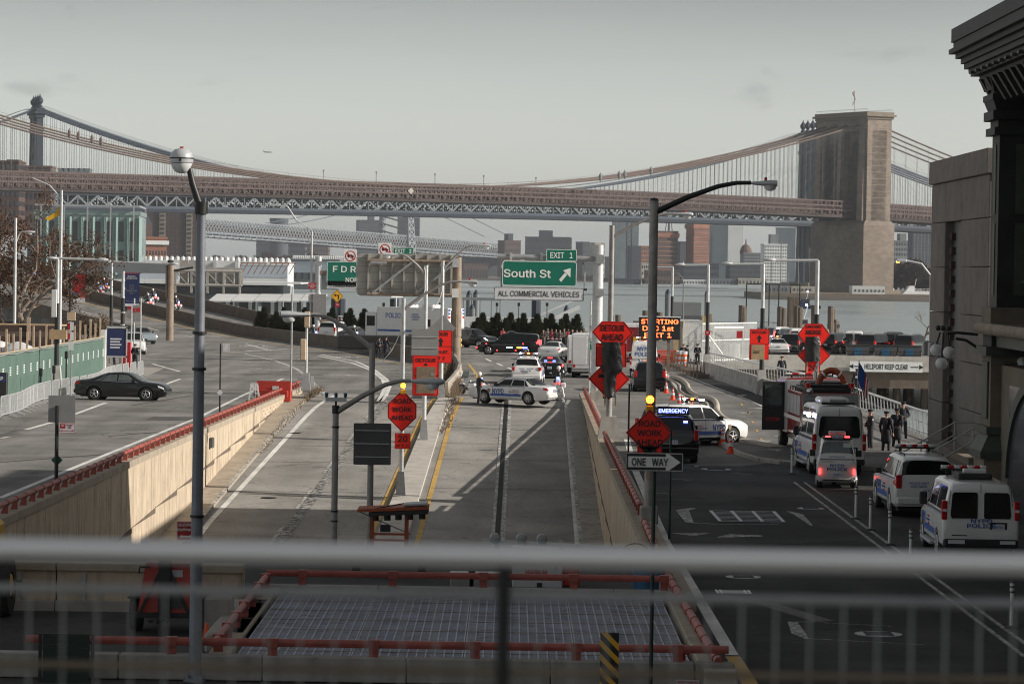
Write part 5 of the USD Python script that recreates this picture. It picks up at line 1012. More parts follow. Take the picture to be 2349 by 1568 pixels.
def motor(t,B,k,hw,L,zt_):
 for x,z,m in((1.85,.95,'glow_red'),(2.7,.62,'glow_red'),(.9,.42,'glow_red'),(-.75,.42,'glow_red'),(-1.4,1.0,'glow_red')):
  for sg in(1,-1):part(t,'strobe',bc((x,sg*(hw+.0),z),(.12,.05,.09)),m)
 for x,w,m in((-.2,.55,'glow_blue'),(-1.05,.4,'glow_amber'),(-1.55,.45,'glow_blue')):
  for sg in(1,-1):part(t,'puddle_lamp',bc((x,sg*(hw+.005),.66),(w,.03,.12)),m)
 part(t,'roof_antenna_dome',lathe([(.4,0),(.35,.12),(.05,.17)],14,(-.3,0,zt_)),'car_black')
p=here(1166,814);place(make_car('big_suv','escort_suv','black utility vehicle with red and blue side lamps turning in front of the shrubs','car','car_black',extra=motor,mirror='car_black',tail='glow_red',plate_no='1180'),p[0],p[1]+1,YAW(-84))
p=here(1085,797);place(make_car('suv','escort_suv','black crossover with lit headlights facing right beside the rusty pole','car','car_black',head='glow_white',mirror='car_black',plate_no='2207'),p[0],p[1]+1,YAW(128))
p=here(1486,899);bs=make_car('big_suv','escort_suv','black sport utility vehicle seen from behind beside the row of cones','car','car_black',mirror='car_black',plate_no='9016');place(bs,p[0]+.1,p[1]+2.8,YAW(0))
def emergency(t,B,k,hw,L,zt_):
 part(t,'message_board',bb(-2.3,-2.2,-.62,.62,zt_-.02,zt_+.30),'ink');part(t,'lettering',mv(text('EMERGENCY',.15,True,width=1.15),(-2.31,0,zt_+.14),rz=-math.pi/2),'glow_led_blue')
 part(t,'roof_rack',cat([bar((x,-.7,zt_+.06),(x,.7,zt_+.06),.04)for x in(-1.8,-1.0,-.2)]),'chrome');part(t,'rear_blue_lamp',bb(-2.79,-2.70,-.55,-.38,1.62,1.70),'glow_blue')
p=here(1556,1064);place(make_car('big_suv','escort_suv','black police utility vehicle with an emergency message board, behind the orange road work diamond','car','car_black',extra=emergency,mirror='car_black',plate_no='7731'),p[0]-.2,p[1]+2.8,YAW(0))
p=here(1597,1022);place(make_car('suv','police_suv','white police sport utility vehicle angled towards the cones, seen from its right side','police car','car_white',True,True,plate_no='5518'),p[0]-.1,p[1]+.8,YAW(52))
def vanrear(t,B,k,hw,L,zt_):
 back_text(t,['NYPD','POLICE'],lambda z:-L-.006,1.10,.10,w=[.56,.76],y=-.02,gap=1.3)
 part(t,'badge',bb(-L-.005,-L+.04,.35,.75,.70,.725),'ink');part(t,'bumper_sticker',bb(-L-.115,-L-.1,.42,.86,.50,.60),'sign_white');part(t,'bumper_sticker',bb(-L-.115,-L-.1,-.9,-.5,.50,.59),'sign_white')
 part(t,'roof_box',cat([cb(-1.6,-.5,-.45,.45,zt_+.0,zt_+.16,.03)]),'black_plastic');part(t,'siren_speaker',cb(-1.5,-1.3,-.32,.32,zt_+.16,zt_+.28,.03),'lens_clear')
vx=xat(2250,82.3,1230);van=make_car('van','police_van','large white police van nearest the viewer at lower right, seen from behind','police van','car_white',True,False,extra=vanrear,plate_no='8905');place(van,vx+.04,85.16,YAW(1.0))
def suvrear2(t,B,k,hw,L,zt_):
 part(t,'lettering',mv(lines(['POLICE DEPT','KEEP BACK'],.07),(-L-.0,.25,1.04),rz=-math.pi/2),'letter_blue');part(t,'bumper_sticker',bb(-L-.065,-L-.05,.1,.7,.46,.56),'sign_white')
sx=xat(2126,97,1190);place(make_car('big_suv','police_suv','white police utility vehicle parked in front of the large van beside the steps','police car','car_white',True,False,extra=suvrear2,plate_no='4478'),sx-.05,99.9,YAW(-1))
def hvrear(t,B,k,hw,L,zt_):
 part(t,'air_unit',cb(-1.3,.3,-.62,.5,zt_-.03,zt_+.22,.09),'car_white',smooth=40);part(t,'rear_light_bar',cb(-2.55,-2.3,-.62,.62,zt_+.01,zt_+.1,.02),'black_plastic');part(t,'siren_speaker',cb(-2.2,-1.9,-.35,.3,zt_+.05,zt_+.2,.03),'galv')
 for sg in(1,-1):part(t,'side_lamp',cb(-1.9,-1.2,sg*.97-.03,sg*.97+.03,2.12,2.3,.01),'glow_blue_white'if sg>0 else'lens_red')
hx=xat(1924,117,1090);place(make_car('high_van','police_van','tall white police van with a wide dark rear window beside the fire engine','police van','car_white',True,None,extra=hvrear,plate_no='3061'),hx-.12,120.0,YAW(-2.5))
def nyvan(t,B,k,hw,L,zt_):
 part(t,'rear_panel',bb(-L-.03,-L+.06,-.84,.84,1.4,2.3),'car_white');part(t,'lettering',mv(lines(['NYPD','POLICE'],.26,1.4,bold=True),(-L-.035,0,1.9),rz=-math.pi/2),'letter_blue')
p=here(1482,868);place(make_car('high_van','police_van','tall white police van with blue lettering on its back, ahead of the black vehicle','police van','car_white',None,True,extra=nyvan,plate_no='1294'),p[0],p[1]+3.0,YAW(3))
def vpos(o,s):q=off(o,s);return(*q,vz(s))
def s_at(px):
 best=min(np.arange(0,MS[-1]-10,1.0),key=lambda s:abs(1174.5+FPX*off(0,s)[0]/off(0,s)[1]-px));return best
p=here(790,772);wsuv=make_car('big_suv','police_suv','white utility vehicle behind the barrier beside the shrubs, seen from behind','police car','car_white',None,False,plate_no='2640');place(wsuv,p[0],322,YAW(18))
p=here(818,780);place(make_car('fastback','sedan','grey blue sedan partly hidden behind the barrier next to a motorcycle','car','car_grey',plate_no='5203'),p[0],316,YAW(14))
place(dup(wsuv,(0,0,0),0,'white utility vehicle showing only its roof above the viaduct parapet'),xat(655,344),345,YAW(20))
p=here(318,788);sil=make_car('fastback','sedan','pale blue sedan coming round the corner behind the bus stop pole','car','car_silver',head='glow_white',plate_no='4120');place(sil,p[0],p[1]+1,YAW(155))
p=here(297,812);place(make_car('suv','parked_car','white jeep facing the viewer behind the banner post on the left','car','car_white',plate_no='6157'),p[0]+.2,p[1]+1,YAW(172))
def pierx(px,Y):return xat(px,Y,800)
PZ=.25
wvan=make_car('van','parked_van','white van with a rear window seen from behind on the heliport pier','van','car_white',tail='glow_red',plate_no='7402');place(wvan,pierx(1963,290),292,YAW(6),PZ)
bsv=make_car('big_suv','parked_car','black utility vehicle between the two vans on the heliport pier','car','car_black',plate_no='6690');place(bsv,pierx(1925,285),288,YAW(25),PZ)
gv=make_car('van','parked_van','dark grey van seen from behind on the heliport pier','van','car_grey',tail='glow_red',plate_no='8155');place(gv,pierx(2058,288),291,YAW(4),PZ)
place(dup(bsv,(0,0,0),0,'black utility vehicle left of the dark grey van on the heliport pier'),pierx(2022,284),287,YAW(30),PZ)
place(dup(bsv,(0,0,0),0,'black utility vehicle at the right end of the heliport pier'),pierx(2106,284),287,YAW(28),PZ)
place(dup(bsv,(0,0,0),0,'black utility vehicle behind the merge sign on the heliport pier'),pierx(1838,282),284,YAW(24),PZ)
place(make_car('sedan','police_car','white police sedan with lit rear lamps at the left end of the heliport pier','police car','car_white',None,True,tail='glow_red',plate_no='3317'),pierx(1785,281),282,YAW(2),PZ)
wv2=dup(wvan,(0,0,0),0,'white van behind the police sedan on the heliport pier');place(wv2,pierx(1815,300),301,YAW(-12),PZ)
place(dup(wvan,(0,0,0),0,'silver white van farthest left on the heliport pier, behind the police sedan'),pierx(1772,306),308,YAW(-20),PZ)
place(dup(wvan,(0,0,0),0,'white van half hidden behind the merge sign on the heliport pier'),pierx(1880,296),298,YAW(8),PZ)
def box_truck(name,label,catg,W,L,H,stripes=None,loc=(0,0),rz=0,words=None,cab=True):
 t=thing(name,label,catg,(*loc,0),rz)
 part(t,'box',cb(-L/2,L/2-1.6,-W/2,W/2,.65,H,.05),'car_white');part(t,'cab',cb(L/2-1.58,L/2,-W/2+.06,W/2-.06,.5,H*.86,.12),'car_white');part(t,'windscreen',bb(L/2-.02,L/2+.012,-W/2+.25,W/2-.25,H*.5,H*.78),'car_glass')
 for sg in(1,-1):part(t,'side_window',bb(L/2-1.3,L/2-.3,sg*(W/2-.05)-.02,sg*(W/2-.05)+.02,H*.5,H*.76),'car_glass')
 part(t,'chassis',bb(-L/2+.1,L/2-.2,-W/2+.25,W/2-.25,.35,.65),'black_plastic');part(t,'rear_bumper',bb(-L/2-.15,-L/2,-W/2+.05,W/2-.05,.45,.62),'galv')
 for x in(-L/2+1.1,L/2-1.2):
  for sg in(1,-1):wheel(t,x,sg*(W/2-.16),.46,.3,False)
 for sg in(1,-1):part(t,'taillight',bb(-L/2-.03,-L/2,sg*(W/2-.2)-.09,sg*(W/2-.2)+.09,.75,.95),'lens_red');part(t,'rear_door',cb(-L/2-.025,-L/2,sg*W/4-W/4*.82,sg*W/4+W/4*.82,.95,H-.2,.008),'car_white')
 if stripes:
  for i in range(6):
   for y in((-W/2+.16,)if stripes==1 else(-W/2+.16,W/2-.16)):part(t,'red_stripe',hexa([(-L/2-.045,y-.15,.8+i*.36),(-L/2-.02,y-.15,.8+i*.36),(-L/2-.02,y+.15,.95+i*.36),(-L/2-.045,y+.15,.95+i*.36),(-L/2-.045,y-.15,.98+i*.36),(-L/2-.02,y-.15,.98+i*.36),(-L/2-.02,y+.15,1.13+i*.36),(-L/2-.045,y+.15,1.13+i*.36)]),'letter_red')
 if words:words(t,W,L,H)
 return t
def blue_panel(t,W,L,H):part(t,'blue_sign',bb(-L/2-.05,-L/2-.02,-.3,.3,H-.95,H-.5),'letter_blue')
p=here(1336,857);box_truck('utility_truck','white utility truck with a blue panel on its back, left one of two','truck',2.1,5.5,2.75,None,(p[0],p[1]+3),YAW(1.5),blue_panel)
p=here(1364,866);box_truck('utility_truck','white utility truck with a red and white striped back edge, beside the sign pole','truck',2.4,6.5,3.1,1,(p[0]-.2,p[1]+2),YAW(5))
def rv(t,W,L,H):
 for sg in(1,-1):
  part(t,'stripe',bb(-L/2+.1,L/2-1.7,sg*(W/2+.006)-.006,sg*(W/2+.006)+.006,1.35,1.55),'letter_blue');part(t,'lettering',mv(text('POLICE',.45,True),(1.4,sg*(W/2+.008),H-.8),rz=math.pi if sg>0 else 0),'letter_blue');part(t,'lettering',mv(lines(['MOBILE','COMMAND','CENTER'],.16),(-1.2,sg*(W/2+.008),H-.9),rz=math.pi if sg>0 else 0),'letter_blue');part(t,'side_window',bb(-3.1,-2.6,sg*(W/2+.01)-.02,sg*(W/2+.01)+.02,1.9,2.6),'car_glass')
 for y in(-1.05,1.05):
  for z,m in((H-.5,'letter_blue'),(H-.85,'lens_red'),(H-.18,'letter_blue')):part(t,'rear_lamp',bb(-L/2-.05,-L/2-.02,y-.12,y+.12,z-.1,z+.1),m)
 part(t,'lettering',mv(lines(['POLICE','NYPD','RESPONSE'],.2),(-L/2-.04,0,H-1.1),rz=-math.pi/2),'letter_blue');part(t,'roof_equipment',cat([cb(-3,-1.5,-.8,.8,H,H+.3,.05),cb(0,1.2,-.7,.7,H,H+.25,.05),cyl((2,.3,H),(2,.3,H+1.3),.05,6),bar((2,-.6,H+1.0),(2,1.1,H+1.0),.07)]),'car_white')
p=here(960,800);box_truck('command_truck','big cream white police command truck behind the sign board and poles','truck',2.5,10.5,3.7,None,(xat(950,303),303),YAW(-52),rv)
def fire_engine():
 t=thing('fire_engine','dark red fire engine with its left door open beside the tall white van','fire engine',(xat(1880,130.5,1000),131.5,.13),YAW(-2))
 W,H,L=2.5,2.95,8.0
 part(t,'body',cb(-3.9,.6,-1.2,1.2,.75,2.55,.04),'fire_red');part(t,'cab',cb(1.5,4.0,-1.2,1.2,.6,2.95,.1),'fire_red');part(t,'pump_panel',cb(.62,1.48,-1.22,1.22,.7,2.9,.02),'galv');part(t,'chassis',bb(-3.8,3.8,-1.0,1.0,.45,.75),'black_plastic')
 part(t,'rear_panel',cb(-3.97,-3.9,-1.15,1.15,.8,2.5,.01),'galv');part(t,'hose_bed',cb(-3.6,.4,-.9,.9,2.55,2.75,.05),'black_plastic');part(t,'tailboard',bb(-4.4,-3.95,-1.15,1.15,.55,.65),'galv');part(t,'windscreen',bb(3.98,4.02,-1.0,1.0,1.7,2.6),'car_glass')
 for sg in(1,-1):
  for x in(2.9,-2.2):wheel(t,x,sg*1.08,.52,.34,False)
  part(t,'side_window',bb(2.5,3.6,sg*1.2-.015,sg*1.2+.015,1.7,2.5),'car_glass');part(t,'white_stripe',bb(-3.8,3.8,sg*1.215-.006,sg*1.215+.006,1.35,1.5),'letter_white')
  for x in(-3.2,-2.1,-1.0,.1):part(t,'locker_shutter',cb(x-.48,x+.48,sg*1.21-.02,sg*1.21+.02,1.6,2.4,.01),'galv')
  part(t,'taillight',bb(-4.0,-3.95,sg*.95-.12,sg*.95+.12,1.0,1.4),'lens_red');part(t,'beacon',cyl((-3.6,sg*.9,2.75),(-3.6,sg*.9,2.95),.12,10),'lens_red')
 for z in np.linspace(1.6,2.4,6):part(t,'louvre',bb(-4.0,-3.95,.55,1.05,z,z+.03),'chrome')
 d=part(t,'crew_door',cb(1.6,1.66,1.2,2.15,.75,2.8,.01),'black_plastic');part(d,'door_window',bb(1.58,1.68,1.32,2.05,1.8,2.65),'car_glass_light');part(d,'lettering',mv(text('STOP',.16,True),(1.585,1.68,1.2),rz=-math.pi/2),'letter_red')
 m=[(-3.0+.0,.55*math.cos(a)-.15,2.7+.75*math.sin(a))for a in np.linspace(0,math.pi,16)];part(t,'suction_hose',tube(m,.13,10),'machine_orange',smooth=50)
 for a in(.2,.9,2.2,2.9):part(t,'hose_band',mv(lathe([(.14,-.04),(.14,.04)],10),(-3.0,.55*math.cos(a)-.15,2.7+.75*math.sin(a)),rx=a),'letter_white')
 part(t,'folded_hose',cat([cb(-3.5+i*.5,-3.05+i*.5,-.85,.85,2.72,2.9+.06*(i%2),.06)for i in range(6)]),'bag_black');part(t,'roof_rail',cat([bar((-3.8,s*1.1,2.7),(.5,s*1.1,2.7),.06)for s in(1,-1)]+[bar((x,s*1.1,2.55),(x,s*1.1,2.7),.05)for x in np.linspace(-3.8,.5,6)for s in(1,-1)]),'chrome',kind='stuff')
 light_bar(t,3.2,3.0,2.0,False);part(t,'deck_gun',cat([cyl((.9,0,2.9),(.9,0,3.3),.1,8),cyl((.9,0,3.3),(.2,0,3.6),.07,8)]),'chrome');part(t,'mirror_lamp',mv(lathe([(.16,0),(.13,.1),(.03,.13)],12),(-3.95,.85,2.6),ry=-math.pi/2),'chrome')
 fp=part(t,'flagpole',cyl((-4.0,-1.05,2.5),(-4.15,-1.1,3.9),.02,6),'chrome');part(fp,'flag',hexa([(-4.08,-1.08,3.1),(-4.04,-1.08,3.1),(-4.0,-1.3,2.6),(-4.05,-1.3,2.6),(-4.14,-1.1,3.85),(-4.1,-1.1,3.85),(-4.06,-1.38,3.4),(-4.1,-1.38,3.4)]),'letter_blue');[part(fp,'flag_stripe',hexa([(-4.06,-1.30-k*.05,2.5-k*.06),(-4.02,-1.30-k*.05,2.5-k*.06),(-4.02,-1.35-k*.05,2.45-k*.06),(-4.06,-1.35-k*.05,2.45-k*.06),(-4.11,-1.38-k*.035,3.4-k*.1),(-4.07,-1.38-k*.035,3.4-k*.1),(-4.07,-1.415-k*.035,3.3-k*.1),(-4.11,-1.415-k*.035,3.3-k*.1)]),'letter_white'if k%2 else'letter_red')for k in range(4)]
fire_engine()
ft=box_truck('fire_truck','red and white fire truck far down the street behind the white van','fire engine',2.5,7,3.2,2,(xat(1465,262),262),YAW(4));part(ft,'red_rear',bb(-3.56,-3.53,-.8,.8,.9,2.9),'fire_red');part(ft,'yellow_box',bb(-3.58,-3.55,-.35,.3,1.5,2.1),'sign_yellow')
def scooter():
 t=thing('police_scooter','small white three wheeled police scooter with lit red lamps in front of the tall van','police scooter',(xat(1925,110,1110),111.4,0),YAW(3.5))
 B=Body([(-1.45,.30,.90,.98,.66,.58),(-1.42,.25,1.0,1.15,.68,.60),(-1.30,.22,1.02,1.66,.69,.52),(-.9,.2,1.02,1.76,.69,.54),(.3,.2,1.0,1.76,.67,.52),(.8,.22,.95,1.35,.6,.42),(1.25,.3,.7,.85,.45,.3),(1.45,.4,.55,.6,.25,.2)],30)
 part(t,'body',B.mesh(),'car_white',smooth=30);part(t,'rear_window',B.top((-1.40,-1.31),(-1.40,-1.31),6.3),'car_glass_light');part(t,'windscreen',B.top((.4,1.0),(.4,1.0)),'car_glass')
 for sg in(1,-1):
  part(t,'side_window',B.patch((-.9,.35),(-.8,.25),5.15,5.9,sg),'car_glass');wheel(t,-1.0,sg*.6,.27,.2,False);part(t,'taillight',cb(-1.50,-1.40,sg*.60-.045,sg*.60+.045,.50,.70,.02),'glow_red');part(t,'rear_marker',lathe([(.05,0),(.04,.03),(.001,.035)],8,(-1.46,sg*.6,.36),'x'),'lens_clear')
  part(t,'mirror',cb(-.1,0,sg*.82-.1,sg*.82+.1,1.05,1.28,.02),'black_plastic');part(t,'strobe',cb(-1.36,-1.26,sg*.34-.09,sg*.34+.09,1.78,1.85,.02),'glow_red')
 wheel(t,1.05,.001,.25,.18,False);part(t,'roof_plate',cb(-1.36,-.9,-.52,.52,1.73,1.79,.01),'black_plastic');part(t,'lettering',mv(text('POLICE',.075,True),(-1.375,0,1.80),rz=-math.pi/2),'letter_blue');part(t,'roof_sign',bb(-1.365,-1.33,-.19,.19,1.75,1.86),'sign_white');part(t,'siren',cb(-1.1,-.8,-.3,.3,1.84,2.0,.03),'galv')
 back_text(t,['NYPD','POLICE'],-1.462,.82,.10,w=[.5,.7],gap=1.3);plate(t,-1.47,.50,'2485');part(t,'lid_gap',bb(-1.475,-1.43,-.6,.6,1.03,1.045),'ink');part(t,'bumper_sticker',bb(-1.468,-1.43,.1,.55,.93,1.0),'sign_white');part(t,'rear_bumper',cat([bar((-1.5,-.5,.3),(-1.5,.5,.3),.05)]),'black_plastic');part(t,'small_print',mv(text('@NYPDTRANSPORT',.04),(-1.43,0,1.12),rz=-math.pi/2),'letter_blue')
 part(t,'windshield_sticker',bb(-1.37,-1.36,-.5,-.2,1.45,1.6),'lens_clear')
scooter()
def motorcycle(name,label,group=None):
 t=thing(name,label,'motorcycle',group=group)
 for x in(-.78,.82):
  w=part(t,'wheel',lathe([(.2,-.06),(.30,-.065),(.325,0),(.30,.065),(.2,.06)],18,(x,0,.325),'y'),'rubber');part(w,'rim',lathe([(.2,-.05),(.2,.05),(.03,.06),(.03,-.06),(.2,-.05)],12,(x,0,.325),'y'),'rim_alloy')
 part(t,'engine',cat([cb(-.2,.25,-.2,.2,.25,.62,.06),cyl((-.3,.2,.3),(-1.0,.22,.32),.05,8),cyl((-.3,-.2,.3),(-1.0,-.22,.32),.05,8)]),'chrome');part(t,'tank',trimesh.convex.convex_hull(np.array([(-.05,y,z)for y,z in((-.12,.68),(.12,.68),(0,.9))]+[(.45,y,z)for y,z in((-.15,.72),(.15,.72),(0,.98))]+[(.6,y,.85)for y in(-.06,.06)])),'car_white')
 part(t,'seat',cb(-.65,.0,-.17,.17,.66,.78,.05),'black_plastic');part(t,'rear_fender',cb(-1.05,-.55,-.1,.1,.55,.72,.04),'car_white');part(t,'front_fender',cb(.65,1.05,-.08,.08,.55,.68,.04),'car_white')
 part(t,'fork',cat([cyl((.82,s*.09,.325),(.5,s*.1,1.0),.03,6)for s in(1,-1)]),'chrome');part(t,'handlebar',tube([(.25,.42,1.08),(.42,.3,1.12),(.48,0,1.05),(.42,-.3,1.12),(.25,-.42,1.08)],.018,6),'black_steel');part(t,'windscreen',hexa([(.6,-.25,.95),(.64,-.25,.95),(.64,.25,.95),(.6,.25,.95),(.4,-.2,1.42),(.43,-.2,1.42),(.43,.2,1.42),(.4,.2,1.42)]),'car_glass_light')
 part(t,'headlight',lathe([(.1,0),(.09,.06),(.001,.08)],12,(.66,0,.92),'x'),'lens_clear')
 for s in(1,-1):part(t,'pannier',cb(-1.0,-.45,s*.33-.13,s*.33+.13,.38,.72,.05),'car_white');part(t,'mirror',cb(.3,.34,s*.5-.06,s*.5+.06,1.2,1.3,.01),'chrome');part(t,'taillight',bc((-1.07,s*.12,.66),(.05,.08,.07)),'glow_red')
 part(t,'beacon_pole',cat([cyl((-.95,0,.7),(-.98,0,1.0),.02,6),cb(-1.1,-.88,-.14,.14,.72,.95,.04)]),'car_white');part(t,'beacon',bc((-1.12,0,1.0),(.1,.16,.12)),'glow_blue')
 return t
import manifold3d as m3
_ico=np.asarray(trimesh.creation.icosphere(1).vertices)
def bones(bl,refine=.05,smooth=4):
 parts=[]
 for b in bl:
  p,r,q,s=b;parts.append(m3.Manifold.hull_points(np.vstack([np.asarray(p)+_ico*r,np.asarray(q)+_ico*s]).astype(np.float32)))
 m=m3.Manifold.batch_boolean(parts,m3.OpType.Add)
 if refine:m=m.refine_to_length(refine)
 q=m.to_mesh();t=trimesh.Trimesh(np.asarray(q.vert_properties)[:,:3],np.asarray(q.tri_verts),process=True)
 if smooth:trimesh.smoothing.filter_taubin(t,iterations=smooth)
 return t
def pose(kind):
 """Joints of a figure that faces +x, y to its left."""
 J=dict(hip=(0,0,.95),ch=(.0,0,1.34),nk=(0,0,1.50),hd=(.02,0,1.66));sp=.19
 L={}
 for s,n in((1,'l'),(-1,'r')):
  J['sh'+n]=(0,s*sp,1.45);J['hp'+n]=(0,s*.09,.93);J['kn'+n]=(.02,s*.12,.51);J['an'+n]=(-.02,s*.14,.09);J['to'+n]=(.16,s*.17,.035)
  J['el'+n]=(-.03,s*.27,1.17);J['wr'+n]=(.07,s*.28,.92);J['ha'+n]=(.11,s*.27,.83)
  if kind=='fold':J['el'+n]=(.04,s*.28,1.18);J['wr'+n]=(.25,s*.07,1.10-.03*s);J['ha'+n]=(.26,-s*.03,1.11-.03*s)
  if kind=='back':J['el'+n]=(-.13,s*.27,1.19);J['wr'+n]=(-.19,s*.06,1.02);J['ha'+n]=(-.19,-s*.02,.98)
  if kind=='walk':J['kn'+n]=(.02+s*.20,s*.10,.52);J['an'+n]=(s*.26-.06,s*.10,.10 if s>0 else .16);J['to'+n]=(s*.26+.12,s*.12,.04 if s>0 else .07);J['el'+n]=(-s*.12,s*.26,1.18);J['wr'+n]=(-s*.16+.1,s*.27,.95);J['ha'+n]=(-s*.16+.14,s*.26,.87)
  if kind=='ride':J['hip']=(-.30,0,.86);J['hp'+n]=(-.28,s*.1,.86);J['kn'+n]=(.14,s*.27,.74);J['an'+n]=(-.05,s*.27,.34);J['to'+n]=(.12,s*.28,.28);J['ch']=(-.22,0,1.22);J['nk']=(-.20,0,1.40);J['hd']=(-.15,0,1.56);J['sh'+n]=(-.21,s*sp,1.35);J['el'+n]=(-.02,s*.33,1.15);J['wr'+n]=(.20,s*.38,1.10);J['ha'+n]=(.28,s*.38,1.11)
 if kind=='reach':J['elr']=(.20,-.27,1.27);J['wrr']=(.46,-.25,1.16);J['har']=(.55,-.24,1.13);J['tor']=(.14,-.2,.035)
 return J
def make_person(label,kind='stand',top='uniform',legs='uniform',hat='cap',skin='skin',group=None,seed=0,cat_='person',long_coat=False,patch=None):
 J={k:np.array(v,float)for k,v in pose(kind).items()};t=thing('person',label,cat_,group=group);B=[]
 f=np.array((1.0,0,0));hd=J['hd']
 B+=[(J['hip'],.12,J['ch'],.13),(J['ch'],.13,J['nk'],.055),(J['nk'],.055,hd-(0,0,.06),.06),(hd+(-.015,0,.03),.095,hd+(.015,0,-.06),.065),(hd+(.088,0,.0),.012,hd+(.105,0,-.025),.014),(hd+(.06,0,-.085),.03,hd+(.05,0,-.07),.03)]
 for s in(1,-1):B.append((hd+(-.01,s*.088,.0),.014,hd+(-.012,s*.09,-.035),.01))
 for n,s in(('l',1),('r',-1)):
  B+=[(J['nk']-(0,0,.05),.05,J['sh'+n],.055),(J['sh'+n],.055,J['el'+n],.042),(J['el'+n],.040,J['wr'+n],.028),(J['hp'+n],.085,J['kn'+n],.055),(J['kn'+n],.052,J['an'+n],.036),(J['an'+n],.04,J['to'+n],.03)]
  w,h=J['wr'+n],J['ha'+n];d=(h-w)/(np.linalg.norm(h-w)+1e-6);sd=np.cross(d,(0,s,0)if kind not in('fold','back')else(1,0,0));sd/=np.linalg.norm(sd)+1e-6;nb=np.cross(d,sd)
  B.append((w,.026,h,.03));B.append((h-sd*.025,.018,h+sd*.025,.018))
  for i in range(4):
   a=h+sd*(-.027+.018*i)+d*.02;ln=(.055,.068,.072,.06)[i];B.append((a,.0095,a+d*ln*.55+nb*.006*s,.009));B.append((a+d*ln*.55+nb*.006*s,.009,a+d*ln+nb*.03*s,.008))
  a=w+d*.03+sd*.03;B.append((a,.011,a+sd*.03+d*.05,.009))
 part(t,'body',bones(B,.045,3),skin,smooth=60)
 C=[(J['hip']+(0,0,.02),.155,J['ch'],.165),(J['ch'],.165,J['nk']-(0,0,.06),.085)]
 for n in'lr':C+=[(J['nk']-(0,0,.07),.08,J['sh'+n],.078),(J['sh'+n],.078,J['el'+n],.062),(J['el'+n],.060,J['wr'+n],.045)]
 if long_coat:C+=[(J['hip']+(0,s*.05,0),.16,(J['hip'][0],s*.08,.55),.15)for s in(1,-1)]
 part(t,'jacket',bones(C,.06,3),top,smooth=60)
 T=[(J['hip']+(0,.05,-.02),.115,J['hip']+(0,-.05,-.02),.115)]
 for n in'lr':T+=[(J['hp'+n],.105,J['kn'+n],.075),(J['kn'+n],.073,J['an'+n]+(0,0,.02),.058)]
 part(t,'trousers',bones(T,.07,3),legs,smooth=60)
 for n in'lr':part(t,'shoe',bones([(J['an'+n]-(.03,0,.03),.05,J['to'+n],.035)],0,0),'leather',smooth=50)
 if hat=='cap':c=part(t,'cap',mv(lathe([(.1,.03),(.105,.06),(.135,.10),(.125,.125),(.001,.135)],14),hd+(-.005,0,.0)),top,smooth=40);part(c,'visor',mv(hexa([(.05,-.08,.035),(.17,-.05,.02),(.17,.05,.02),(.05,.08,.035),(.05,-.08,.05),(.17,-.05,.032),(.17,.05,.032),(.05,.08,.05)]),hd),'leather')
 elif hat=='helmet':c=part(t,'helmet',mv(lathe([(.12,-.045),(.132,.0),(.128,.06),(.09,.125),(.04,.15),(.001,.155)],16),hd),'white_paint',smooth=50);part(c,'visor',mv(hexa([(.07,-.1,.0),(.16,-.06,-.01),(.16,.06,-.01),(.07,.1,0),(.07,-.1,.02),(.16,-.06,.008),(.16,.06,.008),(.07,.1,.02)]),hd),'black_plastic')
 elif hat=='knit':part(t,'hat',mv(lathe([(.104,.02),(.108,.06),(.09,.11),(.04,.14),(.001,.145)],12),hd-(.01,0,0)),'coat_grey',smooth=50)
 else:part(t,'hair',bones([(hd+(-.03,0,.035),.10,hd+(-.035,0,-.02),.085)],0,0),'leather'if seed%2 else'coat_brown',smooth=50)
 if top in('uniform','leather')and kind!='ride':
  b=part(t,'belt',mv(lathe([(.168,-.03),(.172,-.03),(.172,.03),(.168,.03)],14),J['hip']+(0,0,.02)),'leather');part(b,'holster',cb(-.05,.05,-.215,-.165,.74,.95,.01),'leather');part(t,'badge',bc(J['ch']+(.163,.07,.02),(.01,.05,.06)),'chrome');part(t,'shoulder_patch',bc(J['shl']*.6+J['ell']*.4+(0,.068,0),(.07,.012,.09)),'sign_white')
 if patch:part(t,'back_print',bc((-.168,0,1.30),(.01,.24,.12)),'sign_white')
 return t
def put(t,px,py,rz,z=.0,dx=0,dy=0,Y=None,zz=None):
 p=G(px,py,z)if Y is None else D(px,py,Y);o=UsdGeom.Xformable(t).GetOrderedXformOps();o[0].Set(Gf.Vec3d(p[0]+dx,p[1]+dy,z if zz is None else zz));o[1].Set(Gf.Vec3f(0,0,rz));return t
P_reach=put(make_person('motorcycle officer in white helmet and leather jacket leaning a hand on the police sedan','reach','leather','uniform','helmet'),1098,927,10)
P_st=put(make_person('officer in dark uniform and cap standing closest to the tall white van, arms folded','fold'),1996,1034,195)
P_bk=put(make_person('officer seen from behind beside the stair rail, second from the left','stand',long_coat=True),2032,1040,60)
put(make_person('officer in long dark coat behind the stair rail, leaning slightly forward','back',long_coat=True,skin='skin_dark'),2066,1036,70,dy=1.5)
put(dup(P_st,(0,0,0),0,'officer facing the viewer at the right end of the group by the stairs'),2090,1020,260,dy=3)
put(dup(P_bk,(0,0,0),0,'officer standing under the message sign, left of the pair'),1567,840,80)
put(dup(P_bk,(0,0,0),0,'officer turned to the right beside the orange and white barricades, by the white fence'),1574,843,20,dy=-1)
put(dup(P_st,(0,0,0),0,'officer on his own in front of the white bar fence'),1600,840,250)
P_w=put(make_person('officer walking next to the black lamp post at the bar fence','walk'),1622,838,130)
put(dup(P_bk,(0,0,0),0,'officer behind the concrete barrier under the square detour sign'),1735,872,90,dx=1.4,dy=-4,z=.13)
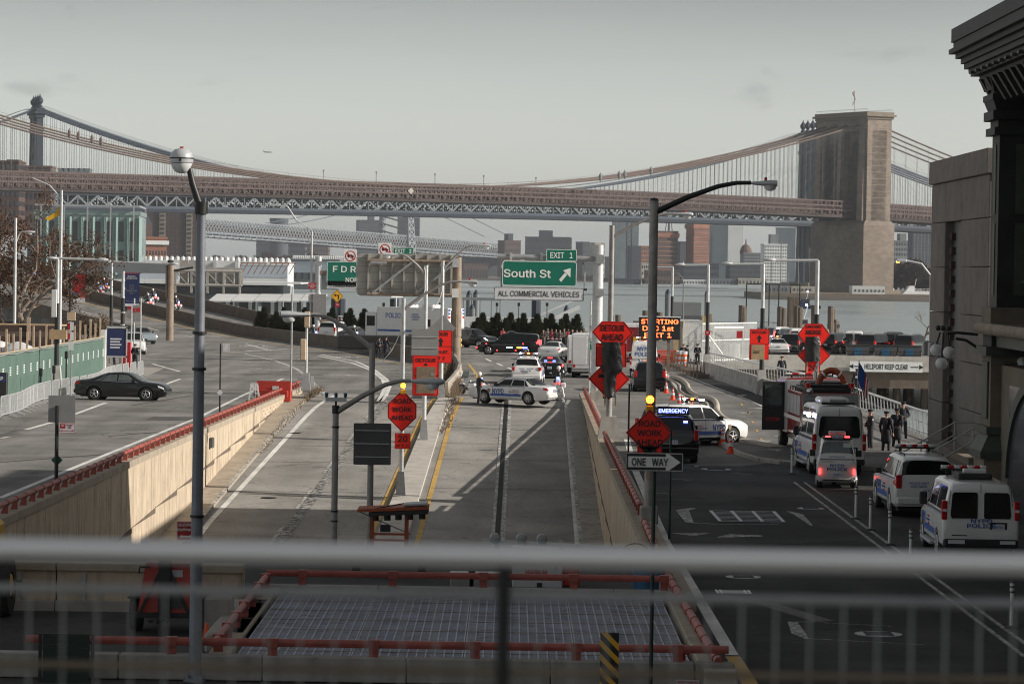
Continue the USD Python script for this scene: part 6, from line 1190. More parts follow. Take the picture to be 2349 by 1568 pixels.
put(make_person('officer with white lettering on the chest left of the round topped green sign','fold',patch=True),1899,905,90,z=.13,dy=-4)
put(make_person('officer with white lettering on the back right of the round topped green sign','stand',patch=True,skin='skin_dark'),1949,908,88,z=.13,dy=-4)
put(make_person('officer walking along the foot of the brown barrier in dark coat','walk',long_coat=True),885,822,60)
put(dup(P_st,(0,0,0),0,'officer standing at the foot of the brown barrier beside the steel poles'),869,823,290)
put(dup(P_st,(0,0,0),0,'officer standing behind the metal barricades beside the red box on the left pavement'),300,846,250,dx=.3)
put(make_person('person in dark coat standing at the end of the green fence','stand','coat_grey','coat_grey','knit'),262,840,200)
press=[make_person('member of the press crowd in a brown coat','fold','coat_brown','coat_grey','hair',seed=1,group='press crowd behind barricades'),make_person('member of the press crowd in a grey jacket','stand','coat_grey','leather','knit',group='press crowd behind barricades'),make_person('member of the press crowd in a red jacket','fold','coat_red','coat_grey','hair','skin_dark',group='press crowd behind barricades'),make_person('member of the press crowd in black','back','uniform','uniform','hair',group='press crowd behind barricades')]
labs=['person in a brown coat at the left end of the crowd by the shrubs','person in a grey jacket and knit hat near the left end of the crowd','person in a red jacket in the middle of the crowd by the shrubs','person in black, fourth from the left in the crowd by the shrubs','person in a brown coat above the roof of the white police sedan','person in a grey jacket right of the police sedan roof','person in red partly hidden in the right half of the crowd','person in black next to the utility trucks','person in a brown coat behind the left utility truck','person in a grey jacket above the left utility truck','person in black standing alone at the right end of the crowd','person in a red jacket behind the black escort vehicle']
for i,lb in enumerate(labs):
 q=press[i]if i<4 else dup(press[(i,0,1,2,3,0,1,3,2)[i-3]if i>3 else i],(0,0,0),0);data(q,label=lb)
 px=1246+i*9.5 if i<11 else 1090+63;put(q,px,800,250+(i*37)%60,Y=300+(i*7)%9,zz=0)
bike0=motorcycle('police_motorcycle','white police motorcycle with a blue beacon riding away behind the sedans');rider0=make_person('motorcycle officer in leather jacket riding away beside the white police sedan','ride','leather','uniform','helmet')
def ridepair(x,y,z,rz,l1,l2,first=False,sl=0):
 b=bike0 if first else dup(bike0,(0,0,0),0,l1,group=None);r=rider0 if first else dup(rider0,(0,0,0),0,l2)
 for q in(b,r):o=UsdGeom.Xformable(q).GetOrderedXformOps();o[0].Set(Gf.Vec3d(x,y,z));o[1].Set(Gf.Vec3f(0,0,rz))
p=here(1281,903);ridepair(p[0],p[1],0,YAW(3),'','',True)
spots=[(72,2.6,'at the far left behind the branches'),(172,5.6,'behind the red banner tree'),(224,3.0,'nearer one of the pair left of the banner'),(237,6.2,'farther one of the pair left of the banner'),(283,3.0,'directly behind the blue banner post'),(338,2.8,'nearer one of the pair right of the banner'),(348,6.2,'farther one of the pair right of the banner'),(402,5.0,'beside the wooden pole')]
for px,o,where in spots:
 s=min(np.arange(0,MS[-1]-10,.5),key=lambda s:abs(1174.5+FPX*off(o,s)[0]/off(o,s)[1]-px));q=off(o,s);ridepair(*q,vz(s),math.degrees(math.atan2(VU[1],VU[0])),'police motorcycle on the viaduct ramp, '+where,'helmeted motorcycle officer on the viaduct ramp, '+where)
for px,py,where in((738,776,'beside the thick white pole'),(815,783,'in front of the grey blue sedan behind the barrier')):
 p=here(px,py);ridepair(p[0],313,0,YAW(-20),'police motorcycle '+where,'helmeted motorcycle officer '+where)
p=here(1086,905);o=dup(bike0,(p[0]-.2,p[1],0),YAW(-35),'parked police motorcycle between the concrete barrier and the officer in the white helmet')
def sign_plate(t,shape,mat,name='plate',y=.0,x=.0,z=.0,th=.012,back='sign_back',border=None,bw=.035,inset=.03):
 part(t,name,mv(vface(shape,th),(x,y,z)),mat);part(t,'back_plate',mv(vface(shape,.006),(x,y+th+.001,z)),back)
 if border:part(t,'border',mv(vface(shape.buffer(-inset).difference(shape.buffer(-inset-bw)),.004),(x,y-.004,z)),border)
def words(t,s,h,z,mat='ink',y=-.006,x=.0,w=None,bold=True,parent=None):part(parent or t,'lettering',mv(text(s,h,bold,width=w),(x,y,z)),mat)
def poly(*p):return Polygon(p)
diamond=lambda r:poly((0,-r),(r,0),(0,r),(-r,0))
def at(px,py,Y):return D(px,py,Y)
def sgn(name,label,px,py,Y,rz=0,cat_='sign'):return thing(name,label,cat_,at(px,py,Y),rz)
ps=lambda n,Y:n*Y/FPX
def pole(name,label,x,y,z0,ztop,r0,r1,mat,base=None,bmat='conc_grey',n=14,cat_='street lamp',bands=0):
 t=thing(name,label,cat_,(x,y,z0));h=ztop-z0
 part(t,'pole',cyl((0,0,0),(0,0,h),r0,n,r1),mat,smooth=40)
 if base:part(t,'base',hexa([(-base,-base,-.05),(base,-base,-.05),(base,base,-.05),(-base,base,-.05),(-base*.62,-base*.62,1.0),(base*.62,-base*.62,1.0),(base*.62,base*.62,1.0),(-base*.62,base*.62,1.0)]),bmat)
 for i in range(bands):zz=h*(.25+.5*i/max(1,bands-1));part(t,'band',cyl((0,0,zz),(0,0,zz+.05),r0+.025,n),'black_steel')
 return t,h
def cobra(t,h,dx,dz,mat='pole_grey',L=.85,r=.055,dy=.0,drop=.7,head='sign_lamp',sensor='lens_red'):
 """An arm that rises from the pole top and ends in a cobra head dx metres to the side and dz higher."""
 s=1 if dx>0 else-1;pts=[(0,0,h-drop),(dx*.35,dy*.35,h-drop+(dz+drop)*.52),(dx*.66,dy*.66,h-drop+(dz+drop)*.88),(dx*.85,dy*.85,h+dz),(dx,dy,h+dz+.01)]
 part(t,'arm',tube(pts,[r*1.3,r*1.15,r,r*.9,r*.85],10),mat,smooth=50)
 e=np.array((dx,dy,h+dz));hp=part(t,'lamp_head',mv(lathe([(.05,-.02),(.09,.05),(.13,.3),(.17,.55),(.15,.75),(.06,L)],14,axis='x'),(0,0,0),s=1),head,smooth=50)if False else None
 v,f=lathe([(.045,0),(.075,.05),(.11,.3),(.16,.55),(.15,.75),(.08,L-.03),(.001,L)],14,axis='x');v=np.asarray(v)*[s,1.15,.62];hp=part(t,'lamp_head',(v+e,f if s>0 else np.asarray(f)[:,::-1]),head,smooth=50)
 part(hp,'lens',(np.asarray(lathe([(.14,0),(.12,-.1),(.06,-.15),(.001,-.16)],12)[0])*[1.3,1,1]+e+[s*.55,0,-.06],lathe([(.14,0),(.12,-.1),(.06,-.15),(.001,-.16)],12)[1]),'lens_frost',smooth=50)
 if sensor:part(hp,'sensor',cyl(e+[s*.42,0,.08],e+[s*.42,0,.17],.04,8),sensor)
Y=57.3;b=G(447,1561);t,h=pole('street_lamp','tall blue grey street lamp with a domed glass head in the left foreground',b[0],b[1],0,zat(480,Y,468),.115,.085,'pole_paint',None,cat_='street lamp')
part(t,'base_flange',cat([cyl((0,0,-.02),(0,0,.06),.21,14)]+[cyl((c*.17,q*.17,.06),(c*.17,q*.17,.12),.035,8)for c,q in((.7,.7),(-.7,.7),(.7,-.7),(-.7,-.7))]),'pole_paint')
for zz in(2.95,5.6,6.25):part(t,'band',cyl((0,0,zz),(0,0,zz+.05),.128,12),'black_steel')
part(t,'collar',cyl((0,0,h-.1),(0,0,h+.12),.12,14),'black_steel',smooth=40)
e=at(428,372,Y)-np.array([b[0],b[1],0]);part(t,'arm',tube([(0,0,h-.5),(-.03,0,h+.05),(e[0]*.45,0,h+.45),(e[0]*.72,0,e[2]+.02)],[.075,.07,.06,.05],12),'black_steel',smooth=50)
hp=part(t,'lamp_head',lathe([(.205,-.06),(.215,.0),(.205,.06),(.185,.12),(.12,.18),(.04,.20),(.001,.205)],22,(e[0],0,e[2]+.02)),'sign_lamp',smooth=50);part(hp,'seam',lathe([(.217,-.012),(.219,0),(.217,.012)],22,(e[0],0,e[2]+.04)),'ink');part(hp,'latch',bc((e[0],-.215,e[2]+.02),(.035,.02,.07)),'black_plastic')
part(hp,'globe',lathe([(.195,0),(.175,-.07),(.12,-.15),(.06,-.175),(.001,-.18)],22,(e[0],0,e[2]-.05)),'lens_frost',smooth=50);part(hp,'sensor',cyl((e[0],0,e[2]+.22),(e[0],0,e[2]+.25),.035,10),'lens_red')
t=sgn('street_sign','red no stopping sign with a white double arrow on the left street lamp',427,1217,57.1,4);sign_plate(t,rrect(ps(43,57),ps(44,57),.015),'sign_red',border='letter_white',bw=.006,inset=.004)
words(t,'NO STOPPING',.05,.11,'letter_white',w=.27);words(t,'Anytime',.05,.03,'letter_white',x=-.05);part(t,'arrow',mv(vface(unary_union([sbox(-.08,-.012,.08,.012),poly((-.12,0),(-.07,.035),(-.07,-.035)),poly((.12,0),(.07,.035),(.07,-.035))]),.004),(0,-.006,-.10)),'letter_white')
Y=90.;z0=.36;t,h=pole('street_lamp','tall grey street lamp on the right ramp wall with a long arm and cobra head',xat(1489,Y,1150),Y,z0,zat(460,Y,1500),.15,.125,'pole_grey',None);part(t,'base',cb(-.26,.26,-.26,.26,-.1,.42,.04),'conc_grey');part(t,'cap',lathe([(.14,0),(.10,.06),(.001,.09)],12,(0,0,h)),'black_steel')
e=at(1722,420,Y);cobra(t,h,e[0]-xat(1500,Y,460),e[2]-(z0+h),'black_steel',.76,.07,drop=.35);part(t,'wood_board',bb(-.1,.0,-.17,-.14,1.2,3.4),'lumber')
Y=134.;t,h=pole('street_lamp','grey street lamp behind the bagged signs with a white cobra head',xat(1396,Y,1000),Y,.3,zat(517,Y,1405),.14,.11,'pole_grey',.5,'conc_grey');e=at(1548,491,Y);cobra(t,h,e[0]-xat(1405,Y,515),e[2]-(.3+h),'pole_grey',.82,.06,drop=.5)
Y=80.;t,h=pole('street_lamp','grey lamp pole with three blue sensors on top and an arm over the ramp',xat(768,Y,1100),Y,0,zat(935,Y,772),.085,.08,'pole_grey');e=at(944,874,Y);cobra(t,h,e[0]-xat(772,Y,930),e[2]-h,'pole_grey',.88,.06,drop=.12,head='sign_lamp',sensor=None)
part(t,'top_wrap',cyl((0,0,h-.14),(0,0,h+.06),.10,10),'black_steel');s=part(t,'sensor_bar',bb(-.27,.27,-.05,.05,h+.17,h+.26),'sign_lamp');part(s,'stem',cyl((0,0,h),(0,0,h+.2),.03,6),'black_steel')
for x in(-.24,0,.24):part(s,'sensor',lathe([(.03,0),(.045,.06),(.045,.12),(.001,.13)],8,(x,0,h+.26)),'drum_blue')
for zz in(1.0,1.25,3.4):part(t,'band',cyl((0,0,zz),(0,0,zz+.04),.10,10),'black_steel')
Y=81.;t,h=pole('street_lamp','grey lamp pole carrying the back of a square sign, arm rising to the upper left',xat(849,Y,1140),Y,0,zat(787,Y,862),.085,.075,'pole_grey');e=at(720,722,Y);cobra(t,h,e[0]-xat(862,Y,787),e[2]-h,'pole_grey',.55,.055,drop=.15,head='sign_lamp',sensor=None)
t=sgn('street_sign','dark grey back of a large square sign on a lamp pole',854,1018,80.85,0);w=ps(86,81);sign_plate(t,rrect(w,ps(95,81),.03),'sign_back_dark');[part(t,'stiffener',bb(-w*.46,w*.46,-.03,0,z,z+.02),'galv_light')for z in(-.34,0,.34)]
def medpole(label,px0,py0,pxt,pyt,Y,r,arm,mat='galv_light',base=.22,L=.8,bm='galv'):
 z0=zt(Y)+.16 if Y<186 else 0;t,h=pole('street_lamp',label,xat(px0,Y,py0),Y,z0,zat(pyt,Y,pxt),r,r*.8,mat,base,bm)
 if arm:e=at(arm[0],arm[1],Y);cobra(t,h,e[0]-xat(pxt,Y,pyt),e[2]-(z0+h),'pole_grey',L,.06,drop=.5)
 return t
medpole('silver lamp pole on the median behind the road work sign',919,1138,927,684,136,.115,(1056,646),L=.7);medpole('silver lamp pole on the median carrying the detour sign with a brown patch',972,1009,976,608,156.5,.12,(912,584),L=.75);medpole('silver lamp pole at the far end of the median, its arm pointing right',1011,923,1017,598,180,.125,(1095,563),L=.8)
t=sgn('street_sign','orange six sided road work ahead sign on the median',922.5,942,135.7);w,hh=ps(66,136),ps(97,136);s6=poly((0,-hh/2),(w/2,-hh*.16),(w/2,hh*.16),(0,hh/2),(-w/2,hh*.16),(-w/2,-hh*.16));sign_plate(t,s6,'sign_orange',border='ink',bw=.03,inset=.02)
for s,z in(('ROAD',.42),('WORK',.06),('AHEAD',-.30)):words(t,s,.20,z)
t=sgn('street_sign','orange 20 miles per hour plate below the six sided sign',923.5,1011,135.7);sign_plate(t,rrect(ps(36,136),ps(36,136),.02),'sign_orange',border='ink',bw=.015,inset=.01);words(t,'20',.26,.1);words(t,'M  P  H',.09,-.2,w=.5)
def flasher(label,px,py,Y):t=sgn('warning_light',label,px,py,Y,cat_='warning light');part(t,'housing',lathe([(.13,0),(.14,.06),(.12,.12)],16,(0,0,0),'y'),'yellow_steel');[part(t,'led',bc((.045*i,-.02,.045*j),(.03,.03,.03)),'glow_amber')for i in(-2,-1,0,1,2)for j in(-2,-1,0,1,2)if i*i+j*j<6];part(t,'lens',mv(vface(Point(0,0).buffer(.125),.01),(0,-.012,0)),'lens_red'if False else'sign_yellow');part(t,'battery_box',cb(-.12,.12,-.05,.1,-.36,-.17,.03),'sign_yellow');return t
flasher('amber flashing lamp above the six sided road work sign',925,884,135.7);flasher('amber flashing lamp above the orange diamond on the right',1491,916,89.7)
Y=156.2;t=sgn('street_sign','orange detour sign mostly covered by a brown patch',976,861,Y);w,hh=ps(60,Y),ps(92,Y);sign_plate(t,rrect(w,hh,.03),'sign_orange',border='ink',bw=.025,inset=.02);part(t,'divider',bb(-w/2+.05,w/2-.05,-.008,0,-.02,.01),'ink');words(t,'DETOUR',.19,.76,w=1.0);part(t,'arrow_tip',mv(vface(poly((-.12,0),(.12,0),(0,.12)),.004),(0,-.006,.50)),'ink');part(t,'patch',bb(-w*.34,w*.38,-.03,-.008,-hh*.44,hh*.22),'cardboard');part(t,'tape',bb(.25,.4,-.04,-.03,.0,.12),'sign_back')
t=sgn('street_sign','grey back of a sign with two ribs above the patched detour sign',975,785,Y+.1);w,hh=ps(62,Y),ps(62,Y);sign_plate(t,rrect(w,hh,.03),'sign_back');[part(t,'stiffener',bb(-w*.48,w*.48,-.03,0,z,z+.03),'galv_light')for z in(-.3,.25)]
Y=179.7;t=sgn('street_sign','orange detour sign with an up arrow and exit words, partly behind the grey sign back',1019,795,Y);w,hh=ps(38,Y)*1.7,ps(75,Y);t_off=-.36;sign_plate(t,rrect(w,hh,.03),'sign_orange',x=t_off,border='ink',bw=.025,inset=.02);part(t,'divider',bb(-w/2+t_off+.05,w/2+t_off-.05,-.008,0,.0,.03),'ink');words(t,'DETOUR',.20,.72,x=t_off,w=1.15);words(t,'SOUTH ST.',.17,-.3,x=t_off,w=1.3);words(t,'EXIT 2',.17,-.66,x=t_off,w=.8);part(t,'arrow',mv(vface(unary_union([poly((-.16,0),(.16,0),(0,.26)),sbox(-.07,-.24,.07,0)]),.004),(.02+t_off*.6,-.006,.28)),'ink')
t=sgn('street_sign','grey back of a diamond sign above the second detour sign',1016,752,Y+.2);sign_plate(t,diamond(ps(30,Y)),'sign_back')
Y=246.;t,h=pole('sign_pole','thick rusty pole holding the large board seen from behind',xat(1045,Y,830),Y,0,zat(590,Y,1053),.40,.36,'rust_pole',None,cat_='sign pole');[part(t,'bracket',bc((-.1,-.3,zat(py,Y,1052)),(.5,.5,.7)),'white_paint'if py>640 else'galv_light')for py in(603,672)];part(t,'wrap',cyl((0,0,2.2),(0,0,4.2),.43,14),'rust_pole')
t=sgn('sign_board','large beige board seen from behind with rusty frame bars',935,631,247.2,0);w,hh=ps(236,247),ps(97,247);sign_plate(t,rrect(w,hh,.4),'board_back',th=.06,back='board_back')
for i in range(8):part(t,'rib',bb(-w*.39+i*w*.115,-w*.39+i*w*.115+.12,-.16,0,-hh*.49,hh*.49),'board_back')
for z in(-.34,-.17,.05,.2,.38):part(t,'panel_seam',bb(-w*.495,w*.495,-.012,0,hh*z,hh*z+.03),'cardboard')
for z in(.33,-.46):part(t,'tube_beam',cyl((-w*.39,-.35,hh*z),(w*.5,-.35,hh*z),.14,8),'rust_pole')
for a,b_ in(((-w*.34,-.44),(w*.04,.30)),((w*.08,-.44),(w*.45,.28))):part(t,'brace',bar((a[0],-.4,a[1]*hh),(b_[0],-.4,b_[1]*hh),.16),'galv')
part(t,'catwalk_bracket',bb(-w*.36,-w*.2,-.5,-.3,hh*.26,hh*.32),'galv')
for px in(880,1002):pass
Y=330.;t,h=pole('sign_pole','thick pale pole of the green highway sign beside the shrubs',xat(728,Y,790),Y,0,zat(588,Y,733),.36,.34,'galv_light',None,cat_='sign pole');part(t,'bracket',bb(.1,1.4,-.3,.1,h-1.9,h-1.5),'rust_pole');part(t,'bracket',bb(.1,1.3,-.3,.1,h-6.9,h-6.6),'rust_pole');part(t,'beam',cyl((0,.4,h-1.7),(14.5,.4,h-2.0),.22,8),'rust_pole');part(t,'box',bb(-.5,.9,-.5,-.3,2.2,4.6),'sign_back');part(t,'band',bb(-.4,.4,-.38,-.3,h-.9,h-.5),'galv')
t=sgn('highway_sign','green highway sign partly hidden behind the beige board',817,629,329.6);w,hh=ps(136,330),ps(46,330)*1.0;sign_plate(t,rrect(w,ps(59,330),.25),'sign_green',border='letter_white',bw=.06,inset=.04);words(t,'F D R  D R',.62,.52,'letter_white',x=-.15,w=4.6);words(t,'NORTH',.45,-.58,'letter_white',x=-.05,w=2.1)
t=sgn('highway_sign','white passenger cars only plate under the green highway sign',817,654,329.6);sign_plate(t,rrect(w,ps(18,330),.1),'sign_white',border='ink',bw=.03,inset=.03);words(t,'PASSENGER CARS ONLY',.42,0,w=5.3)
def notruck(label,px,py):
 t=sgn('street_sign',label,px,py,330.);sign_plate(t,rrect(ps(30,330),ps(30,330),.08),'letter_white');part(t,'truck_symbol',mv(vface(unary_union([sbox(-.32,-.1,.2,.16),sbox(.2,-.1,.36,.06),Point(-.2,-.12).buffer(.07),Point(.25,-.12).buffer(.07)]),.004),(0,-.006,0)),'ink');part(t,'ring',mv(vface(Point(0,0).buffer(.56).difference(Point(0,0).buffer(.46)),.006),(0,-.01,0)),'letter_red');part(t,'slash',mv(vface(poly((-.38,.30),(-.30,.38),(.38,-.30),(.30,-.38)),.006),(0,-.017,0)),'letter_red')
notruck('no trucks sign above the green highway sign',804,587);notruck('no trucks sign above the middle of the beige board',883,572)
t=sgn('highway_sign','green exit plate peeking over the beige board',925,578,331);sign_plate(t,rrect(ps(48,330),ps(22,330),.1),'sign_green',border='letter_white',bw=.04,inset=.03);words(t,'EXIT   2',.4,.1,'letter_white',w=1.7)
Y=300.;t,h=pole('sign_post','black post with the yellow turn sign in front of the shrubs',xat(773,Y,790),Y,0,zat(665,Y,773),.07,.07,'black_steel',None,cat_='sign post');t=sgn('street_sign','yellow diamond with a left turn arrow in front of the shrubs',773,679,Y-.2);sign_plate(t,diamond(ps(15,Y)),'sign_yellow',border='ink',bw=.03,inset=.03);part(t,'arrow',mv(vface(unary_union([sbox(.1,-.3,.2,.1),sbox(-.15,.03,.2,.13),poly((-.32,.08),(-.12,.22),(-.12,-.06))]),.004),(0,-.006,0)),'ink')
t=sgn('street_sign','small red plate under the yellow turn sign',774,699,Y-.2);sign_plate(t,rrect(.45,.38,.03),'sign_red');words(t,'NO',.1,.03,'letter_white')
Y=330.;t,h=pole('sign_post','silver post with a red plate and white notices left of the thick pale pole',xat(712,Y,780),Y,0,zat(530,Y,716),.13,.1,'galv_light',None,cat_='street lamp');e=at(636,470,Y);part(t,'arm',tube([(0,0,h+.1),(-1.6,0,h+1.1),((e-at(716,530,Y))[0]*.7,0,(e-at(716,530,Y))[2]*.95+h),(*((e-at(716,530,Y))[[0,1]]),h+(e-at(716,530,Y))[2])],.06,6),'galv_light');part(t,'brace',bar((0,0,h-1.5),((e-at(716,530,Y))[0]*.72,0,h+(e-at(716,530,Y))[2]*.93),.06),'galv_light');q=e-at(716,530,Y);part(t,'lamp_head',bc((q[0]-.3,0,h+q[2]),(1.0,.3,.2)),'sign_lamp')
t=sgn('street_sign','small red notice with white words on the silver post',716,655,Y-.3);sign_plate(t,rrect(.8,.65,.04),'sign_red');part(t,'lettering',mv(lines(['NEW','ENTRANCE','RAMP'],.11),(0,-.006,0)),'letter_white')
t=sgn('street_sign','white notice below the red one on the silver post',716,681,Y-.3);sign_plate(t,rrect(.8,.95,.04),'sign_white');part(t,'lettering',mv(lines(['BIKES','AND','PEDS','ONLY'],.1),(0,-.006,0)),'ink')
Y=175.;t,h=pole('sign_gantry','thick steel gantry pole and beam over the middle ramp',xat(1368,Y,880),Y,0,zat(562,Y,1383),.32,.29,'galv_light',.45,cat_='sign gantry')
g=lambda px,py:at(px,py,Y)-np.array([xat(1368,Y,880),Y,0]);a,b_=g(1142,588),g(1372,594);part(t,'beam',cyl((a[0],-.1,a[2]),(b_[0],-.1,b_[2]),.15,12),'galv',smooth=40);part(t,'end_cap',cyl((a[0]-.04,-.1,a[2]),(a[0],-.1,a[2]),.18,12),'galv');part(t,'flange',bc((b_[0]+.1,-.1,b_[2]),(.4,.8,.5)),'galv');part(t,'lower_flange',bc((b_[0]+.1,-.1,g(1372,670)[2]),(.5,.8,.4)),'galv')
for px in(1150,1341):c,d=g(px,592),g(px,664);part(t,'hanger',cyl((c[0],-.12,c[2]),(d[0],-.12,d[2]),.05,8),'galv');part(t,'hanger_foot',bc((d[0],-.12,d[2]),(.25,.2,.12)),'black_steel')
for px in(1172,1242):c=g(px,588);part(t,'clip',bc((c[0],-.1,c[2]),(.14,.36,.4)),'galv_light')
part(t,'brace',bar(g(1335,606),g(1352,590),.12),'galv')
Ys=Y-.35;t=sgn('highway_sign','green south street exit sign with a white arrow',1237.5,627.5,Ys,0);w,hh=ps(171,Y),ps(58,Y);sign_plate(t,rrect(w,hh,.15),'sign_green',border='letter_white',bw=.04,inset=.012);words(t,'South St',.42,0,'letter_white',x=-.68,w=2.62);part(t,'arrow',mv(vface(unary_union([poly((-.33,-.30),(-.21,-.42),(.12,-.02),(.0,.10)),poly((-.12,.22),(.32,.36),(.30,-.18),(.10,.04))]),.006),(1.42,-.008,-.02)),'letter_white')
t=sgn('highway_sign','green exit 1 plate on top of the south street sign',1288,585.5,Ys);sign_plate(t,rrect(ps(70,Y),ps(28,Y),.05),'sign_green',border='letter_white',bw=.03,inset=.01);words(t,'EXIT   1',.31,0,'letter_white',w=1.25)
t=sgn('highway_sign','white all commercial vehicles sign under the south street sign',1236,674,Ys);sign_plate(t,rrect(ps(206,Y),ps(30,Y),.05),'sign_white',border='ink',bw=.03,inset=.012);words(t,'ALL COMMERCIAL VEHICLES',.30,0,w=ps(185,Y),bold=False)
Y=184.5;t,h=pole('sign_post','slim pole with stacked notices at the far end of the right ramp wall',xat(1352,Y,890),Y,.3,zat(690,Y,1353),.05,.05,'galv_light',None,cat_='sign post')
def rows(label,px,py,Y,w,hh,mat,rws,h,ink='ink'):t=sgn('street_sign',label,px,py,Y);sign_plate(t,rrect(ps(w,Y),ps(hh,Y),.03),mat,border=ink,bw=.015,inset=.015);part(t,'lettering',mv(lines(rws,h),(0,-.006,0)),ink)
rows('pale notice about trucks with overweight permits on the slim pole',1366,751,Y-.1,26,55,'sign_white',['NO','TRUCKS WITH','OVERWEIGHT','PERMITS'],.075);rows('green police notice on the slim pole',1365,793,Y-.1,26,22,'sign_green',['NEW YORK','POLICE','25'],.09,'letter_white');t=sgn('street_sign','white city speed limit sign on the slim pole',1366,826,Y-.1);sign_plate(t,rrect(ps(27,Y),ps(38,Y),.03),'sign_white',border='ink',bw=.015,inset=.015);part(t,'lettering',mv(lines(['CITY','SPEED','LIMIT'],.1,1.35),(0,-.006,.24)),'ink');words(t,'25',.26,-.26);rows('white photo enforced plate below the speed limit sign',1366,853,Y-.1,27,13,'sign_white',['PHOTO','ENFORCED'],.08)
Y=133.6;S=lambda n:ps(n,Y);t=sgn('street_sign','orange six sided detour ahead sign above black plastic',1405.5,762,Y);w,hh=S(95),S(50);sign_plate(t,poly((-w/2,0),(-w*.27,-hh/2),(w*.27,-hh/2),(w/2,0),(w*.27,hh/2),(-w*.27,hh/2)),'sign_orange',border='ink',bw=.03,inset=.025);words(t,'DETOUR',.26,.19,w=1.0);words(t,'AHEAD',.26,-.2,w=.92)
t=sgn('street_sign','orange square sign half covered by black plastic',1402,814,Y+.03);sign_plate(t,rrect(S(71),S(55),.04),'sign_orange',border='ink',bw=.03,inset=.025)
t=sgn('street_sign','orange diamond sign half covered by black plastic on the right wall',1397,869,Y+.06);sign_plate(t,diamond(S(48)),'sign_orange',border='ink',bw=.03,inset=.03);part(t,'black_bar',bb(-.46,.2,-.01,0,.05,.2),'ink')
def bag(label,pts,Y,seed):
 rg=np.random.default_rng(seed);t=thing('plastic_bag',label,'plastic bag');k=22;rowsv=[]
 for i in range(k):
  f_=i/(k-1);y=np.interp(f_,np.linspace(0,1,len(pts)),[p[0]for p in pts]);x0=np.interp(f_,np.linspace(0,1,len(pts)),[p[1]for p in pts]);x1=np.interp(f_,np.linspace(0,1,len(pts)),[p[2]for p in pts]);m=14
  for j in range(m):
   a=j/(m-1);P=D(x0+(x1-x0)*a+rg.normal()*.8,y+rg.normal()*.6,Y-.05-.16*math.sin(a*math.pi)+.05*meshkit.noise(np.array([f_*6,a*4,seed])));rowsv.append(P)
 q=np.array([(i*14+j,i*14+j+1,(i+1)*14+j+1,(i+1)*14+j)for i in range(k-1)for j in range(13)]);part(t,'wrap',(np.array(rowsv),q),'bag_black',smooth=60);v2=np.array(rowsv)+[0,.14,0];part(t,'back_wrap',(v2,q[:,::-1]),'bag_black',smooth=60);return t
bag('black plastic wrapped down the middle of the detour signs on the right wall',[(784,1382,1424),(800,1380,1424),(820,1381,1428),(850,1382,1428),(860,1384,1414),(890,1384,1412),(912,1387,1413)],Y-.05,2)
for px,z in((1388,0),(1412,0)):t=thing('tape_strip',('left','right')[px>1400]+' loose strip hanging under the black plastic','strap',at(px,912,Y));part(t,'strap',bb(-.03,.03,0,.02,-.36,0),'cardboard');part(t,'strap_end',bb(-.035,.01,-.01,.0,-.42,-.34),'hose_canvas')
Y=89.6;S=lambda n:ps(n,Y);t=sgn('street_sign','orange road work ahead diamond on the tall grey lamp pole',1490,992.5,Y);sign_plate(t,diamond(S(55)).buffer(-.03).buffer(.03),'sign_orange',border='ink',bw=.025,inset=.025)
for s,z in(('ROAD',.27),('WORK',0),('AHEAD',-.27)):words(t,s,.165,z)
t=sgn('street_sign','orange 20 plate mostly hidden behind the one way sign',1490,1045,Y);sign_plate(t,rrect(S(57),S(46),.03),'sign_orange',border='ink',bw=.02,inset=.015);words(t,'20',.24,.07,w=.42)
Y=50.;S=lambda n:ps(n,Y);t,h=pole('sign_post','dark green post of the one way sign',xat(1497,Y,1300),Y,-1,zat(1036,Y,1500),.032,.032,'dark_green_steel',None,cat_='sign post',n=8)
t=sgn('street_sign','black and white one way arrow sign in the foreground',1501,1059,Y-.06,-2);sign_plate(t,rrect(S(132),S(42),.02),'ink',border='letter_white',bw=.008,inset=.006);w=S(120);part(t,'arrow',mv(vface(unary_union([sbox(-w/2,-.085,w*.24,.085),poly((w*.22,.135),(w*.27,.135),(w/2,0),(w*.27,-.135),(w*.22,-.135))]),.004),(0,-.006,0)),'letter_white');part(t,'lettering',mv(text('ONE   WAY',.115,True,width=.58),(-.07,-.012,0)),'ink');part(t,'bolt',mv(lathe([(.012,0),(.001,.008)],8,axis='y'),(-.02,-.012,.01)),'galv')
Y=88.;t,h=pole('sign_post','thin dark post right of the one way sign',xat(1535,Y,1240),Y,0,zat(985,Y,1535),.035,.03,'dark_green_steel',None,cat_='sign post',n=8)
Y=124.;t,h=pole('sign_post','thin dark post left of the orange diamond',xat(1441,Y,1040),Y,0,zat(880,Y,1441),.04,.035,'black_steel',None,cat_='sign post',n=8)
Y=232.;t=sgn('message_board','electronic message board with orange led words, partly behind the lamp pole',1513,753,Y);w,hh=ps(94,Y),ps(51,Y);part(t,'cabinet',bb(-w/2,w/2,0,.35,-hh/2,hh/2),'black_plastic');part(t,'display',bb(-w/2+.06,w/2-.06,-.01,0,-hh/2+.06,hh/2-.06),'ink');[part(t,'led_text',mv(text(s,.33,True,width=wd),(x,-.02,z)),'glow_led')for s,wd,z,x in(('STARTING',2.75,.5,0),('DEC 1st',2.3,0,-.1),('EXIT 1',2.0,-.5,-.12))];part(t,'legs',cat([bb(x-.12,x+.12,.1,.3,-5.0,-hh/2)for x in(-.7,.7)]),'cardboard');part(t,'cap',bb(-w/2-.05,w/2+.05,-.06,.4,hh/2,hh/2+.07),'white_paint')
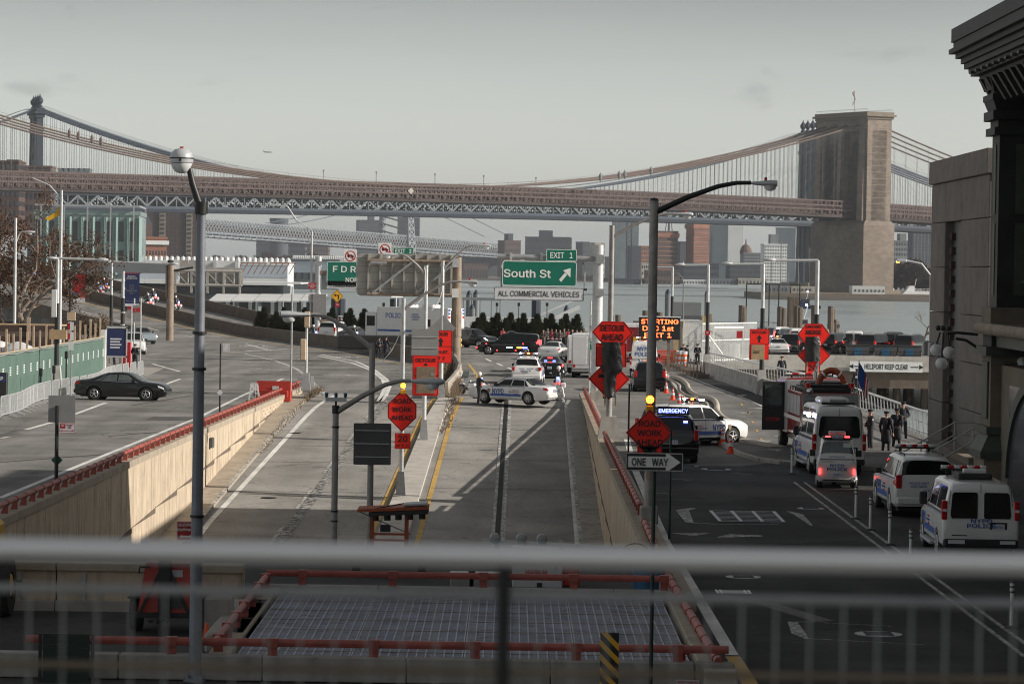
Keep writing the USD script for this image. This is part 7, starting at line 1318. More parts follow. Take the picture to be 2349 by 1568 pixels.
Y=190.6;S=lambda n:ps(n,Y);t=sgn('street_sign','orange detour sign with a black up arrow at the river path',1742,772,Y);sign_plate(t,rrect(S(45),S(35),.03),'sign_orange',border='ink',bw=.02,inset=.02);words(t,'DETOUR',.15,.27,w=.85);part(t,'arrow',mv(vface(unary_union([poly((-.17,0),(.17,0),(0,.24)),sbox(-.06,-.22,.06,0)]),.004),(0,-.006,-.12)),'ink')
t=sgn('street_sign','orange plate with beige cardboard under the detour sign at the river path',1741,807,Y);sign_plate(t,rrect(S(45),S(35),.03),'sign_orange',border='ink',bw=.02,inset=.02);part(t,'cardboard',bb(-.46,.34,-.025,-.006,-.46,.44),'plywood');part(t,'lettering',mv(lines(['Covered','NYSDOT'],.07),(-.15,-.028,.0)),'ink')
Y=159.4;S=lambda n:ps(n,Y);t=sgn('street_sign','orange six sided merge left sign above the black bag by the river',1867,767,Y);w,hh=S(75),S(50);sign_plate(t,poly((-w/2,0),(-w*.25,-hh/2),(w*.25,-hh/2),(w/2,0),(w*.25,hh/2),(-w*.25,hh/2)),'sign_orange',border='ink',bw=.025,inset=.02);[words(t,s,hh_,z,w=wd)for s,hh_,z,wd in(('LANE ENDS',.14,.40,.78),('MERGE',.22,.12,.78),('LEFT',.2,-.22,.6))]
t=sgn('street_sign','orange diamond sign half covered by a black bag at the river',1867,815,Y+.05);sign_plate(t,diamond(S(38)),'sign_orange',border='ink',bw=.025,inset=.025);t=sgn('street_sign','orange 20 plate between two wooden sticks at the river',1864,846,Y);sign_plate(t,rrect(S(34),S(38),.02),'sign_orange',border='ink',bw=.012,inset=.01);words(t,'20',.26,.06);words(t,'M P H',.1,-.26);[part(t,'stick',bb(x-.03,x+.03,-.04,-.012,-.45,.5),'lumber')for x in(-.28,.28)]
bag('black plastic over the middle of the merge sign at the river',[(772,1848,1880),(785,1848,1882),(800,1847,1881),(829,1846,1882)],Y-.03,5)
def elbow(label,x,y,ztop,reach,zb=.13,h0=3.1):
 t,h=pole('street_lamp',label,x,y,zb,ztop,.13,.10,'galv_light',None);part(t,'arm',cyl((.05,0,h),(-reach,0,h-.05),.07,8),'galv_light');part(t,'lower_sleeve',cyl((0,0,0),(0,0,h*.66),.15,12,.135),'black_steel',smooth=40);part(t,'base',hexa([(-.36,-.36,-.05),(.36,-.36,-.05),(.36,.36,-.05),(-.36,.36,-.05),(-.22,-.22,1.5),(.22,-.22,1.5),(.22,.22,1.5),(-.22,.22,1.5)]),'conc_barrier')
 hp=part(t,'lamp_head',lathe([(.05,.12),(.32,.06),(.36,0),(.30,-.06),(.001,-.08)],16,(-reach-.3,0,h-.02)),'galv_light',smooth=40);part(hp,'sensor',cyl((-reach-.1,0,h+.06),(-reach-.1,0,h+.2),.05,6),'galv');return t
for px,Y,ex,lab in((1872,160,1775,'river path lamp nearest the viewer, behind the merge sign'),(1748,191,1676,'river path lamp carrying the square detour sign'),(1622,226,1567,'river path lamp beside the white bar fence'),(1540,285,1498,'farthest river path lamp, right of the tall grey pole')):elbow('L shaped black and silver '+lab,xat(px,Y,800),Y,zat({160:597,191:605,226:607,285:612}[Y],Y,px),ps(px-ex,Y))
t=sgn('street_sign','tiny red notice on the black lamp post by the bar fence',1623,763,225.7);sign_plate(t,rrect(.36,.32,.02),'sign_red');words(t,'NO',.07,.03,'letter_white')
t,h=pole('street_lamp','slim curved white mast between two river path lamps',xat(1566,300,760),300,0,zat(650,300,1562),.07,.05,'wire_grey',None);part(t,'arm',tube([(0,0,h),(-.15,0,h+.6),(-.6,0,h+1.0),(-1.0,0,h+1.05)],.04,6),'wire_grey')
t=thing('street_lamp','curved lamp with a lit orange head at the right above the ferry','street lamp',at(2128,612,150));part(t,'arm',tube([(.2,0,-6),(.15,0,-.4),(-.3,0,.15),(-1.0,0,.28)],.05,8),'galv_light');part(t,'lamp_head',cb(-1.5,-1.0,-.12,.12,.2,.36,.04),'sign_lamp');part(t,'lit_lens',lathe([(.10,0),(.08,-.08),(.001,-.1)],10,(-1.42,0,.26)),'glow_amber')
Y=183.;t=elbow('L shaped black and silver lamp behind the green fence',xat(130,Y,800),Y,zat(592,Y,134),.01,0);data(t);q=UsdGeom.Xformable(t)
part(t,'long_arm',cyl((0,0,zat(592,Y,134)),(ps(92,Y),0,zat(592,Y,134)-.05),.07,8),'galv_light');hp=part(t,'lamp_head',lathe([(.05,.12),(.34,.06),(.38,0),(.30,-.08),(.001,-.1)],16,(ps(102,Y),0,zat(592,Y,134)-.05)),'galv_light');part(t,'cabinet',cb(-.32,.0,-.2,.1,4.3,5.9,.03),'bldg_white');part(t,'wood_clamp',bc((.1,-.1,3.3),(1.0,.35,.55)),'plywood')
Y=245.;t=elbow('L shaped silver lamp left of the blue banner',xat(254,Y,800),Y,zat(600,Y,255),.01,0);part(t,'long_arm',cyl((0,0,zat(600,Y,255)),(ps(135,Y),0,zat(600,Y,255)-.1),.07,8),'galv_light');part(t,'lamp_head',lathe([(.05,.12),(.34,.06),(.38,0),(.30,-.08),(.001,-.1)],14,(ps(143,Y),0,zat(600,Y,255)-.1)),'galv_light')
Y=228.;t,h=pole('banner_post','black and silver post holding the blue banner',xat(280,Y,840),Y,0,zat(622,Y,285),.14,.11,'galv_light',None,cat_='street lamp');part(t,'lower_sleeve',cyl((0,0,1.3),(0,0,h*.72),.16,12),'black_steel');[part(t,'banner_arm',bar((0,0,zat(p,Y,285)),(1.3,0,zat(p,Y,285)),.05),'black_steel')for p in(626,702)];[part(t,'band',cyl((0,0,z),(0,0,z+.08),.17,10),'galv_light')for z in(2.2,3.0,3.9)];part(t,'white_base',cyl((0,0,0),(0,0,1.3),.22,12),'conc_slab')
t=sgn('banner','dark blue health banner with white words hanging from the post',303.5,664,Y-.05);w,hh=ps(33,Y),ps(77,Y);part(t,'cloth',vface(sbox(-w/2,-hh/2,w/2,hh/2),.012),'sign_blue');part(t,'lower_band',bb(-w/2,w/2,-.004,0,-hh/2,-hh/2+.2),'sign_white');part(t,'lettering',mv(lines(['HEALTH +','HOSPITALS'],.10),(-.05,-.005,.88)),'letter_white');part(t,'lettering',mv(lines(['Live','Your','Healthiest','Life.'],.12),(-.06,-.005,.02)),'sign_back');part(t,'rule',bb(-w*.42,w*.42,-.005,0,-.86,-.85),'sign_white');part(t,'top_strip',cat([bb(-w/2+i*w/6,-w/2+(i+.5)*w/6,-.005,0,hh/2-.08,hh/2)for i in range(6)]),'letter_red')
Y=215.;t,h=pole('street_lamp','tall plain white mast behind the green fence',xat(137,Y,780),Y,0,zat(436,Y,142),.13,.09,'galv_light',None,cat_='mast');part(t,'top_arm',tube([(0,0,h-.6),(-.8,0,h+.3),(-2.0,0,h+.8)],.05,6),'galv_light')
t=sgn('flag','small orange pennant on the tall white mast',133,490,Y);part(t,'cloth',vface(poly((.1,.6),(-.15,.1),(-.9,-.35),(-.6,-.5),(.1,-.1)),.02),'sign_yellow')
Y=240.;t,h=pole('banner_post','black post with the red and white banner among the branches',xat(160,Y,790),Y,0,zat(630,Y,165),.12,.10,'black_steel',None,cat_='street lamp');t=sgn('banner','red banner with a white lower edge among the branches on the left',182,661,Y-.05);w,hh=ps(27,Y),ps(64,Y);part(t,'cloth',vface(sbox(-w/2,-hh/2,w/2,hh/2),.012),'sign_red');part(t,'lower_band',bb(-w/2,w/2,-.004,0,-hh/2,-hh/2+.32),'sign_white');part(t,'blue_corner',mv(vface(poly((-.45,0),(.1,0),(-.45,.5)),.004),(0,-.006,-.7)),'letter_blue')
Y=260.;t,h=pole('street_lamp','black and silver lamp at the far left among branches',xat(48,Y,790),Y,0,zat(585,Y,50),.12,.10,'black_steel',None);
t,h=pole('street_lamp','white mast at the far left with a low cobra lamp',xat(33,230,760),230,0,zat(500,230,36),.12,.1,'galv_light',None);cobra(t,h-1.2,.5,.2,'galv_light',.95,.05)
Y=308.;t,h=pole('sign_pole','weathered brown pole in front of the viaduct holding a sign frame',xat(389,Y,781),Y,0,zat(608,Y,391),.38,.34,'rust_pole',None,cat_='sign pole');part(t,'dark_side',bb(-.45,-.30,-.3,.3,4.2,h),'bldg_brown');part(t,'top_gear',cat([cyl((0,0,h),(0,0,h+.5),.3,8),bar((0,0,h-.6),(2.2,0,h-.2),.2)]),'black_steel')
t=sgn('gantry_sign','back of a wide pale sign with a truss frame over the viaduct',478,637,309);w=ps(152,309);[part(t,'panel',bb(-w/2+.4+i*w/7.2,-w/2+.3+(i+1)*w/7.2,.25,.32,-ps(18,309),ps(24 if i>1 else 40,309)),'board_back')for i in range(7)];[part(t,'chord',cyl((-w/2,0,z),(w/2,0,z),.15,8),'board_back')for z in(-.72,.66)];[part(t,'brace',bar((-w/2+i*w/4.2,0,.62),(-w/2+(i+.8)*w/4.2,0,-.68),.12),'board_back')for i in range(4)];[part(t,'strut',bb(-w/2+i*w/4.1-.1,-w/2+i*w/4.1+.1,-.12,.2,-1.5,.7),'board_back')for i in range(5)]
Y=108.;t,h=pole('sign_post','black post behind the ramp wall with a green diamond on it',xat(129,Y,1095),Y,0,zat(930,Y,132),.07,.065,'black_steel',None,cat_='sign post',n=8);part(t,'green_diamond',mv(vface(diamond(.2),.01),(.0,.09,zat(1055,Y,129))),'sign_green')
t=sgn('street_sign','grey square back of a sign on the black post at left',141,938,Y-.0,0);part(t,'plate',mv(vface(rrect(ps(62,Y),ps(62,Y),.03),.01),(0,.08,0)),'sign_back')
t=sgn('street_sign','small white and red bus sign below the grey square sign',155,981,Y-.1,0);sign_plate(t,rrect(ps(36,Y),ps(23,Y),.01),'sign_white',border='sign_red',bw=.01,inset=.004);part(t,'bus_symbol',mv(vface(sbox(-.09,-.07,.09,.08).difference(sbox(-.05,0,.05,.05)),.004),(-.16,-.006,.06)),'sign_red');part(t,'lettering',mv(lines(['Except to','Ferry','Only'],.035),(.1,-.006,.07)),'sign_red');part(t,'arrow',mv(vface(unary_union([sbox(-.2,-.01,.2,.01),poly((-.24,0),(-.18,.03),(-.18,-.03)),poly((.24,0),(.18,.03),(.18,-.03))]),.004),(0,-.006,-.09)),'sign_red')
Y=160.;t,h=pole('sign_post','thin dark post with a small white plate behind the red wall railing',xat(504,Y,945),Y,0,zat(788,Y,511),.045,.04,'black_steel',None,cat_='sign post',n=8);part(t,'diamond',mv(vface(diamond(.16),.01),(.0,-.06,zat(900,Y,506))),'sign_white');t=sgn('street_sign','small white plate on the thin dark post',519,796,Y-.1);sign_plate(t,rrect(.32,.4,.02),'sign_white',border='sign_red',bw=.006,inset=.05)
Y=250.;t,h=pole('sign_post','plain thin grey pole left of the traffic signal',xat(667,180,905),180,0,zat(657,180,668),.06,.05,'galv',None,cat_='sign post',n=10)
Y=183.;t,h=pole('traffic_signal','silver signal pole with tan signal heads at the end of the left ramp wall',xat(702,Y,880),Y,.3,zat(730,Y,703),.085,.075,'galv_light',.28,'galv',cat_='traffic signal')
for z0,x in((zat(763,Y,702),.02),(zat(838,Y,702),-.18)):s=part(t,'signal_head',cb(x-.17,x+.17,-.32,-.05,z0+.0,z0+.95 if x>0 else z0+1.25,.05),'sign_yellow'if False else'lumber');[part(s,'hood',cyl((x,.0,z0+.2+i*.3),(x,.22,z0+.2+i*.3),.13,8,caps=False),'black_plastic')for i in range(3)]
cbd=thing('precast_building','pale grey precast panel building on the right by the water','building')
CX,CY0,CY1,CZ=16.75,110.8,126.0,11.9
def block(x0,x1,y0,y1,z0,z1,nm='panel',mat='precast'):part(cbd,nm,cb(x0,x1,y0,y1,z0,z1,.025),mat)
zs=[.9,2.6,4.35,6.1,7.85,9.6,11.15]
part(cbd,'core',bb(CX+.35,42,CY0+.3,CY1-.2,0,12.0),'sign_back_dark');part(cbd,'plinth',bb(CX-.05,42,CY0-.05,CY1,-.2,.9),'precast')
for a,b in zip(zs[:-1],zs[1:]):
 for i,(y0,y1)in enumerate(((CY0,117.6),(122.0,CY1))):
  block(CX,CX+.6,y0,y1,a+.012,b-.012)
 x=CX+.62
 while x<40:block(x,min(x+2.4,41),CY0-.0,CY0+.5,a+.012,b-.012);x+=2.43
block(CX,CX+.6,117.612,121.988,9.612,11.138);block(CX-.12,41.2,CY0-.12,CY1+.1,11.15,12.05,'coping')
part(cbd,'recess_wall',bb(CX+.34,CX+.5,117.6,122.0,.9,9.6),'sign_back_dark')
for z in np.arange(1.2,9.4,.55):part(cbd,'recess_louvre',bb(CX+.18,CX+.34,121.4,121.95,z,z+.28),'brick_brown')
part(cbd,'drainpipe',cyl((CX+.2,117.4,.9),(CX+.2,117.4,5),.09,8),'sign_red')
for y in(123.2,125.0):part(cbd,'flood_lamp',cat([cb(CX-.4,CX-.05,y-.22,y+.22,4.35,4.9,.05),bar((CX,y,4.6),(CX-.2,y,4.6),.08)]),'galv')
orn=thing('iron_building','dark ornate cast iron building front with a deep bracketed cornice at the right edge','building')
OX,OY=15.9,105.6
part(orn,'base_wall',bb(OX+.3,40,-30,OY-.3,0,4.6),'stone_dark');part(orn,'upper_wall',bb(OX+1.6,40,-30,OY-1.6,4.6,15.0),'iron_dark')
part(orn,'roof',bb(OX+.4,40,-30,OY-.4,15.0,15.72),'iron_dark')
def ring(o,z0,z1,mat='iron_dark',nm='cornice_moulding'):o,z0,z1=o*.66,14.1+(z0-15.25)*.46,14.1+(z1-15.25)*.46;part(orn,nm,bb(OX-o,40,-30,OY+o,z0,z1),mat)
for o,z0,z1 in((.45,15.25,15.55),(.85,15.55,15.85),(.95,15.85,16.1),(1.15,16.1,16.5),(1.3,16.5,16.9),(1.55,16.9,17.25),(1.85,17.25,17.6),(1.65,17.6,18.1),(1.75,18.1,19.1)):ring(o,z0,z1)
for y in np.arange(24,OY+.6,1.25):
 part(orn,'bracket',hexa([(OX+.1,y-.2,13.3),(OX+.5,y-.2,13.3),(OX+.5,y+.2,13.3),(OX+.1,y+.2,13.3),(OX-.4,y-.2,14.1),(OX+.5,y-.2,14.1),(OX+.5,y+.2,14.1),(OX-.4,y+.2,14.1)]),'iron_dark');part(orn,'dentil',bb(OX-.72,OX-.55,y-.2,y+.2,14.28,14.37),'iron_green')
def pier_(y,detail=True):
 c=(OX+.9,y)
 def sq(r,z0,z1,nm='pier_block',mat='iron_dark',r1=None):r1=r1 or r;part(orn,nm,hexa([(c[0]-r,c[1]-r,z0),(c[0]+r,c[1]-r,z0),(c[0]+r,c[1]+r,z0),(c[0]-r,c[1]+r,z0),(c[0]-r1,c[1]-r1,z1),(c[0]+r1,c[1]-r1,z1),(c[0]+r1,c[1]+r1,z1),(c[0]-r1,c[1]+r1,z1)]),mat)
 sq(1.15,0,1.5,'pier_plinth','stone_tan');sq(1.3,1.5,1.75,'pier_block','iron_green');sq(1.28,1.75,2.3,'pier_block','iron_green',1.0);sq(1.08,2.3,2.55,'pier_block','iron_green');sq(.95,2.55,4.9,'pier_shaft','stone_dark');sq(1.15,4.9,5.2,'pier_block','iron_green');sq(.95,5.2,5.6,'pier_block','iron_dark');sq(1.2,5.6,5.95,'ledge','stone_tan');sq(1.0,5.95,6.5,'pier_block','stone_dark')
 sq(.78,6.5,12.2,'pier_shaft');sq(.98,12.2,12.45);sq(.85,12.45,12.7);sq(1.05,12.7,13.0,'capital');sq(.92,13.0,13.35,'capital','iron_dark',1.05);sq(1.08,13.35,13.55);sq(.95,13.55,13.7);sq(1.05,13.7,14.1,'capital','iron_dark',1.2)
 part(orn,'wall_panel',cb(c[0]-1.02,c[0]-.95,c[1]-.55,c[1]+.55,2.8,4.7,.02),'iron_green');part(orn,'wall_panel',cb(c[0]-.55,c[0]+.55,c[1]-1.02,c[1]-.95,2.8,4.7,.02),'iron_green');part(orn,'plaque',cb(c[0]-.4,c[0]+.4,c[1]-1.34,c[1]-1.29,1.5,2.1,.01),'iron_dark')
 for z0,z1 in((6.9,9.3),(9.6,11.9)):part(orn,'niche',bb(c[0]-.22,c[0]+.22,c[1]-.81,c[1]-.775,z0,z1),'iron_green');part(orn,'niche',bb(c[0]-.81,c[0]-.775,c[1]-.22,c[1]+.22,z0,z1),'iron_green')
for y in(OY-.9,88.0,71.0):pier_(y)
part(orn,'street_cornice',bb(OX+.1,40,-30,OY-.1,5.2,5.6),'iron_green');part(orn,'ledge',cyl((OX-.2,20,5.78),(OX-.2,OY,5.78),.2,10),'stone_tan',smooth=40)
for y in np.arange(60,OY-2,1.0):part(orn,'balcony_baluster',bb(OX+.9,OX+1.0,y-.04,y+.04,6.0,7.3),'black_steel')
part(orn,'balcony_rail',bb(OX+.85,OX+1.05,20,OY-1.8,7.3,7.42),'black_steel')
for y in(96.3,79.5):
 an=Point(0,0).buffer(1,12);an=unary_union([an.difference(an.buffer(-.1))]).intersection(sbox(-2,0,2,2));v,f=vface(an,.12);part(orn,'arch_band',(np.c_[OX+.15+v[:,1],y+5.9*v[:,0],1.0+3.4*v[:,2]],f),'iron_green');part(orn,'portal',bb(OX+.25,OX+.32,y-5.4,y+5.4,0,4.0),'window_dark')
def globes(label,x,y,z):
 t=thing('wall_lantern',label,'lantern',(x,y,z));part(t,'bracket',cat([tube([(1.1,0,.5),(.4,0,.55),(0,0,.5)],.05,8),tube([(1.1,0,.05),(.7,0,.3),(.35,0,.35)],.05,8)]),'black_steel')
 for dx,dy,dz in((-.28,.1,-.05),(.1,-.25,-.12),(-.12,-.1,-.5)):g=part(t,'globe',mv(trimesh.creation.icosphere(2,.21),(dx,dy,dz)),'globe_white',smooth=60);part(g,'stem',cyl((dx,dy,dz+.2),(dx*.6,dy*.6,.55),.035,6),'black_steel');part(g,'finial',mv(trimesh.creation.icosphere(1,.1),(dx*.8,dy,.7)),'black_steel')
p=at(2195,800,106);globes('cluster of three white globe lamps at the corner of the iron building',p[0]-.4,106.0,p[2]-.0);p=at(2337,822,104);globes('cluster of three white globe lamps nearer the right edge',p[0],104,p[2])
st=thing('steps','stone steps and landing beside the precast building','steps')
for i in range(5):part(st,'step',cb(14.1+i*.42,16.7,108.0,113.5,i*.25,(i+1)*.25,.015),'stone_dark');
part(st,'landing',cb(15.9,16.68,113.6,119.5,0,1.25,.02),'precast')
def handrail(label,y):
 t=thing('stair_rail',label,'handrail');
 for dz in(.95,.5):part(t,'rail',tube([(13.6,y,dz),(13.9,y,dz+.05),(16.0,y,dz+1.3),(17.2,y,dz+1.3)],.028,8),'galv')
 for x,z in((13.7,0),(14.8,.6),(16.0,1.25),(17.1,1.25)):part(t,'post',cyl((x,y,z),(x,y,z+.95+(.08 if x>14.2 else 0)),.028,8),'galv')
handrail('grey stair handrail nearer the viewer',108.6);handrail('grey stair handrail farther from the viewer',113.0)
solo('wall_box',cat([cb(14.7,14.9,105.0,105.2,.5,1.1,.02),bb(14.78,14.83,105.05,105.15,0,.5)]),'sign_red','small red box on a post at the foot of the iron building','hydrant box')
bl=thing('concrete_barrier','pale concrete safety barrier along the bike path with dark stains','barrier')
bpts=[np.array(p)for p in((13.95,226),(15.25,197),(15.35,191),(16.3,172),(16.7,158))]
prof=[(-.33,0),(.33,0),(.28,.18),(.12,.42),(.09,1.0),(-.09,1.0),(-.12,.42),(-.28,.18)]
for a,b in zip(bpts[:-1],bpts[1:]):
 k=max(1,int(np.linalg.norm(b-a)/4.5))
 for i in range(k):
  p,r=a+(b-a)*i/k,a+(b-a)*(i+.985)/k;d=(b-a)/np.linalg.norm(b-a);nn=np.array([d[1],-d[0]]);kk=len(prof)
  v=np.array([(*(q_+nn*u),z+.12)for q_ in(p,r)for u,z in prof]+[(*p,.5),(*r,.5)]);ii=np.arange(kk);jj=(ii+1)%kk
  part(bl,'barrier_segment',(v,np.vstack([np.c_[ii,jj,kk+jj],np.c_[ii,kk+jj,kk+ii],np.c_[jj,ii,np.full(kk,2*kk)],np.c_[kk+ii,kk+jj,np.full(kk,2*kk+1)]])),'conc_barrier')
rr_=thing('river_railing','silver promenade railing with flat slats along the river','railing')
rp=[np.array(p,float)for p in((15.2,243),(18.2,196),(18.75,174),(18.85,145),(19.0,138.5))]
for a,b in zip(rp[:-1],rp[1:]):
 L=np.linalg.norm(b-a);d=(b-a)/L;part(rr_,'top_rail',bar((*a,1.32),(*b,1.32),.16,.07),'galv_light');part(rr_,'middle_rail',bar((*a,.35),(*b,.35),.06),'galv_light')
 for s in np.arange(.4,L,1.35):
  q=a+d*s;part(rr_,'slat',bar((*q,.12),(*(q+[-.1,0]),1.28),.16,.04),'galv_light')
  part(rr_,'cable',bar((*(q+d*.2),.8),(*(q+d*1.2),.8),.03),'galv')
def pile(x,y,zt_,r=.28,z0=-7,lean=0):return cyl((x,y,z0),(x+lean,y,zt_),r,8)
hp_=thing('heliport_pier','concrete heliport pier on dark piles over the water','pier')
pa,pb_=12.0,58.0;part(hp_,'deck',bb(pa,pb_,270,330,-1.0,.25),'asphalt_path');part(hp_,'edge_beam',bb(pa+4,pb_,269.6,269.99,-.75,.55),'conc_slab');part(hp_,'fascia',bb(pa+5,pb_,269.9,270.6,-2.2,-.78),'conc_brown')
for x in np.arange(19,pb_,2.4):
 for y in(272,284,300):part(hp_,'pile',pile(x,y,-1,.32),'timber_pile')
part(hp_,'rail',cat([bar((17,270.2,.95),(pb_,270.2,.95),.06),bar((17,270.2,.7),(pb_,270.2,.7),.05)]+[bar((x,270.2,.25),(x,270.2,.95),.06)for x in np.arange(17,pb_,2.6)]),'black_steel')
t=sgn('pier_sign','long white heliport keep clear sign with two arrows on the pier edge',2033,841,269.3);w,hh=ps(167,269),ps(24,269);sign_plate(t,sbox(-w/2,-hh/2,w/2,hh/2),'white_paint',th=.05);words(t,'HELIPORT KEEP CLEAR',.42,0,w=ps(99,269));[part(t,'arrow',mv(vface(unary_union([sbox(-.2*s-.35,-.05,-.2*s+.35,.05),poly((.62*s,0),(.2*s,.2),(.2*s,-.2))]),.004),(s*w*.42,-.006,0)),'ink')for s in(-1,1)]
for px,n in((1812+155,'left'),(2030,'middle'),(2085,'right')):
 q=at(px,815,272.5);t=thing('waste_bin',f'{n} dark wheeled bin with blue label on the heliport pier','bin',(q[0],272.5,.25));part(t,'bin',hexa([(-.9,-.4,0),(.9,-.4,0),(.9,.4,0),(-.9,.4,0),(-1.0,-.5,1.1),(1.0,-.5,1.1),(1.0,.5,1.1),(-1.0,.5,1.1)]),'car_grey');part(t,'lid',cb(-1.05,1.05,-.55,.55,1.1,1.2,.03),'black_plastic');part(t,'label_plate',bb(-.35,.35,-.49,-.46,.3,.9),'drum_blue')
bf=thing('bar_fence','tall white vertical bar fence enclosure at the start of the pier','fence')
fp=[at(1568,738,262),at(1600,742,258),at(1728,745,268)];path=[(fp[0][0],262),(fp[1][0]+.4,258),(fp[2][0]+.3,268)]
for(ax,ay),(bx,by)in zip(path[:-1],path[1:]):
 L=math.hypot(bx-ax,by-ay)
 for i in range(int(L/.15)+1):f_=i*.15/L;x,y=ax+(bx-ax)*f_,ay+(by-ay)*f_;part(bf,'bar',bb(x-.022,x+.022,y-.022,y+.022,.1,3.35),'white_paint')
 for z in(.25,1.9,3.3):part(bf,'rail',bar((ax,ay,z),(bx,by,z),.07),'white_paint')
ax,ay,bx,by=*path[1],*path[2]
part(bf,'gate_frame',cat([bar((ax+1.0,ay+.9-.1,.1),(ax+1.0,ay+.8,3.0),.12),bar((ax+3.6,ay+3.2,.1),(ax+3.6,ay+3.2,3.0),.12),bar((ax+1.0,ay+.8,3.0),(ax+3.6,ay+3.2,3.0),.12),bar((ax+.3,ay+.1,2.7),(ax+1.8,ay+1.5,.8),.08)]),'white_paint');part(bf,'red_notice',bb(ax+3.0,ax+3.5,ay+2.3,ay+2.35,2.1,2.7),'sign_red');part(bf,'white_notice',bb(ax+1.8,ax+2.5,ay+1.3,ay+1.35,2.5,2.65),'sign_white')
q=at(1690,815,266);t=thing('barrel','white plastic drum behind the white bar fence','drum',(q[0],268.5,.1));part(t,'drum',lathe([(.42,0),(.45,.1),(.42,.7),(.45,1.35),(.001,1.4)],14),'white_paint',smooth=40);part(t,'hoop',lathe([(.46,.68),(.46,.74)],14),'galv_light')
q0,q1=at(1545,740,268),at(1602,740,268);t=thing('site_hut','white sheeted hut left of the bar fence with wooden posts','hut');part(t,'wall',cb(q0[0],q1[0],266,272,0,3.3,.03),'bldg_white');part(t,'roof',bb(q0[0]-.2,q1[0]+.2,265.8,272.2,3.31,3.42),'galv_light');[part(t,'wood_post',bb(x-.22,x+.22,265.5,265.9,0,3.3),'plywood')for x in(q0[0]+.1,q0[0]+.9)];part(t,'sheet',bb(q0[0]+1.2,q1[0]-.1,265.93,265.98,.2,3.0),'bldg_grey')
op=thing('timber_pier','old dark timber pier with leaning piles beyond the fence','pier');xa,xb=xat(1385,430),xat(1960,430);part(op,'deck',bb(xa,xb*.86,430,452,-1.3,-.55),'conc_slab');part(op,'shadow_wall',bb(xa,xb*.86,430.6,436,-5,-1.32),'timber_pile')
for i,px in enumerate((1400,1422,1480,1501,1512,1628,1700,1707,1790,1796,1828,1834,1868,1906)):part(op,'pile',pile(xat(px,428),428,zat((708,722,712,710,716,720,700,704,703,706,702,704,700,702)[i],428,px),.42,-7,(.1,-.2,.05,0,.15,0,.1,-.1,0,.1,0,.05,0,0)[i]),'timber_pile')
for px in(1768,1876):part(op,'concrete_cap',cb(xat(px,428)-1.6,xat(px,428)+1.6,427.5,431,-2.4,.1,.15),'stone_tan')
part(op,'pipe_frame',cat([bar((xat(1712,440),440,0),(xat(1712,440),440,6.0),.16),bar((xat(1712,440),440,6.0),(xat(1834,440),440,6.0),.16),*[bar((xat(p,440),440,0),(xat(p,440),440,5.9),.16)for p in(1764,1786,1834)]]),'black_steel');part(op,'rail',cat([bar((xat(1620,431),431,.8),(xat(1830,431),431,.8),.06)]+[bar((xat(p,431),431,-.5),(xat(p,431),431,.8),.06)for p in range(1620,1835,14)]),'wire_grey',kind='stuff')
part(op,'machine_box',cat([cb(xat(1540,445),xat(1608,445),442,447,-.5,3.3,.1)]),'bldg_grey');part(op,'scrap',cat([bc((xat(1450+i*13,438),438,-.2+(i%3)*.4),(1.2,1,.5+(i%4)*.3))for i in range(10)]),'bldg_brown');part(op,'dark_hut',bb(xat(1810,446),xat(1834,446),445,449,-.5,4.2),'timber_pile');part(op,'yellow_rack',cat([bar((xat(1612+i*6,437),437,-.5),(xat(1612+i*6,437),437,1.5),.12)for i in range(4)]+[bar((xat(1610,437),437,1.4),(xat(1635,437),437,1.4),.12)]),'yellow_steel')
t=thing('mooring_dolphin','cluster of timber piles standing alone in the water at right','mooring piles',(xat(1913,480),480,0));[part(t,'pile',pile(x,y,z,.34,-7,-x*.35),'timber_pile')for x,y,z in((-.8,0,.4),(.8,0,.3),(0,.6,2.2),(-.3,-.5,.2),(.4,-.4,.6))];part(t,'cap_band',bb(-.9,.9,-.7,.8,-.6,-.1),'timber_pile')
for i,(px,Y,py)in enumerate(((1076,470,668),(1092,470,667),(1532,560,665),(1620,620,668),(1083,455,700),(1300,400,702))):
 t=thing('steel_pile',('left one of two tall grey steel piles behind the beige board','right one of two tall grey steel piles behind the beige board','tall grey steel pile in the water left of the tall lamp','thin grey steel pile in the water right of the tall lamp','short pile below the two tall ones','dark pile below the white commercial vehicles sign')[i],'pile',(xat(px,Y),Y,0));r=ps(7 if i!=3 else 4,Y);part(t,'shaft',lathe([(r,-7),(r,zat(py+8,Y,px))],12),'bldg_grey',smooth=40);part(t,'cap',lathe([(r,zat(py+8,Y,px)),(r*.5,zat(py,Y,px)),(.001,zat(py-3,Y,px))],12),'steel_blue_dark')
fl_=thing('ferry_landing','white ferry landing gangway with dark piles behind the shrubs','landing');part(fl_,'gangway',cat([bb(xat(690,365),xat(1350,365),365,366,.55,.8)]),'bldg_white');sg_=[((xat(a,365),365,.7),(xat(a+12,365),365,1.75))for a in range(690,1250,12)]+[((xat(a+12,365),365,.7),(xat(a,365),365,1.75))for a in range(690,1250,12)];part(fl_,'gangway_lattice',bars(sg_,.09),'bldg_white',kind='stuff');part(fl_,'gangway_rail',bar((xat(690,365),365,1.75),(xat(1300,365),365,1.85),.12),'bldg_white');part(fl_,'gangway_panel',bb(xat(1060,368),xat(1240,368),367,368,.6,1.9),'bldg_white');part(fl_,'ramp',cat([bar((xat(1240,372),372,1.0),(xat(1330,372),372,3.2),.5),bar((xat(1240,372),372,2.2),(xat(1330,372),372,4.3),.2)]),'bldg_white')
part(fl_,'sea_wall',bb(xat(600,350),xat(1345,350),349,352,-1,.55),'conc_slab');part(fl_,'pier_wall',bb(xat(1040,340),xat(1345,340),339,341,0,1.1),'stone_tan');
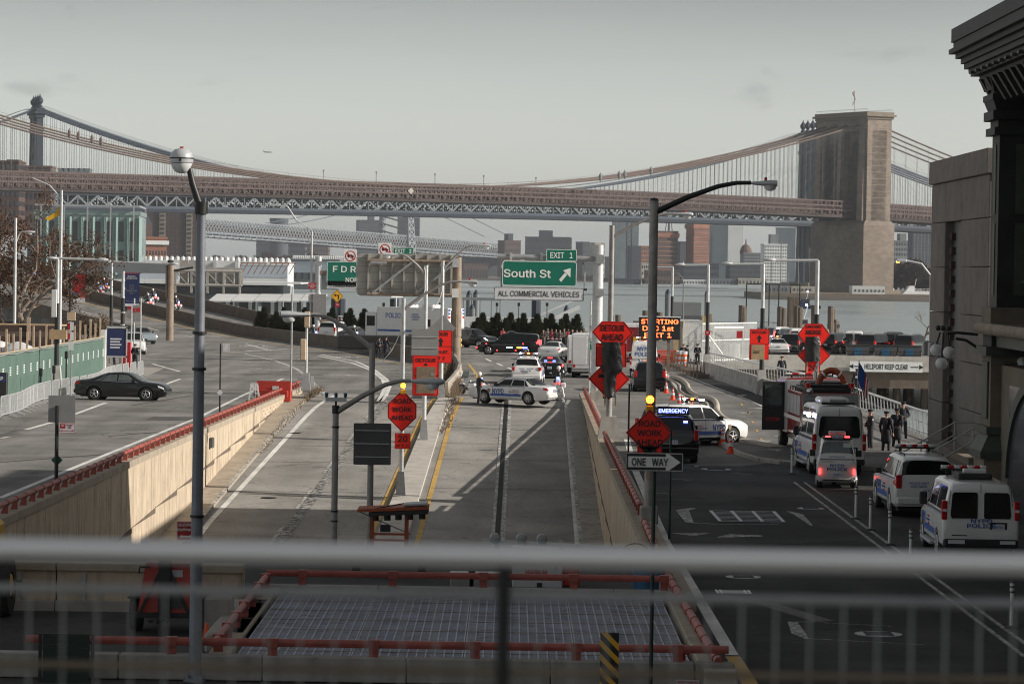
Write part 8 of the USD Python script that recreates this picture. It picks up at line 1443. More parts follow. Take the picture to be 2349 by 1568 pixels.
for px in(1095,1130,1178,1220,1262,1290,1330):part(fl_,'pile',pile(xat(px,355),355,zat(752,355,px),.42),'iron_dark')
for px in(770,782,905,1230):part(fl_,'tall_pile',pile(xat(px,372),372,zat(685,372,px),.55),'steel_blue_dark')
part(fl_,'float_roof',cat([bb(xat(1060,420),xat(1150,420),420,424,zat(690,420),zat(684,420))]+[bb(xat(p,420),xat(p+2,420),420,420.4,-2,zat(690,420))for p in(1062,1100,1126,1146)]),'bldg_grey')
for i,px in enumerate((880,900,1010,1140,1190,1255)):part(fl_,'lamp',cat([cyl((xat(px,360),360,0),(xat(px,360),360,zat(700,360,px)),.06,6),bc((xat(px,360),360,zat(698,360,px)),(.3,.3,.4))]),'black_steel')
def cone(name,label,tall=1.0):
 t=thing(name,label,'traffic cone',group='cones along the bike path curb');part(t,'base',cb(-.2,.2,-.2,.2,0,.045,.01),'cone_orange');part(t,'cone',lathe([(.15,.04),(.035,.72),(.001,.73)],14),'cone_orange',smooth=40);part(t,'collar',lathe([(.112,.30),(.085,.46)],14,(0,0,0)),'sign_white');part(t,'collar',lathe([(.073,.54),(.058,.63)],14),'sign_white')
 for k in(0,):pass
 return t
cones=[((1538,872),'farthest cone, at the corner beside the black vehicle'),((1541,902),'second cone, just in front of the farthest one'),((1557,918),'third cone in the row beside the fire hose'),((1572,930),'fourth cone in the row, left of the hose bend'),((1582,938),'fifth cone in the row above the police vehicle roof lights'),((1592,946),'sixth cone in the row behind the roof lights'),((1602,952),'seventh cone in the row, over the white roof'),((1613,962),'eighth cone in the row behind the white vehicle'),((1625,972),'ninth cone, showing only its tip over the white vehicle'),((1640,985),'tenth cone, behind the white vehicle hood'),((1652,1000),'eleventh cone, near the hood of the white vehicle'),((1676,1022),'second nearest cone, beside the front wheel'),((1695,1040),'nearest cone, at the curb by the end of the hose')]
c0=None
for(px,py),lb in cones:
 p=G(px,py)
 if c0 is None:c0=cone('traffic_cone','orange and white traffic cone, '+lb);place(c0,p[0]-.35,p[1],0)
 else:q=dup(c0,(p[0]-.35,p[1],0),0,'orange and white traffic cone, '+lb)
q=G(1740,886,.13);dup(c0,(q[0]+1.6,q[1]-2,.13),0,'orange traffic cone behind the concrete barrier under the square detour sign')
bq=G(1372,913);t=thing('traffic_barrel','orange and white striped traffic barrel behind the black plastic wrap','traffic barrel',(bq[0]+.35,bq[1],0));[part(t,'band',lathe([(.29-.012*i,.12+.18*i),(.285-.012*i,.30+.18*i)],16),'barrel_orange'if i%2==0 else'sign_white',smooth=40)for i in range(5)];part(t,'base',lathe([(.38,0),(.38,.1),(.29,.12)],16),'rubber');part(t,'top',lathe([(.24,1.02),(.1,1.06),(.001,1.06)],16),'barrel_orange')
for px,lb in((1557,'left'),(1566,'right')):q=D(px,835,243);t=thing('traffic_barrel',f'{lb} one of two tilted striped barrels in front of the site hut','traffic barrel',(q[0],243,.12),20,rx=8);[part(t,'band',lathe([(.29,.1+.2*i),(.28,.3+.2*i)],14),'barrel_orange'if i%2==0 else'sign_white')for i in range(6)];part(t,'base',lathe([(.36,0),(.36,.1)],14),'rubber')
q=D(1535,830,246);t=thing('net_fence','orange plastic net fence beside the striped barrels','fence',(q[0],246,0));[part(t,'strip',bb(-1.1,1.1,-.01,.01,.3+i*.14,.39+i*.14),'cone_orange')for i in range(8)];[part(t,'post',bb(x-.03,x+.03,.01,.05,0,1.5),'lumber')for x in(-1.1,0,1.1)]
gt=thing('timber_curb','row of dark timber footings with short stakes along the path edge','timber edging');a,b=G(1540,838,.12),G(1615,868,.12)
for i in range(11):q=a+(b-a)*i/10;part(gt,'footing',bb(q[0]-.5,q[0]+.35,q[1]-.7,q[1]+.7,.0,.42),'conc_brown');part(gt,'stake',bar((q[0],q[1],.4),(q[0]+.05,q[1]+.1,1.2),.09),'timber_pile')
hs_=[np.array((*G(*p,.13)[:2],))for p in((1540,868),(1572,886),(1600,906),(1628,924),(1655,948),(1680,975),(1702,995),(1720,1018))];dense=[]
for i,(a,b)in enumerate(zip(hs_[:-1],hs_[1:])):
 for f_ in np.linspace(0,1,9)[:-1]:s=i+f_;dense.append((*(a+(b-a)*f_+np.array([.28*math.sin(s*2.6),0])),.22+.05*math.sin(s*5)))
t=thing('fire_hose','long pale canvas hose snaking along the bike path','hose');v,f=tube(dense,.16,10);part(t,'hose',(v,f),'hose_canvas',smooth=60);e=dense[-1];part(t,'flat_end',hexa([(e[0]-.2,e[1],.14),(e[0]+.2,e[1],.14),(e[0]+1.6,e[1]-3,.14),(e[0]+.9,e[1]-3.4,.14),(e[0]-.2,e[1],.3),(e[0]+.2,e[1],.3),(e[0]+1.6,e[1]-3,.18),(e[0]+.9,e[1]-3.4,.18)]),'hose_canvas')
v2,f2=tube([(p[0]-.5,p[1],.14)for p in dense],.09,8);t2=thing('fire_hose','second thinner hose lying beside the long pale one','hose');part(t2,'hose',(v2,f2),'hose_canvas',smooth=60);part(t2,'coupling',bc((dense[20][0]-.5,dense[20][1],.2),(.25,.3,.22)),'galv')
def delin(label):
 t=thing('delineator_post',label,'post',group='white flexible posts along the double line');part(t,'foot',lathe([(.16,0),(.14,.04),(.05,.06)],12),'black_plastic');part(t,'post',cyl((0,0,.05),(0,0,.78),.042,10),'white_paint',smooth=40);part(t,'sleeve',cyl((0,0,.78),(0,0,1.0),.05,10),'sign_white',smooth=40);[part(t,'band',cyl((0,0,z),(0,0,z+.04),.052,10),'sign_back_dark')for z in(.76,.87,.97)];return t
d0=None
for(px,py),lb in(((1816,1087),'farthest white flexible post, beside the tall white van'),((1963,1190),'white flexible post in front of the scooter, left of the utility vehicle'),((1996,1216),'white flexible post in front of the utility vehicle wheel'),((2040,1250),'white flexible post left of the large white van'),((2088,1302),'white flexible post cut by the blurred handrail'),((2320,1440),'nearest white flexible post, in the dark street at lower right')):
 p=G(px,py)
 if d0 is None:d0=delin(lb);place(d0,p[0],p[1],0)
 else:dup(d0,p,0,lb)
def barricade(label):
 t=thing('crowd_barricade',label,'barricade',group='metal crowd barricades along the left street');L=2.3
 part(t,'frame',cat([tube([(0,0,.12),(0,0,1.0),(0,.06,1.08),(0,L-.16,1.08),(0,L-.1,1.0),(0,L-.1,.12)],.022,6),cyl((0,0,.2),(0,L-.1,.2),.02,6)]),'galv_light')
 for y in np.linspace(.12,L-.22,17):part(t,'bar',cyl((0,y,.2),(0,y,1.07),.011,5,caps=False),'galv_light')
 for y in(.25,L-.35):part(t,'foot',cat([bar((-.1,y,.2),(.42,y,.02),.04),bar((.1,y,.2),(-.42,y,.02),.04)]),'galv_light')
 return t
b0=None;ords='nearest,second nearest,third,fourth,fifth,sixth,seventh,eighth,ninth,tenth,eleventh,twelfth,thirteenth,fourteenth,fifteenth,sixteenth,seventeenth,eighteenth,nineteenth,twentieth,twenty first,twenty second,twenty third,twenty fourth,twenty fifth,twenty sixth,twenty seventh,twenty eighth,twenty ninth'.split(',')
for i in range(27):
 y=144.5+i*2.33;x=-24.6+.4*math.sin(i*.5);lb=f'{ords[i]} silver crowd barricade from the viewer in the row along the left street';rz=-6*math.cos(i*.5)*.4
 if b0 is None:b0=barricade(lb);place(b0,x,y,rz)
 else:dup(b0,(x,y,0),rz,lb)
FX=-27.6;fen=thing('hoarding','green plywood construction fence with rows of white stickers','fence')
for i,y in enumerate(np.arange(150,212,2.44)):
 part(fen,'panel',cb(FX-.03,FX+.02,y+.008,y+2.432,.05,2.5,.008),'fence_green')
 part(fen,'sticker',cat([bb(FX+.021,FX+.026,y+.45,y+.95,1.62-k*.13,1.70-k*.13)for k in range(4)]),'sign_white');part(fen,'lumber_post',bb(FX-.16,FX-.05,y-.05,y+.05,0,3.8 if i%2 else 3.5),'lumber')
part(fen,'top_lumber',cat([bb(FX-.10,FX+.03,150,212,2.5,2.55)]),'lumber');part(fen,'end_post',bb(FX-.25,FX+.15,212,212.3,0,3.0),'white_paint');part(fen,'conduit',tube([(FX+.1,y,2.42+.04*math.sin(y))for y in np.arange(150,212,3)],.035,6),'galv')
t=thing('payment_machine','dark parking payment machine in front of the green fence','parking meter',(FX+1.0,164,0));part(t,'cabinet',cb(-.25,.25,-.22,.22,0,1.7,.03),'black_plastic');part(t,'panel_sign',bb(-.16,.16,-.235,-.22,1.2,1.6),'sign_blue');part(t,'lettering',mv(text('P',.18,True),(0,-.24,1.4)),'letter_white')
for i,(y,h)in enumerate(((158,1.3),(176,1.2),(181,1.2),(186,1.9))):t=thing('meter_post',('dark short post near the left end of the green fence','left of two dark short posts before the green fence','right of two dark short posts before the green fence','tall dark post with a white notice before the green fence')[i],'post',(FX+1.2,y,0));part(t,'post',cyl((0,0,0),(0,0,h),.05,8),'black_steel');part(t,'head',cb(-.1,.1,-.08,.08,h-.1,h+.35,.03),'black_steel')
t=thing('sign_post','tall perforated post with white notices at the green fence','sign post',(FX+.9,190,0));part(t,'post',bb(-.04,.04,-.04,.04,0,4.6),'galv');[part(t,'notice',bb(-.16,.16,-.06,-.045,z,z+.5),'sign_white')for z in(2.2,2.8,3.4)];[part(t,'red_edge',bb(-.16,-.06,-.07,-.061,z+.05,z+.45),'sign_red')for z in(2.8,3.4)];part(t,'wood_block',bb(-.25,.25,-.1,.1,4.0,4.5),'lumber')
site_=thing('building_site','muddy excavated building site behind the green fence',kind='structure');part(site_,'soil',bb(-90,FX-.3,150,214,.004,.02),'soil');rg=np.random.default_rng(5)
ex=thing('soil_heap','brown soil and timber heaps behind the green fence','soil heap')
for i in range(9):x,y=-32-rg.uniform(0,16),172+i*5;m=trimesh.creation.icosphere(2,1.0);v=np.asarray(m.vertices);v=v*[rg.uniform(2,4),rg.uniform(2,4),rg.uniform(.7,1.6)];v=v*(1+.25*(meshkit.noise(v*1.3+i)[:,None]-.5));part(ex,'mound',mv((v,m.faces),(x,y,.2)),'soil',smooth=40)
for i in range(4):y=222-i*9;t=thing('timber_wall',('farthest','second farthest','second nearest','nearest')[i]+' brown timber shoring wall in the building site','shoring');[part(t,'plank',cb(-48,-30.5-i*.4,y-.05,y+.05,.1+k*.42,.49+k*.42,.01),'bldg_brown'if k%2 else'brick_brown')for k in range(5+(i==0)*2)];[part(t,'post',bb(x-.12,x+.12,y-.15,y-.05,0,2.6+(i==0)),'lumber')for x in np.arange(-47,-31,3.2)]
for i,(x,y)in enumerate(((-31.5,200),(-33.5,204),(-36,206),(-30.6,196),(-34,190))):t=thing('sand_bag',('white','pale','crumpled white','white end','low white')[i]+' covered bag pile with a blue edge behind the fence, '+('right end','second from right','farthest back','nearest the fence','leftmost')[i],'covered pile',(x,y,1.6));m=trimesh.creation.icosphere(2,1.0);v=np.asarray(m.vertices)*[1.3,1.1,.75];v=v*(1+.4*(meshkit.noise(v*2.2+i*3)[:,None]-.5));part(t,'cover',(v,m.faces),'bldg_white',smooth=50);part(t,'blue_edge',bb(-1.2,1.0,-1.0,.8,-.7,-.35),'tarp_blue')
t=thing('site_container','black site container with orange posts behind the soil heaps','container',(-47,262,0));part(t,'box',cb(-4.5,6,-1.5,1.5,0,2.6,.05),'black_plastic');[part(t,'post',bb(x-.08,x+.08,-1.62,-1.52,0,2.5),'machine_orange')for x in(-3,-2.3,.2,2.2,3.6)]
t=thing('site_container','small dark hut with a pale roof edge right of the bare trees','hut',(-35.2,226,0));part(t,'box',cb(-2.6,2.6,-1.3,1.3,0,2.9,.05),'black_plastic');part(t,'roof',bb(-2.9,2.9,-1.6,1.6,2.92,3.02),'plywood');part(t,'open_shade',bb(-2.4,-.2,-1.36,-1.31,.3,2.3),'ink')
t=thing('bus_stop_board','bus shelter advertising panel with dark poster on the left pavement','bus shelter',(xat(267,222,800),222,0));part(t,'frame',cat([bb(-.75,-.68,-.06,.06,.0,3.0),bb(.68,.75,-.06,.06,0,3.0),bb(-.75,.75,-.06,.06,2.9,3.05),bb(-.75,.75,-.06,.06,.85,.95)]),'galv_light');part(t,'poster',bb(-.66,.66,-.03,.0,.96,2.88),'sign_blue');part(t,'lettering',mv(lines(['Ad sed do','nothing','of early','season'],.13),(0,-.036,1.9)),'sign_back')if False else None
part(t,'poster_text',cat([bb(-.45,.35-.1*(i%2),-.036,-.03,2.1-i*.2,2.2-i*.2)for i in range(4)]),'sign_white')
p=G(287,846);t=thing('news_box','red newspaper box behind the barricades','newspaper box',(p[0],p[1]+1,0));part(t,'box',cb(-.28,.28,-.25,.25,.1,1.9,.03),'sign_red');part(t,'door',bb(-.2,.2,-.262,-.25,.9,1.6),'letter_red')
for i,(px,Y)in enumerate(((307,226),(322,228),(301,240))):t=thing('bus_stop_post',('left bus stop post with red plates','right silver bus stop post with a red flag sign','farther perforated post with red and white notices')[i],'sign post',(xat(px,Y,800),Y,0));part(t,'post',cyl((0,0,0),(0,0,5.0 if i<2 else 5.6),.05,8),'galv_light');part(t,'flag_plate',bb(-.34 if i else-.1,.0 if i else .1,-.06,-.04,3.3,4.5),'sign_back');part(t,'red_plate',bb(-.3 if i else-.08,-.04 if i else .08,-.075,-.061,4.0,4.3),'sign_red')
solo('left_pavement',sheet(Polygon([(FX+.05,150),(-24.9,150),(-24.4,212),(-25,226),(-31,230),(-31,213),(FX+.05,213)]),.012),'conc_grey','pale pavement behind the crowd barricades',kind='structure')
t=thing('water_barrier','red plastic water filled barrier at the end of the ramp wall','barrier',(xat(633,176,900),174.5,0),-6);part(t,'body',hexa([(-.95,-.3,0),(.95,-.3,0),(.95,.3,0),(-.95,.3,0),(-.95,-.1,1.1),(.95,-.1,1.1),(.95,.1,1.1),(-.95,.1,1.1)]),'machine_red');part(t,'side_panel',cb(-.85,.85,-.31,-.2,.2,.6,.03),'machine_red');part(t,'label_plate',bb(-.05,.3,-.24,-.2,.62,.82),'white_paint')
for i,px in enumerate((578,588)):t=thing('barricade_leg',('left','right')[i]+' half of a white folding barricade beside the red barrier','folding barricade',(xat(px,172,905),172,0));part(t,'leg',cat([bar((-.18,0,0),(-.03,0,1.05),.09),bar((.18,0,0),(.03,0,1.05),.09),bar((-.1,0,.5),(.1,0,.5),.07)]),'white_paint');part(t,'foot',cat([cb(-.3,-.08,-.25,.25,0,.12,.03),cb(.08,.3,-.25,.25,0,.12,.03)]),'rubber')
t=thing('crash_cushion','yellow and grey folded steel crash cushion at the end of the left ramp wall','crash cushion',(xl(188)-.1,188.4,0));[part(t,'fin',hexa([(-.45,y,.05),(.45,y,.05),(.45,y+.1,.05),(-.45,y+.1,.05),(-.4,y+.12,.85),(.4,y+.12,.85),(.4,y+.22,.85),(-.4,y+.22,.85)]),'galv'if k%2 else'sign_back')for k,y in enumerate(np.arange(0,2.6,.28))]
t=thing('crash_cushion','yellow impact cushion at the barrier end behind the poles','crash cushion',(xat(985,250,830),272,.2));[part(t,'yellow_beam',cb(-1.6,2.2,y,y+.2,z,z+.3,.05),'yellow_steel')for y in(0,1.2)for z in(.5,.95)];part(t,'body',cb(-8.5,-1.7,-.2,1.6,.2,1.4,.1),'black_plastic')
for i,(px,py)in enumerate(((1,1207),)):pass
wd=[];rg=np.random.default_rng(11)
def tuft(x,y,z,n,h):
 for _ in range(n):a=rg.uniform(0,6.28);r=rg.uniform(0,.25);b=np.array((x+r*math.cos(a),y+r*math.sin(a)*3,z));tip=b+[rg.normal()*.18,rg.normal()*.3,h*rg.uniform(.5,1)];s=np.array((.02,.01,0));wd.append((np.array([b-s,b+s,tip]),np.array([[0,1,2]])))
for y in np.arange(150,186,1.2):tuft(xl(y)+1.15,y,zt(y)+.15,8 if y<176 else 22,.22 if y<176 else .5)
for y in np.arange(160,200,.9):tuft(-3.35+rg.normal()*.12,y,zt(y)+.1,10 if y<180 else 26,.3 if y<180 else .8)
for y in np.arange(195,242,1.5):tuft(-4.6+rg.normal()*.2,y,.1,20,.8)
solo('dry_weeds',cat(wd),'leaf_dry','dry brown weeds along the curbs and the median barrier',kind='stuff')
vine=[];
for i in range(2600):y=rg.uniform(206,246);b=np.array((-4.7+rg.normal()*.16-(y-206)*.006,y,rg.uniform(.1,2.3)*(.6+.4*math.sin(y))));vine.append((b+rg.normal(size=(3,3))*.1,np.array([[0,1,2]])))
t=thing('ivy','dry brown creeper mass below the grey sign back at the end of the median','creeper');part(t,'leaf_mass',cat(vine),'leaf_dry',kind='stuff');part(t,'support_post',cyl((-4.7,226,0),(-4.7,226,2.2),.15,8),'rust_pole')
def evergreen(name,label,h,r,seed,group=None):
 rg=np.random.default_rng(seed);t=thing(name,label,'shrub',group=group);part(t,'trunk',cyl((0,0,0),(0,0,h*.8),.07,6,.02),'bark');V=[]
 n=int(1300*h/2.5)
 for _ in range(n):
  z=rg.uniform(.02,1)**.9;rad=r*(1-z)**.75*(.6+.4*math.sin(11*z+seed+2.0*math.sin(3*len(V))))+.05;a=rg.uniform(0,6.283);q=rad*rg.uniform(.45,1.08);c=np.array((q*math.cos(a),q*math.sin(a),z*h));d=np.array((math.cos(a),math.sin(a),.9))*rg.uniform(.12,.26);s=np.array((-math.sin(a),math.cos(a),rg.normal()*.3))*rg.uniform(.05,.11)
  V.append((c-s,c+s,c+d))
 part(t,'crown',(np.array(V).reshape(-1,3),np.arange(3*n).reshape(-1,3)),'leaf_evergreen');return t
ev=[evergreen('shrub','x',2.5,1.05,1,'evergreen shrubs along the waterfront'),evergreen('shrub','x',3.0,1.15,2,'evergreen shrubs along the waterfront'),evergreen('shrub','x',2.0,1.2,3,'evergreen shrubs along the waterfront')]
rg=np.random.default_rng(21);pxs=list(np.arange(592,700,15))+list(np.arange(706,830,12))+list(np.arange(836,912,12))+list(np.arange(1086,1335,10.5))
used=[False]*3
for i,px in enumerate(pxs):
 Y=336 if px<700 else 333 if px<920 else 318;k=i%3;x=xat(px+rg.uniform(-3,3),Y);lb='dark evergreen shrub '+('left of the thick pale sign pole'if px<720 else'below the green highway sign'if px<830 else'behind the police command truck'if px<920 else'behind the black escort vehicle'if px<1200 else'behind the press crowd')
 loc=(x,Y+rg.uniform(-2,3),.0);
 if not used[k]:used[k]=True;place(ev[k],*loc[:2],0,loc[2]);data(ev[k],label=lb,group='evergreen shrubs '+lb[21:])
 else:dup(ev[k],loc,rg.uniform(0,360),lb,'evergreen shrubs '+lb[21:])
def bare_tree(label,x,y,H,seed,leaves=1500,spread=1.0,leafm='leaf_brown',trunk=.28,clear=.25):
 rg=np.random.default_rng(seed);t=thing('tree',label,'tree',(x,y,0));T,tips=[],[]
 def grow(p,d,L,r,lv):
  pts=[p];dd=d.copy()
  for _ in range(4):dd=dd+rg.normal(size=3)*.13+np.array((0,0,.03));dd/=np.linalg.norm(dd);pts.append(pts[-1]+dd*L/4)
  T.append((lv,tube(pts,np.linspace(r,r*.6,5),6 if lv<2 else 4,caps=False)))
  if lv>=5 or r<.012:tips.append(np.array(pts));return
  for k in range(3 if lv<4 else 2):
   a=rg.uniform(0,6.283);_,u,v=frame_of(dd);nd=dd*rg.uniform(.5,.9)+(u*math.cos(a)+v*math.sin(a))*rg.uniform(.5,.95)*spread;nd[2]+=.1;nd/=np.linalg.norm(nd);q=pts[-1]if k==0 else pts[rg.integers(2,5)];grow(q,nd,L*rg.uniform(.6,.82),r*.58,lv+1)
  tips.append(np.array(pts))if lv>2 else None
 grow(np.zeros(3),np.array((rg.normal()*.05,rg.normal()*.05,1.0)),H*clear,trunk,0)
 part(t,'trunk',T[0][1],'bark',smooth=50);part(t,'limbs',cat([m for lv,m in T if 0<lv<3]),'bark');part(t,'twigs',cat([m for lv,m in T if lv>=3]),'bark',kind='stuff')
 if leaves:pk=rg.integers(0,len(tips),leaves);c=np.array([tips[i][rg.integers(1,5)]for i in pk])+rg.normal(size=(leaves,3))*.22;v=c[:,None]+rg.normal(size=(leaves,3,3))*.075;part(t,'crown',(v.reshape(-1,3),np.arange(3*leaves).reshape(-1,3)),leafm)
 return t
bare_tree('bare plane tree with brown leaves at the far left above the building site',xat(22,236,780),236,15.0,4,7500,1.0,trunk=.26,clear=.32);bare_tree('brown leaved tree behind the white mast on the left',xat(70,258,780),258,14.5,9,6500,1.0,trunk=.24,clear=.30);bare_tree('brown leaved tree at the left edge of the picture',xat(-22,240,780),240,16,15,6000,1.0,trunk=.26,clear=.30)
bare_tree('thin bare sapling with few leaves by the red banner',xat(178,236,790),236,7.0,17,700,.8,trunk=.09,clear=.24);bare_tree('small bare sapling left of the blue banner',xat(252,236,800),236,6.4,23,1500,.55,'leaf_dry',trunk=.08,clear=.22);bare_tree('bare tree at the water behind the iron building',xat(2118,300,700),300,9.0,31,0,.9,trunk=.16,clear=.22)
t=thing('light_tower','red trailer light tower with black frame at lower left','light tower',(xat(387,64.0,1400),63.6,0),0)
part(t,'hood',hexa([(-.55,-.3,.45),(.55,-.3,.45),(.55,1.6,.45),(-.55,1.6,.45),(-.42,-.15,1.45),(.45,-.15,1.45),(.45,1.5,1.45),(-.42,1.5,1.45)]),'machine_red');part(t,'side_door',hexa([(.5,0,.6),(.56,0,.6),(.56,1.4,.6),(.5,1.4,.6),(.42,0,1.3),(.47,0,1.3),(.47,1.4,1.3),(.42,1.4,1.3)]),'machine_red');part(t,'frame',cat([bar((0,-.4,1.5),(-.5,-.42,.45),.07),bar((0,-.4,1.5),(.5,-.42,.45),.07),bar((-.65,-.4,.42),(.65,-.4,.42),.1)]),'black_steel');part(t,'mast',cat([bb(-.12,.12,-.5,-.3,.35,1.75)]),'black_steel')
for sg in(1,-1):part(t,'wheel',lathe([(.2,-.12),(.33,-.12),(.35,0),(.33,.12),(.2,.12)],16,(sg*.68,.6,.35),'x'),'rubber');part(t,'fender',cb(sg*.68-.15,sg*.68+.15,.2,1.0,.68,.74,.02),'black_plastic');hp=part(t,'flood_lamp',lathe([(.06,.0),(.12,-.06),(.30,-.16),(.33,-.2)],16,(sg*.42,-.3,1.86)),'lens_clear',smooth=40);part(hp,'lamp_back',lathe([(.001,.05),(.08,.04),(.1,-.02)],12,(sg*.42,-.3,1.86)),'black_plastic')
part(t,'hitch',cat([bar((0,-.4,.4),(0,-1.5,.42),.09),cyl((0,-1.2,0),(0,-1.2,.45),.04,8),bar((-.2,-1.45,.42),(.2,-1.45,.42),.06),lathe([(.1,0),(.1,.05)],10,(0,-1.5,.4))]),'black_steel');part(t,'crank',tube([(-.3,-.45,1.4),(-.5,-.5,1.4),(-.5,-.6,1.3)],.025,6),'black_steel');part(t,'label_plate',bb(.12,.34,-.21,-.2,1.18,1.32),'sign_white');part(t,'grey_panel',bb(.05,.35,-.31,-.29,.55,.95),'sign_back_dark')
t=thing('arrow_board','orange folded arrow board trailer on the tunnel roof','arrow board',(xat(890,76,1320),76.4,0),0);zf=zat(1170,76.4,890)
part(t,'panel',hexa([(-.78,-.2,zf-.04),(.95,-.2,zf+.05),(.95,.9,zf+.05),(-.78,.9,zf-.04),(-.78,-.2,zf+.03),(.95,-.2,zf+.12),(.95,.9,zf+.12),(-.78,.9,zf+.03)]),'machine_orange');part(t,'panel_face',hexa([(-.5,-.22,zf-.13),(.94,-.22,zf-.06),(.94,.8,zf-.06),(-.5,.8,zf-.13),(-.5,-.22,zf-.045),(.94,-.22,zf+.04),(.94,.8,zf+.04),(-.5,.8,zf-.045)]),'black_plastic')
for i,x in enumerate((-.34,-.05,.22,.5,.8)):part(t,'lamp',cyl((x,.0,zf-.24+x*.055),(x,.0,zf-.08+x*.055),.085,10),'black_plastic')
part(t,'solar_panel',hexa([(.35,-.15,zf+.13),(.92,-.15,zf+.17),(.92,.5,zf+.17),(.35,.5,zf+.13),(.35,-.15,zf+.17),(.92,-.15,zf+.21),(.92,.5,zf+.21),(.35,.5,zf+.17)]),'galv_light');part(t,'mast',cat([bb(x-.05,x+.05,-.05,.05,.5,zf-.05)for x in(-.42,.42)]+[bb(-.42,.42,-.04,.04,z,z+.05)for z in(zf-.75,zf-.6)]),'machine_orange');part(t,'control_box',cb(-.22,.03,-.1,.05,zf-.52,zf-.35,.01),'black_plastic');part(t,'stay',cat([bar((-.78,0,zf-.02),(.5,.2,1.0),.02),bar((-.4,0,zf+.03),(.35,0,zf+.18),.03)]),'black_steel');part(t,'trailer',cat([bb(-.7,.8,-.3,.6,.35,.5),bar((-.9,-.3,.3),(-.5,.5,.55),.1),bar((.9,-.3,.3),(.5,.5,.55),.1)]),'machine_orange');part(t,'trailer_deck',bb(-.55,.65,-.35,.0,.505,.6),'plywood');[part(t,'wheel',lathe([(.15,-.09),(.3,-.09),(.32,0),(.3,.09),(.15,.09)],14,(s*.8,.2,.32),'x'),'rubber')for s in(-1,1)]
t=thing('light_tower','white and red generator light tower behind the grating deck','light tower',(xat(1232,73,1330),73.4,0),0);part(t,'cabinet',cb(-.58,.6,0,1.6,.05,.95,.03),'bldg_white');part(t,'end_cabinet',cb(.62,1.0,.1,1.5,.1,.9,.03),'machine_red');part(t,'red_band',bb(-.585,.605,-.008,0,.30,.36),'letter_red');part(t,'lettering',mv(text('MAGNUM',.11,True,width=.5),(-.02,-.012,.43)),'letter_red');part(t,'info_plate',cat([bb(-.25,.3,-.006,0,.58,.82)]),'sign_back');part(t,'lettering',mv(lines(['GENERAL RENTAL','718 555 0100'],.045),(.02,-.012,.7)),'letter_blue');part(t,'handle',bb(.42,.46,-.03,0,.5,.7),'black_plastic');part(t,'socket_box',bb(.0,.12,-.03,0,.08,.18),'black_plastic')
zm=zat(1240,73.6,1150);part(t,'folded_mast',cat([bar((-1.3,.2,zm),(2.0,.2,zm-.12),.07),bar((-1.0,.4,zm-.06),(2.0,.4,zm-.18),.05)]),'galv_light');[part(t,'flood_lamp',cat([lathe([(.001,-.05),(.1,-.04),(.13,.04),(.13,.06)],14,(x,.0,zm+.08),'y'),bar((x,.1,zm+.08),(x+.1,.2,zm-.1),.03)]),'galv')for x in(-1.0,-.38,.1)];part(t,'mast_post',bb(.5,.6,.5,.6,.9,zm),'galv')
t=thing('cable_reel','blue drum with coiled cables behind the right end of the deck','drum',(xat(1488,73,1330),73.0,0));part(t,'drum',lathe([(.36,0),(.38,.05),(.36,.3),(.38,.55),(.36,.8),(.36,.86),(.001,.86)],18),'drum_blue',smooth=40);part(t,'rim',lathe([(.36,.85),(.385,.88),(.34,.9),(.30,.87)],18),'letter_white')
t=thing('cable_coil','loops of pale cable beside the blue drum','cable',(xat(1440,73,1310),73.6,.75));[part(t,'loop',tube([(.28*math.cos(a)+k*.1,.05*k,.16*math.sin(a)+.1*k)for a in np.linspace(0,6.28,16)],.014,5),'galv_light'if k==1 else'black_plastic')for k in range(3)];part(t,'boots',cat([cb(-.55,-.35,-.1,.1,-.15,.1,.05),cb(-.3,-.12,-.1,.1,-.15,.05,.05)]),'rubber')
for i,(x,w)in enumerate(((xat(1060,71,1340),.55),(xat(1110,71,1345),.7))):t=thing('crate',('pale','longer grey')[i]+' flat box behind the far red rail of the deck','box',(x,71.2,0));part(t,'box',cb(-w/2,w/2,0,.5,0,.55,.02),'sign_back');part(t,'lid',bb(-w/2-.01,w/2+.01,-.01,.51,.555,.59),'galv_light')
t=thing('wheel_loader','black and yellow machine wheel cut by the left edge of the picture','machine',(xat(-22,66,1350),66.3,0));part(t,'wheel',lathe([(.3,-.2),(.62,-.2),(.66,0),(.62,.2),(.3,.2)],20,(.2,0,.66),'x'),'rubber');part(t,'hub',lathe([(.3,.14),(.22,.2),(.001,.2)],14,(.2,0,.66),'x'),'yellow_steel');part(t,'body',cb(-1.2,.12,-.5,.8,.9,2.0,.08),'yellow_steel')
t=thing('info_board','dark project information board with fine lines of text at lower left','information board',(xat(153,56.0,1520),55.9,0));w,z1=ps(107,56),zat(1451,56,153);part(t,'board',bb(-w/2,w/2,0,.03,z1-1.3,z1),'dark_green_steel');part(t,'lettering',mv(lines(['Project Entity: New York City Department of','Transportation','','Project Name: Emergency Contract for','Restoration of the Battery Park Underpass and','West Street Underpass','','Project: HWMWTCA6A','','Project Location: Battery Park, South St.','New York, NY 10004'],.026,2.0),(0,-.006,z1-.30),s=1.0),'sign_back_dark');part(t,'post',cat([bb(-.5,-.44,.03,.08,-1,z1),bb(.44,.5,.03,.08,-1,z1)]),'black_steel')
t=thing('hazard_panel','black and yellow striped hazard panel standing in front of the deck','hazard sign',(xat(1398,55.6,1500),55.6,0));w,z1=ps(43,55.6),zat(1450,55.6,1398);part(t,'panel',bb(-w/2,w/2,0,.01,z1-1.0,z1),'ink');part(t,'back_post',bb(-.03,.03,.012,.05,-1.5,z1-.1),'galv')
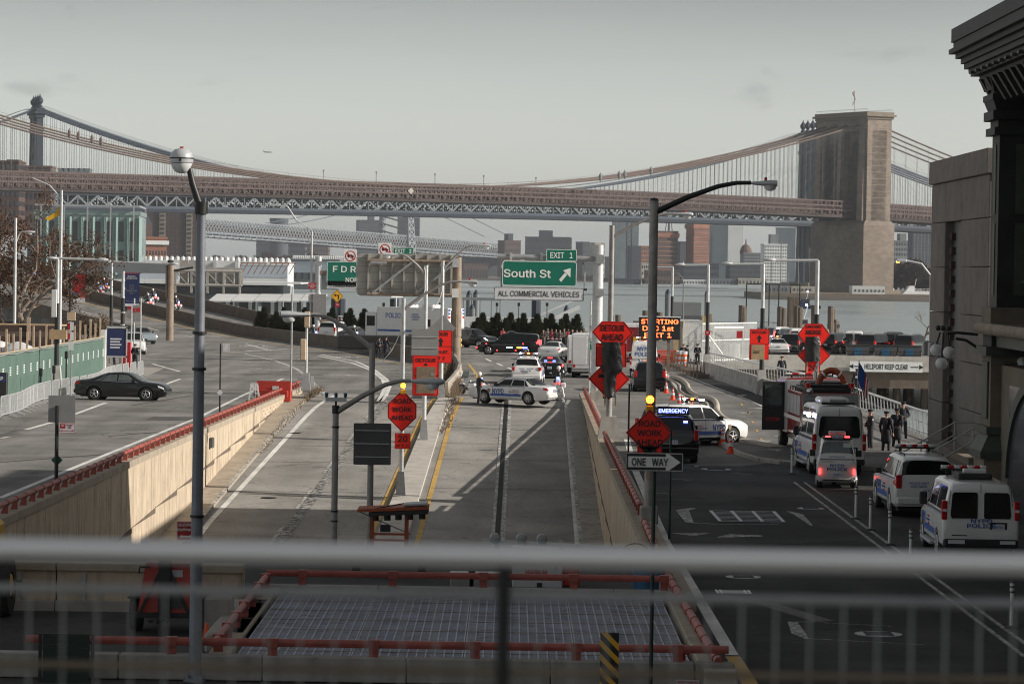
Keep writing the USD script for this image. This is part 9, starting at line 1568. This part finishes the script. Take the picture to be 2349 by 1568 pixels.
for k in range(-1,5):part(t,'yellow_stripe',mv(vface(poly((-w/2,z1-.12-k*.245),(w/2,z1-.12-w-k*.245),(w/2,z1-.24-w-k*.245),(-w/2,z1-.24-k*.245)).intersection(sbox(-w/2,z1-1.0,w/2,z1)),.004),(0,-.005,0)),'sign_yellow')if poly((-w/2,z1-.12-k*.245),(w/2,z1-.12-w-k*.245),(w/2,z1-.24-w-k*.245),(-w/2,z1-.24-k*.245)).intersection(sbox(-w/2,z1-1.0,w/2,z1)).area>1e-4 else None
t=thing('standpipe','red standpipe with a white ring cap at the right corner of the deck','standpipe',(xat(1565,56.6,1490),57.1,.25));part(t,'pipe',cyl((0,0,-.2),(0,0,.38),.09,12),'machine_red',smooth=40);part(t,'elbow',cyl((0,0,.38),(.16,-.06,.38),.09,12),'machine_red',smooth=40);part(t,'ring_cap',lathe([(.06,0),(.105,0),(.105,.04),(.06,.04),(.06,0)],16,(.17,-.07,.38),'x'),'letter_white')
t=sgn('street_sign','small white fire department connection plate at the bottom right of the deck',1577,1566,56.2);sign_plate(t,rrect(.42,.12,.01),'sign_white');words(t,'FIRE DEPT. CONNECTION',.03,.02,'letter_red',w=.38)
for i,px in enumerate((432,460)):q=G(px,1490);t=thing('marker_post',('left','right')[i]+' small orange marker beside the foreground street lamp','marker',(q[0],q[1]+1.2,0));part(t,'marker',lathe([(.09,0),(.07,.2),(.03,.38),(.001,.4)],10),'barrel_orange');part(t,'base',bb(-.12,.12,-.12,.12,0,.03),'rubber')
solo('corner_block',cat([cb(3.55,4.15,56.2,57.0,.02,.38,.03)]),'conc_slab','pale concrete block at the right end of the near red rail','concrete block')
for px0,py0,px1,py1,Y,lb in((1016,612,990,712,179.5,'white cable hanging from the far median pole'),(974,612,952,700,156,'white cable hanging from the detour sign pole'),(930,690,868,838,136,'white cable sagging from the median pole to the left')):
 a,b=at(px0,py0,Y),at(px1,py1,Y);t=thing('cable',lb,'cable');part(t,'wire',tube([a+(b-a)*f_+np.array((.25*math.sin(f_*math.pi),0,-.25*math.sin(f_*math.pi)))for f_ in np.linspace(0,1,14)],.022,5),'white_paint')
pm('rail_grey',(.95,.95,.95),.34,.85,var=.02)
rl=thing('handrail','blurred pale metal handrail with thin balusters across the foreground','railing',(0,7.15,0))
zc=zat(1277,7.15);pxz=lambda x:zc
part(rl,'top_rail',cyl((-3.2,0,zc),(3.2,0,zc),.0275,24),'rail_grey',smooth=40)
part(rl,'middle_rail',cyl((-3.2,.0,zc-.088),(3.2,0,zc-.088),.011,12),'galv',smooth=40)
part(rl,'post',cb(-.025,.005,-.015,.015,zc-1.15,zc-.02,.004),'black_steel')
for x in(-2.2,2.15):part(rl,'post',cb(x-.015,x+.015,-.015,.015,zc-1.15,zc-.02,.004),'black_steel')
for x in np.arange(-2.1,2.1,.0775):
 if min(abs(x+.01),abs(x+2.2),abs(x-2.15))>.03:part(rl,'baluster',cyl((x,0,zc-1.1),(x,0,zc-.09),.0030,6,caps=False),'galv')
part(rl,'bottom_rail',cyl((-3.2,.0,zc-.262),(3.2,0,zc-.262),.008,10),'cardboard',smooth=40)
solo('walkway',cat([bb(-4,4,-4,7.6,EYE-2.0,EYE-1.7)]),'conc_grey','concrete floor of the elevated walkway under the viewer',kind='structure')
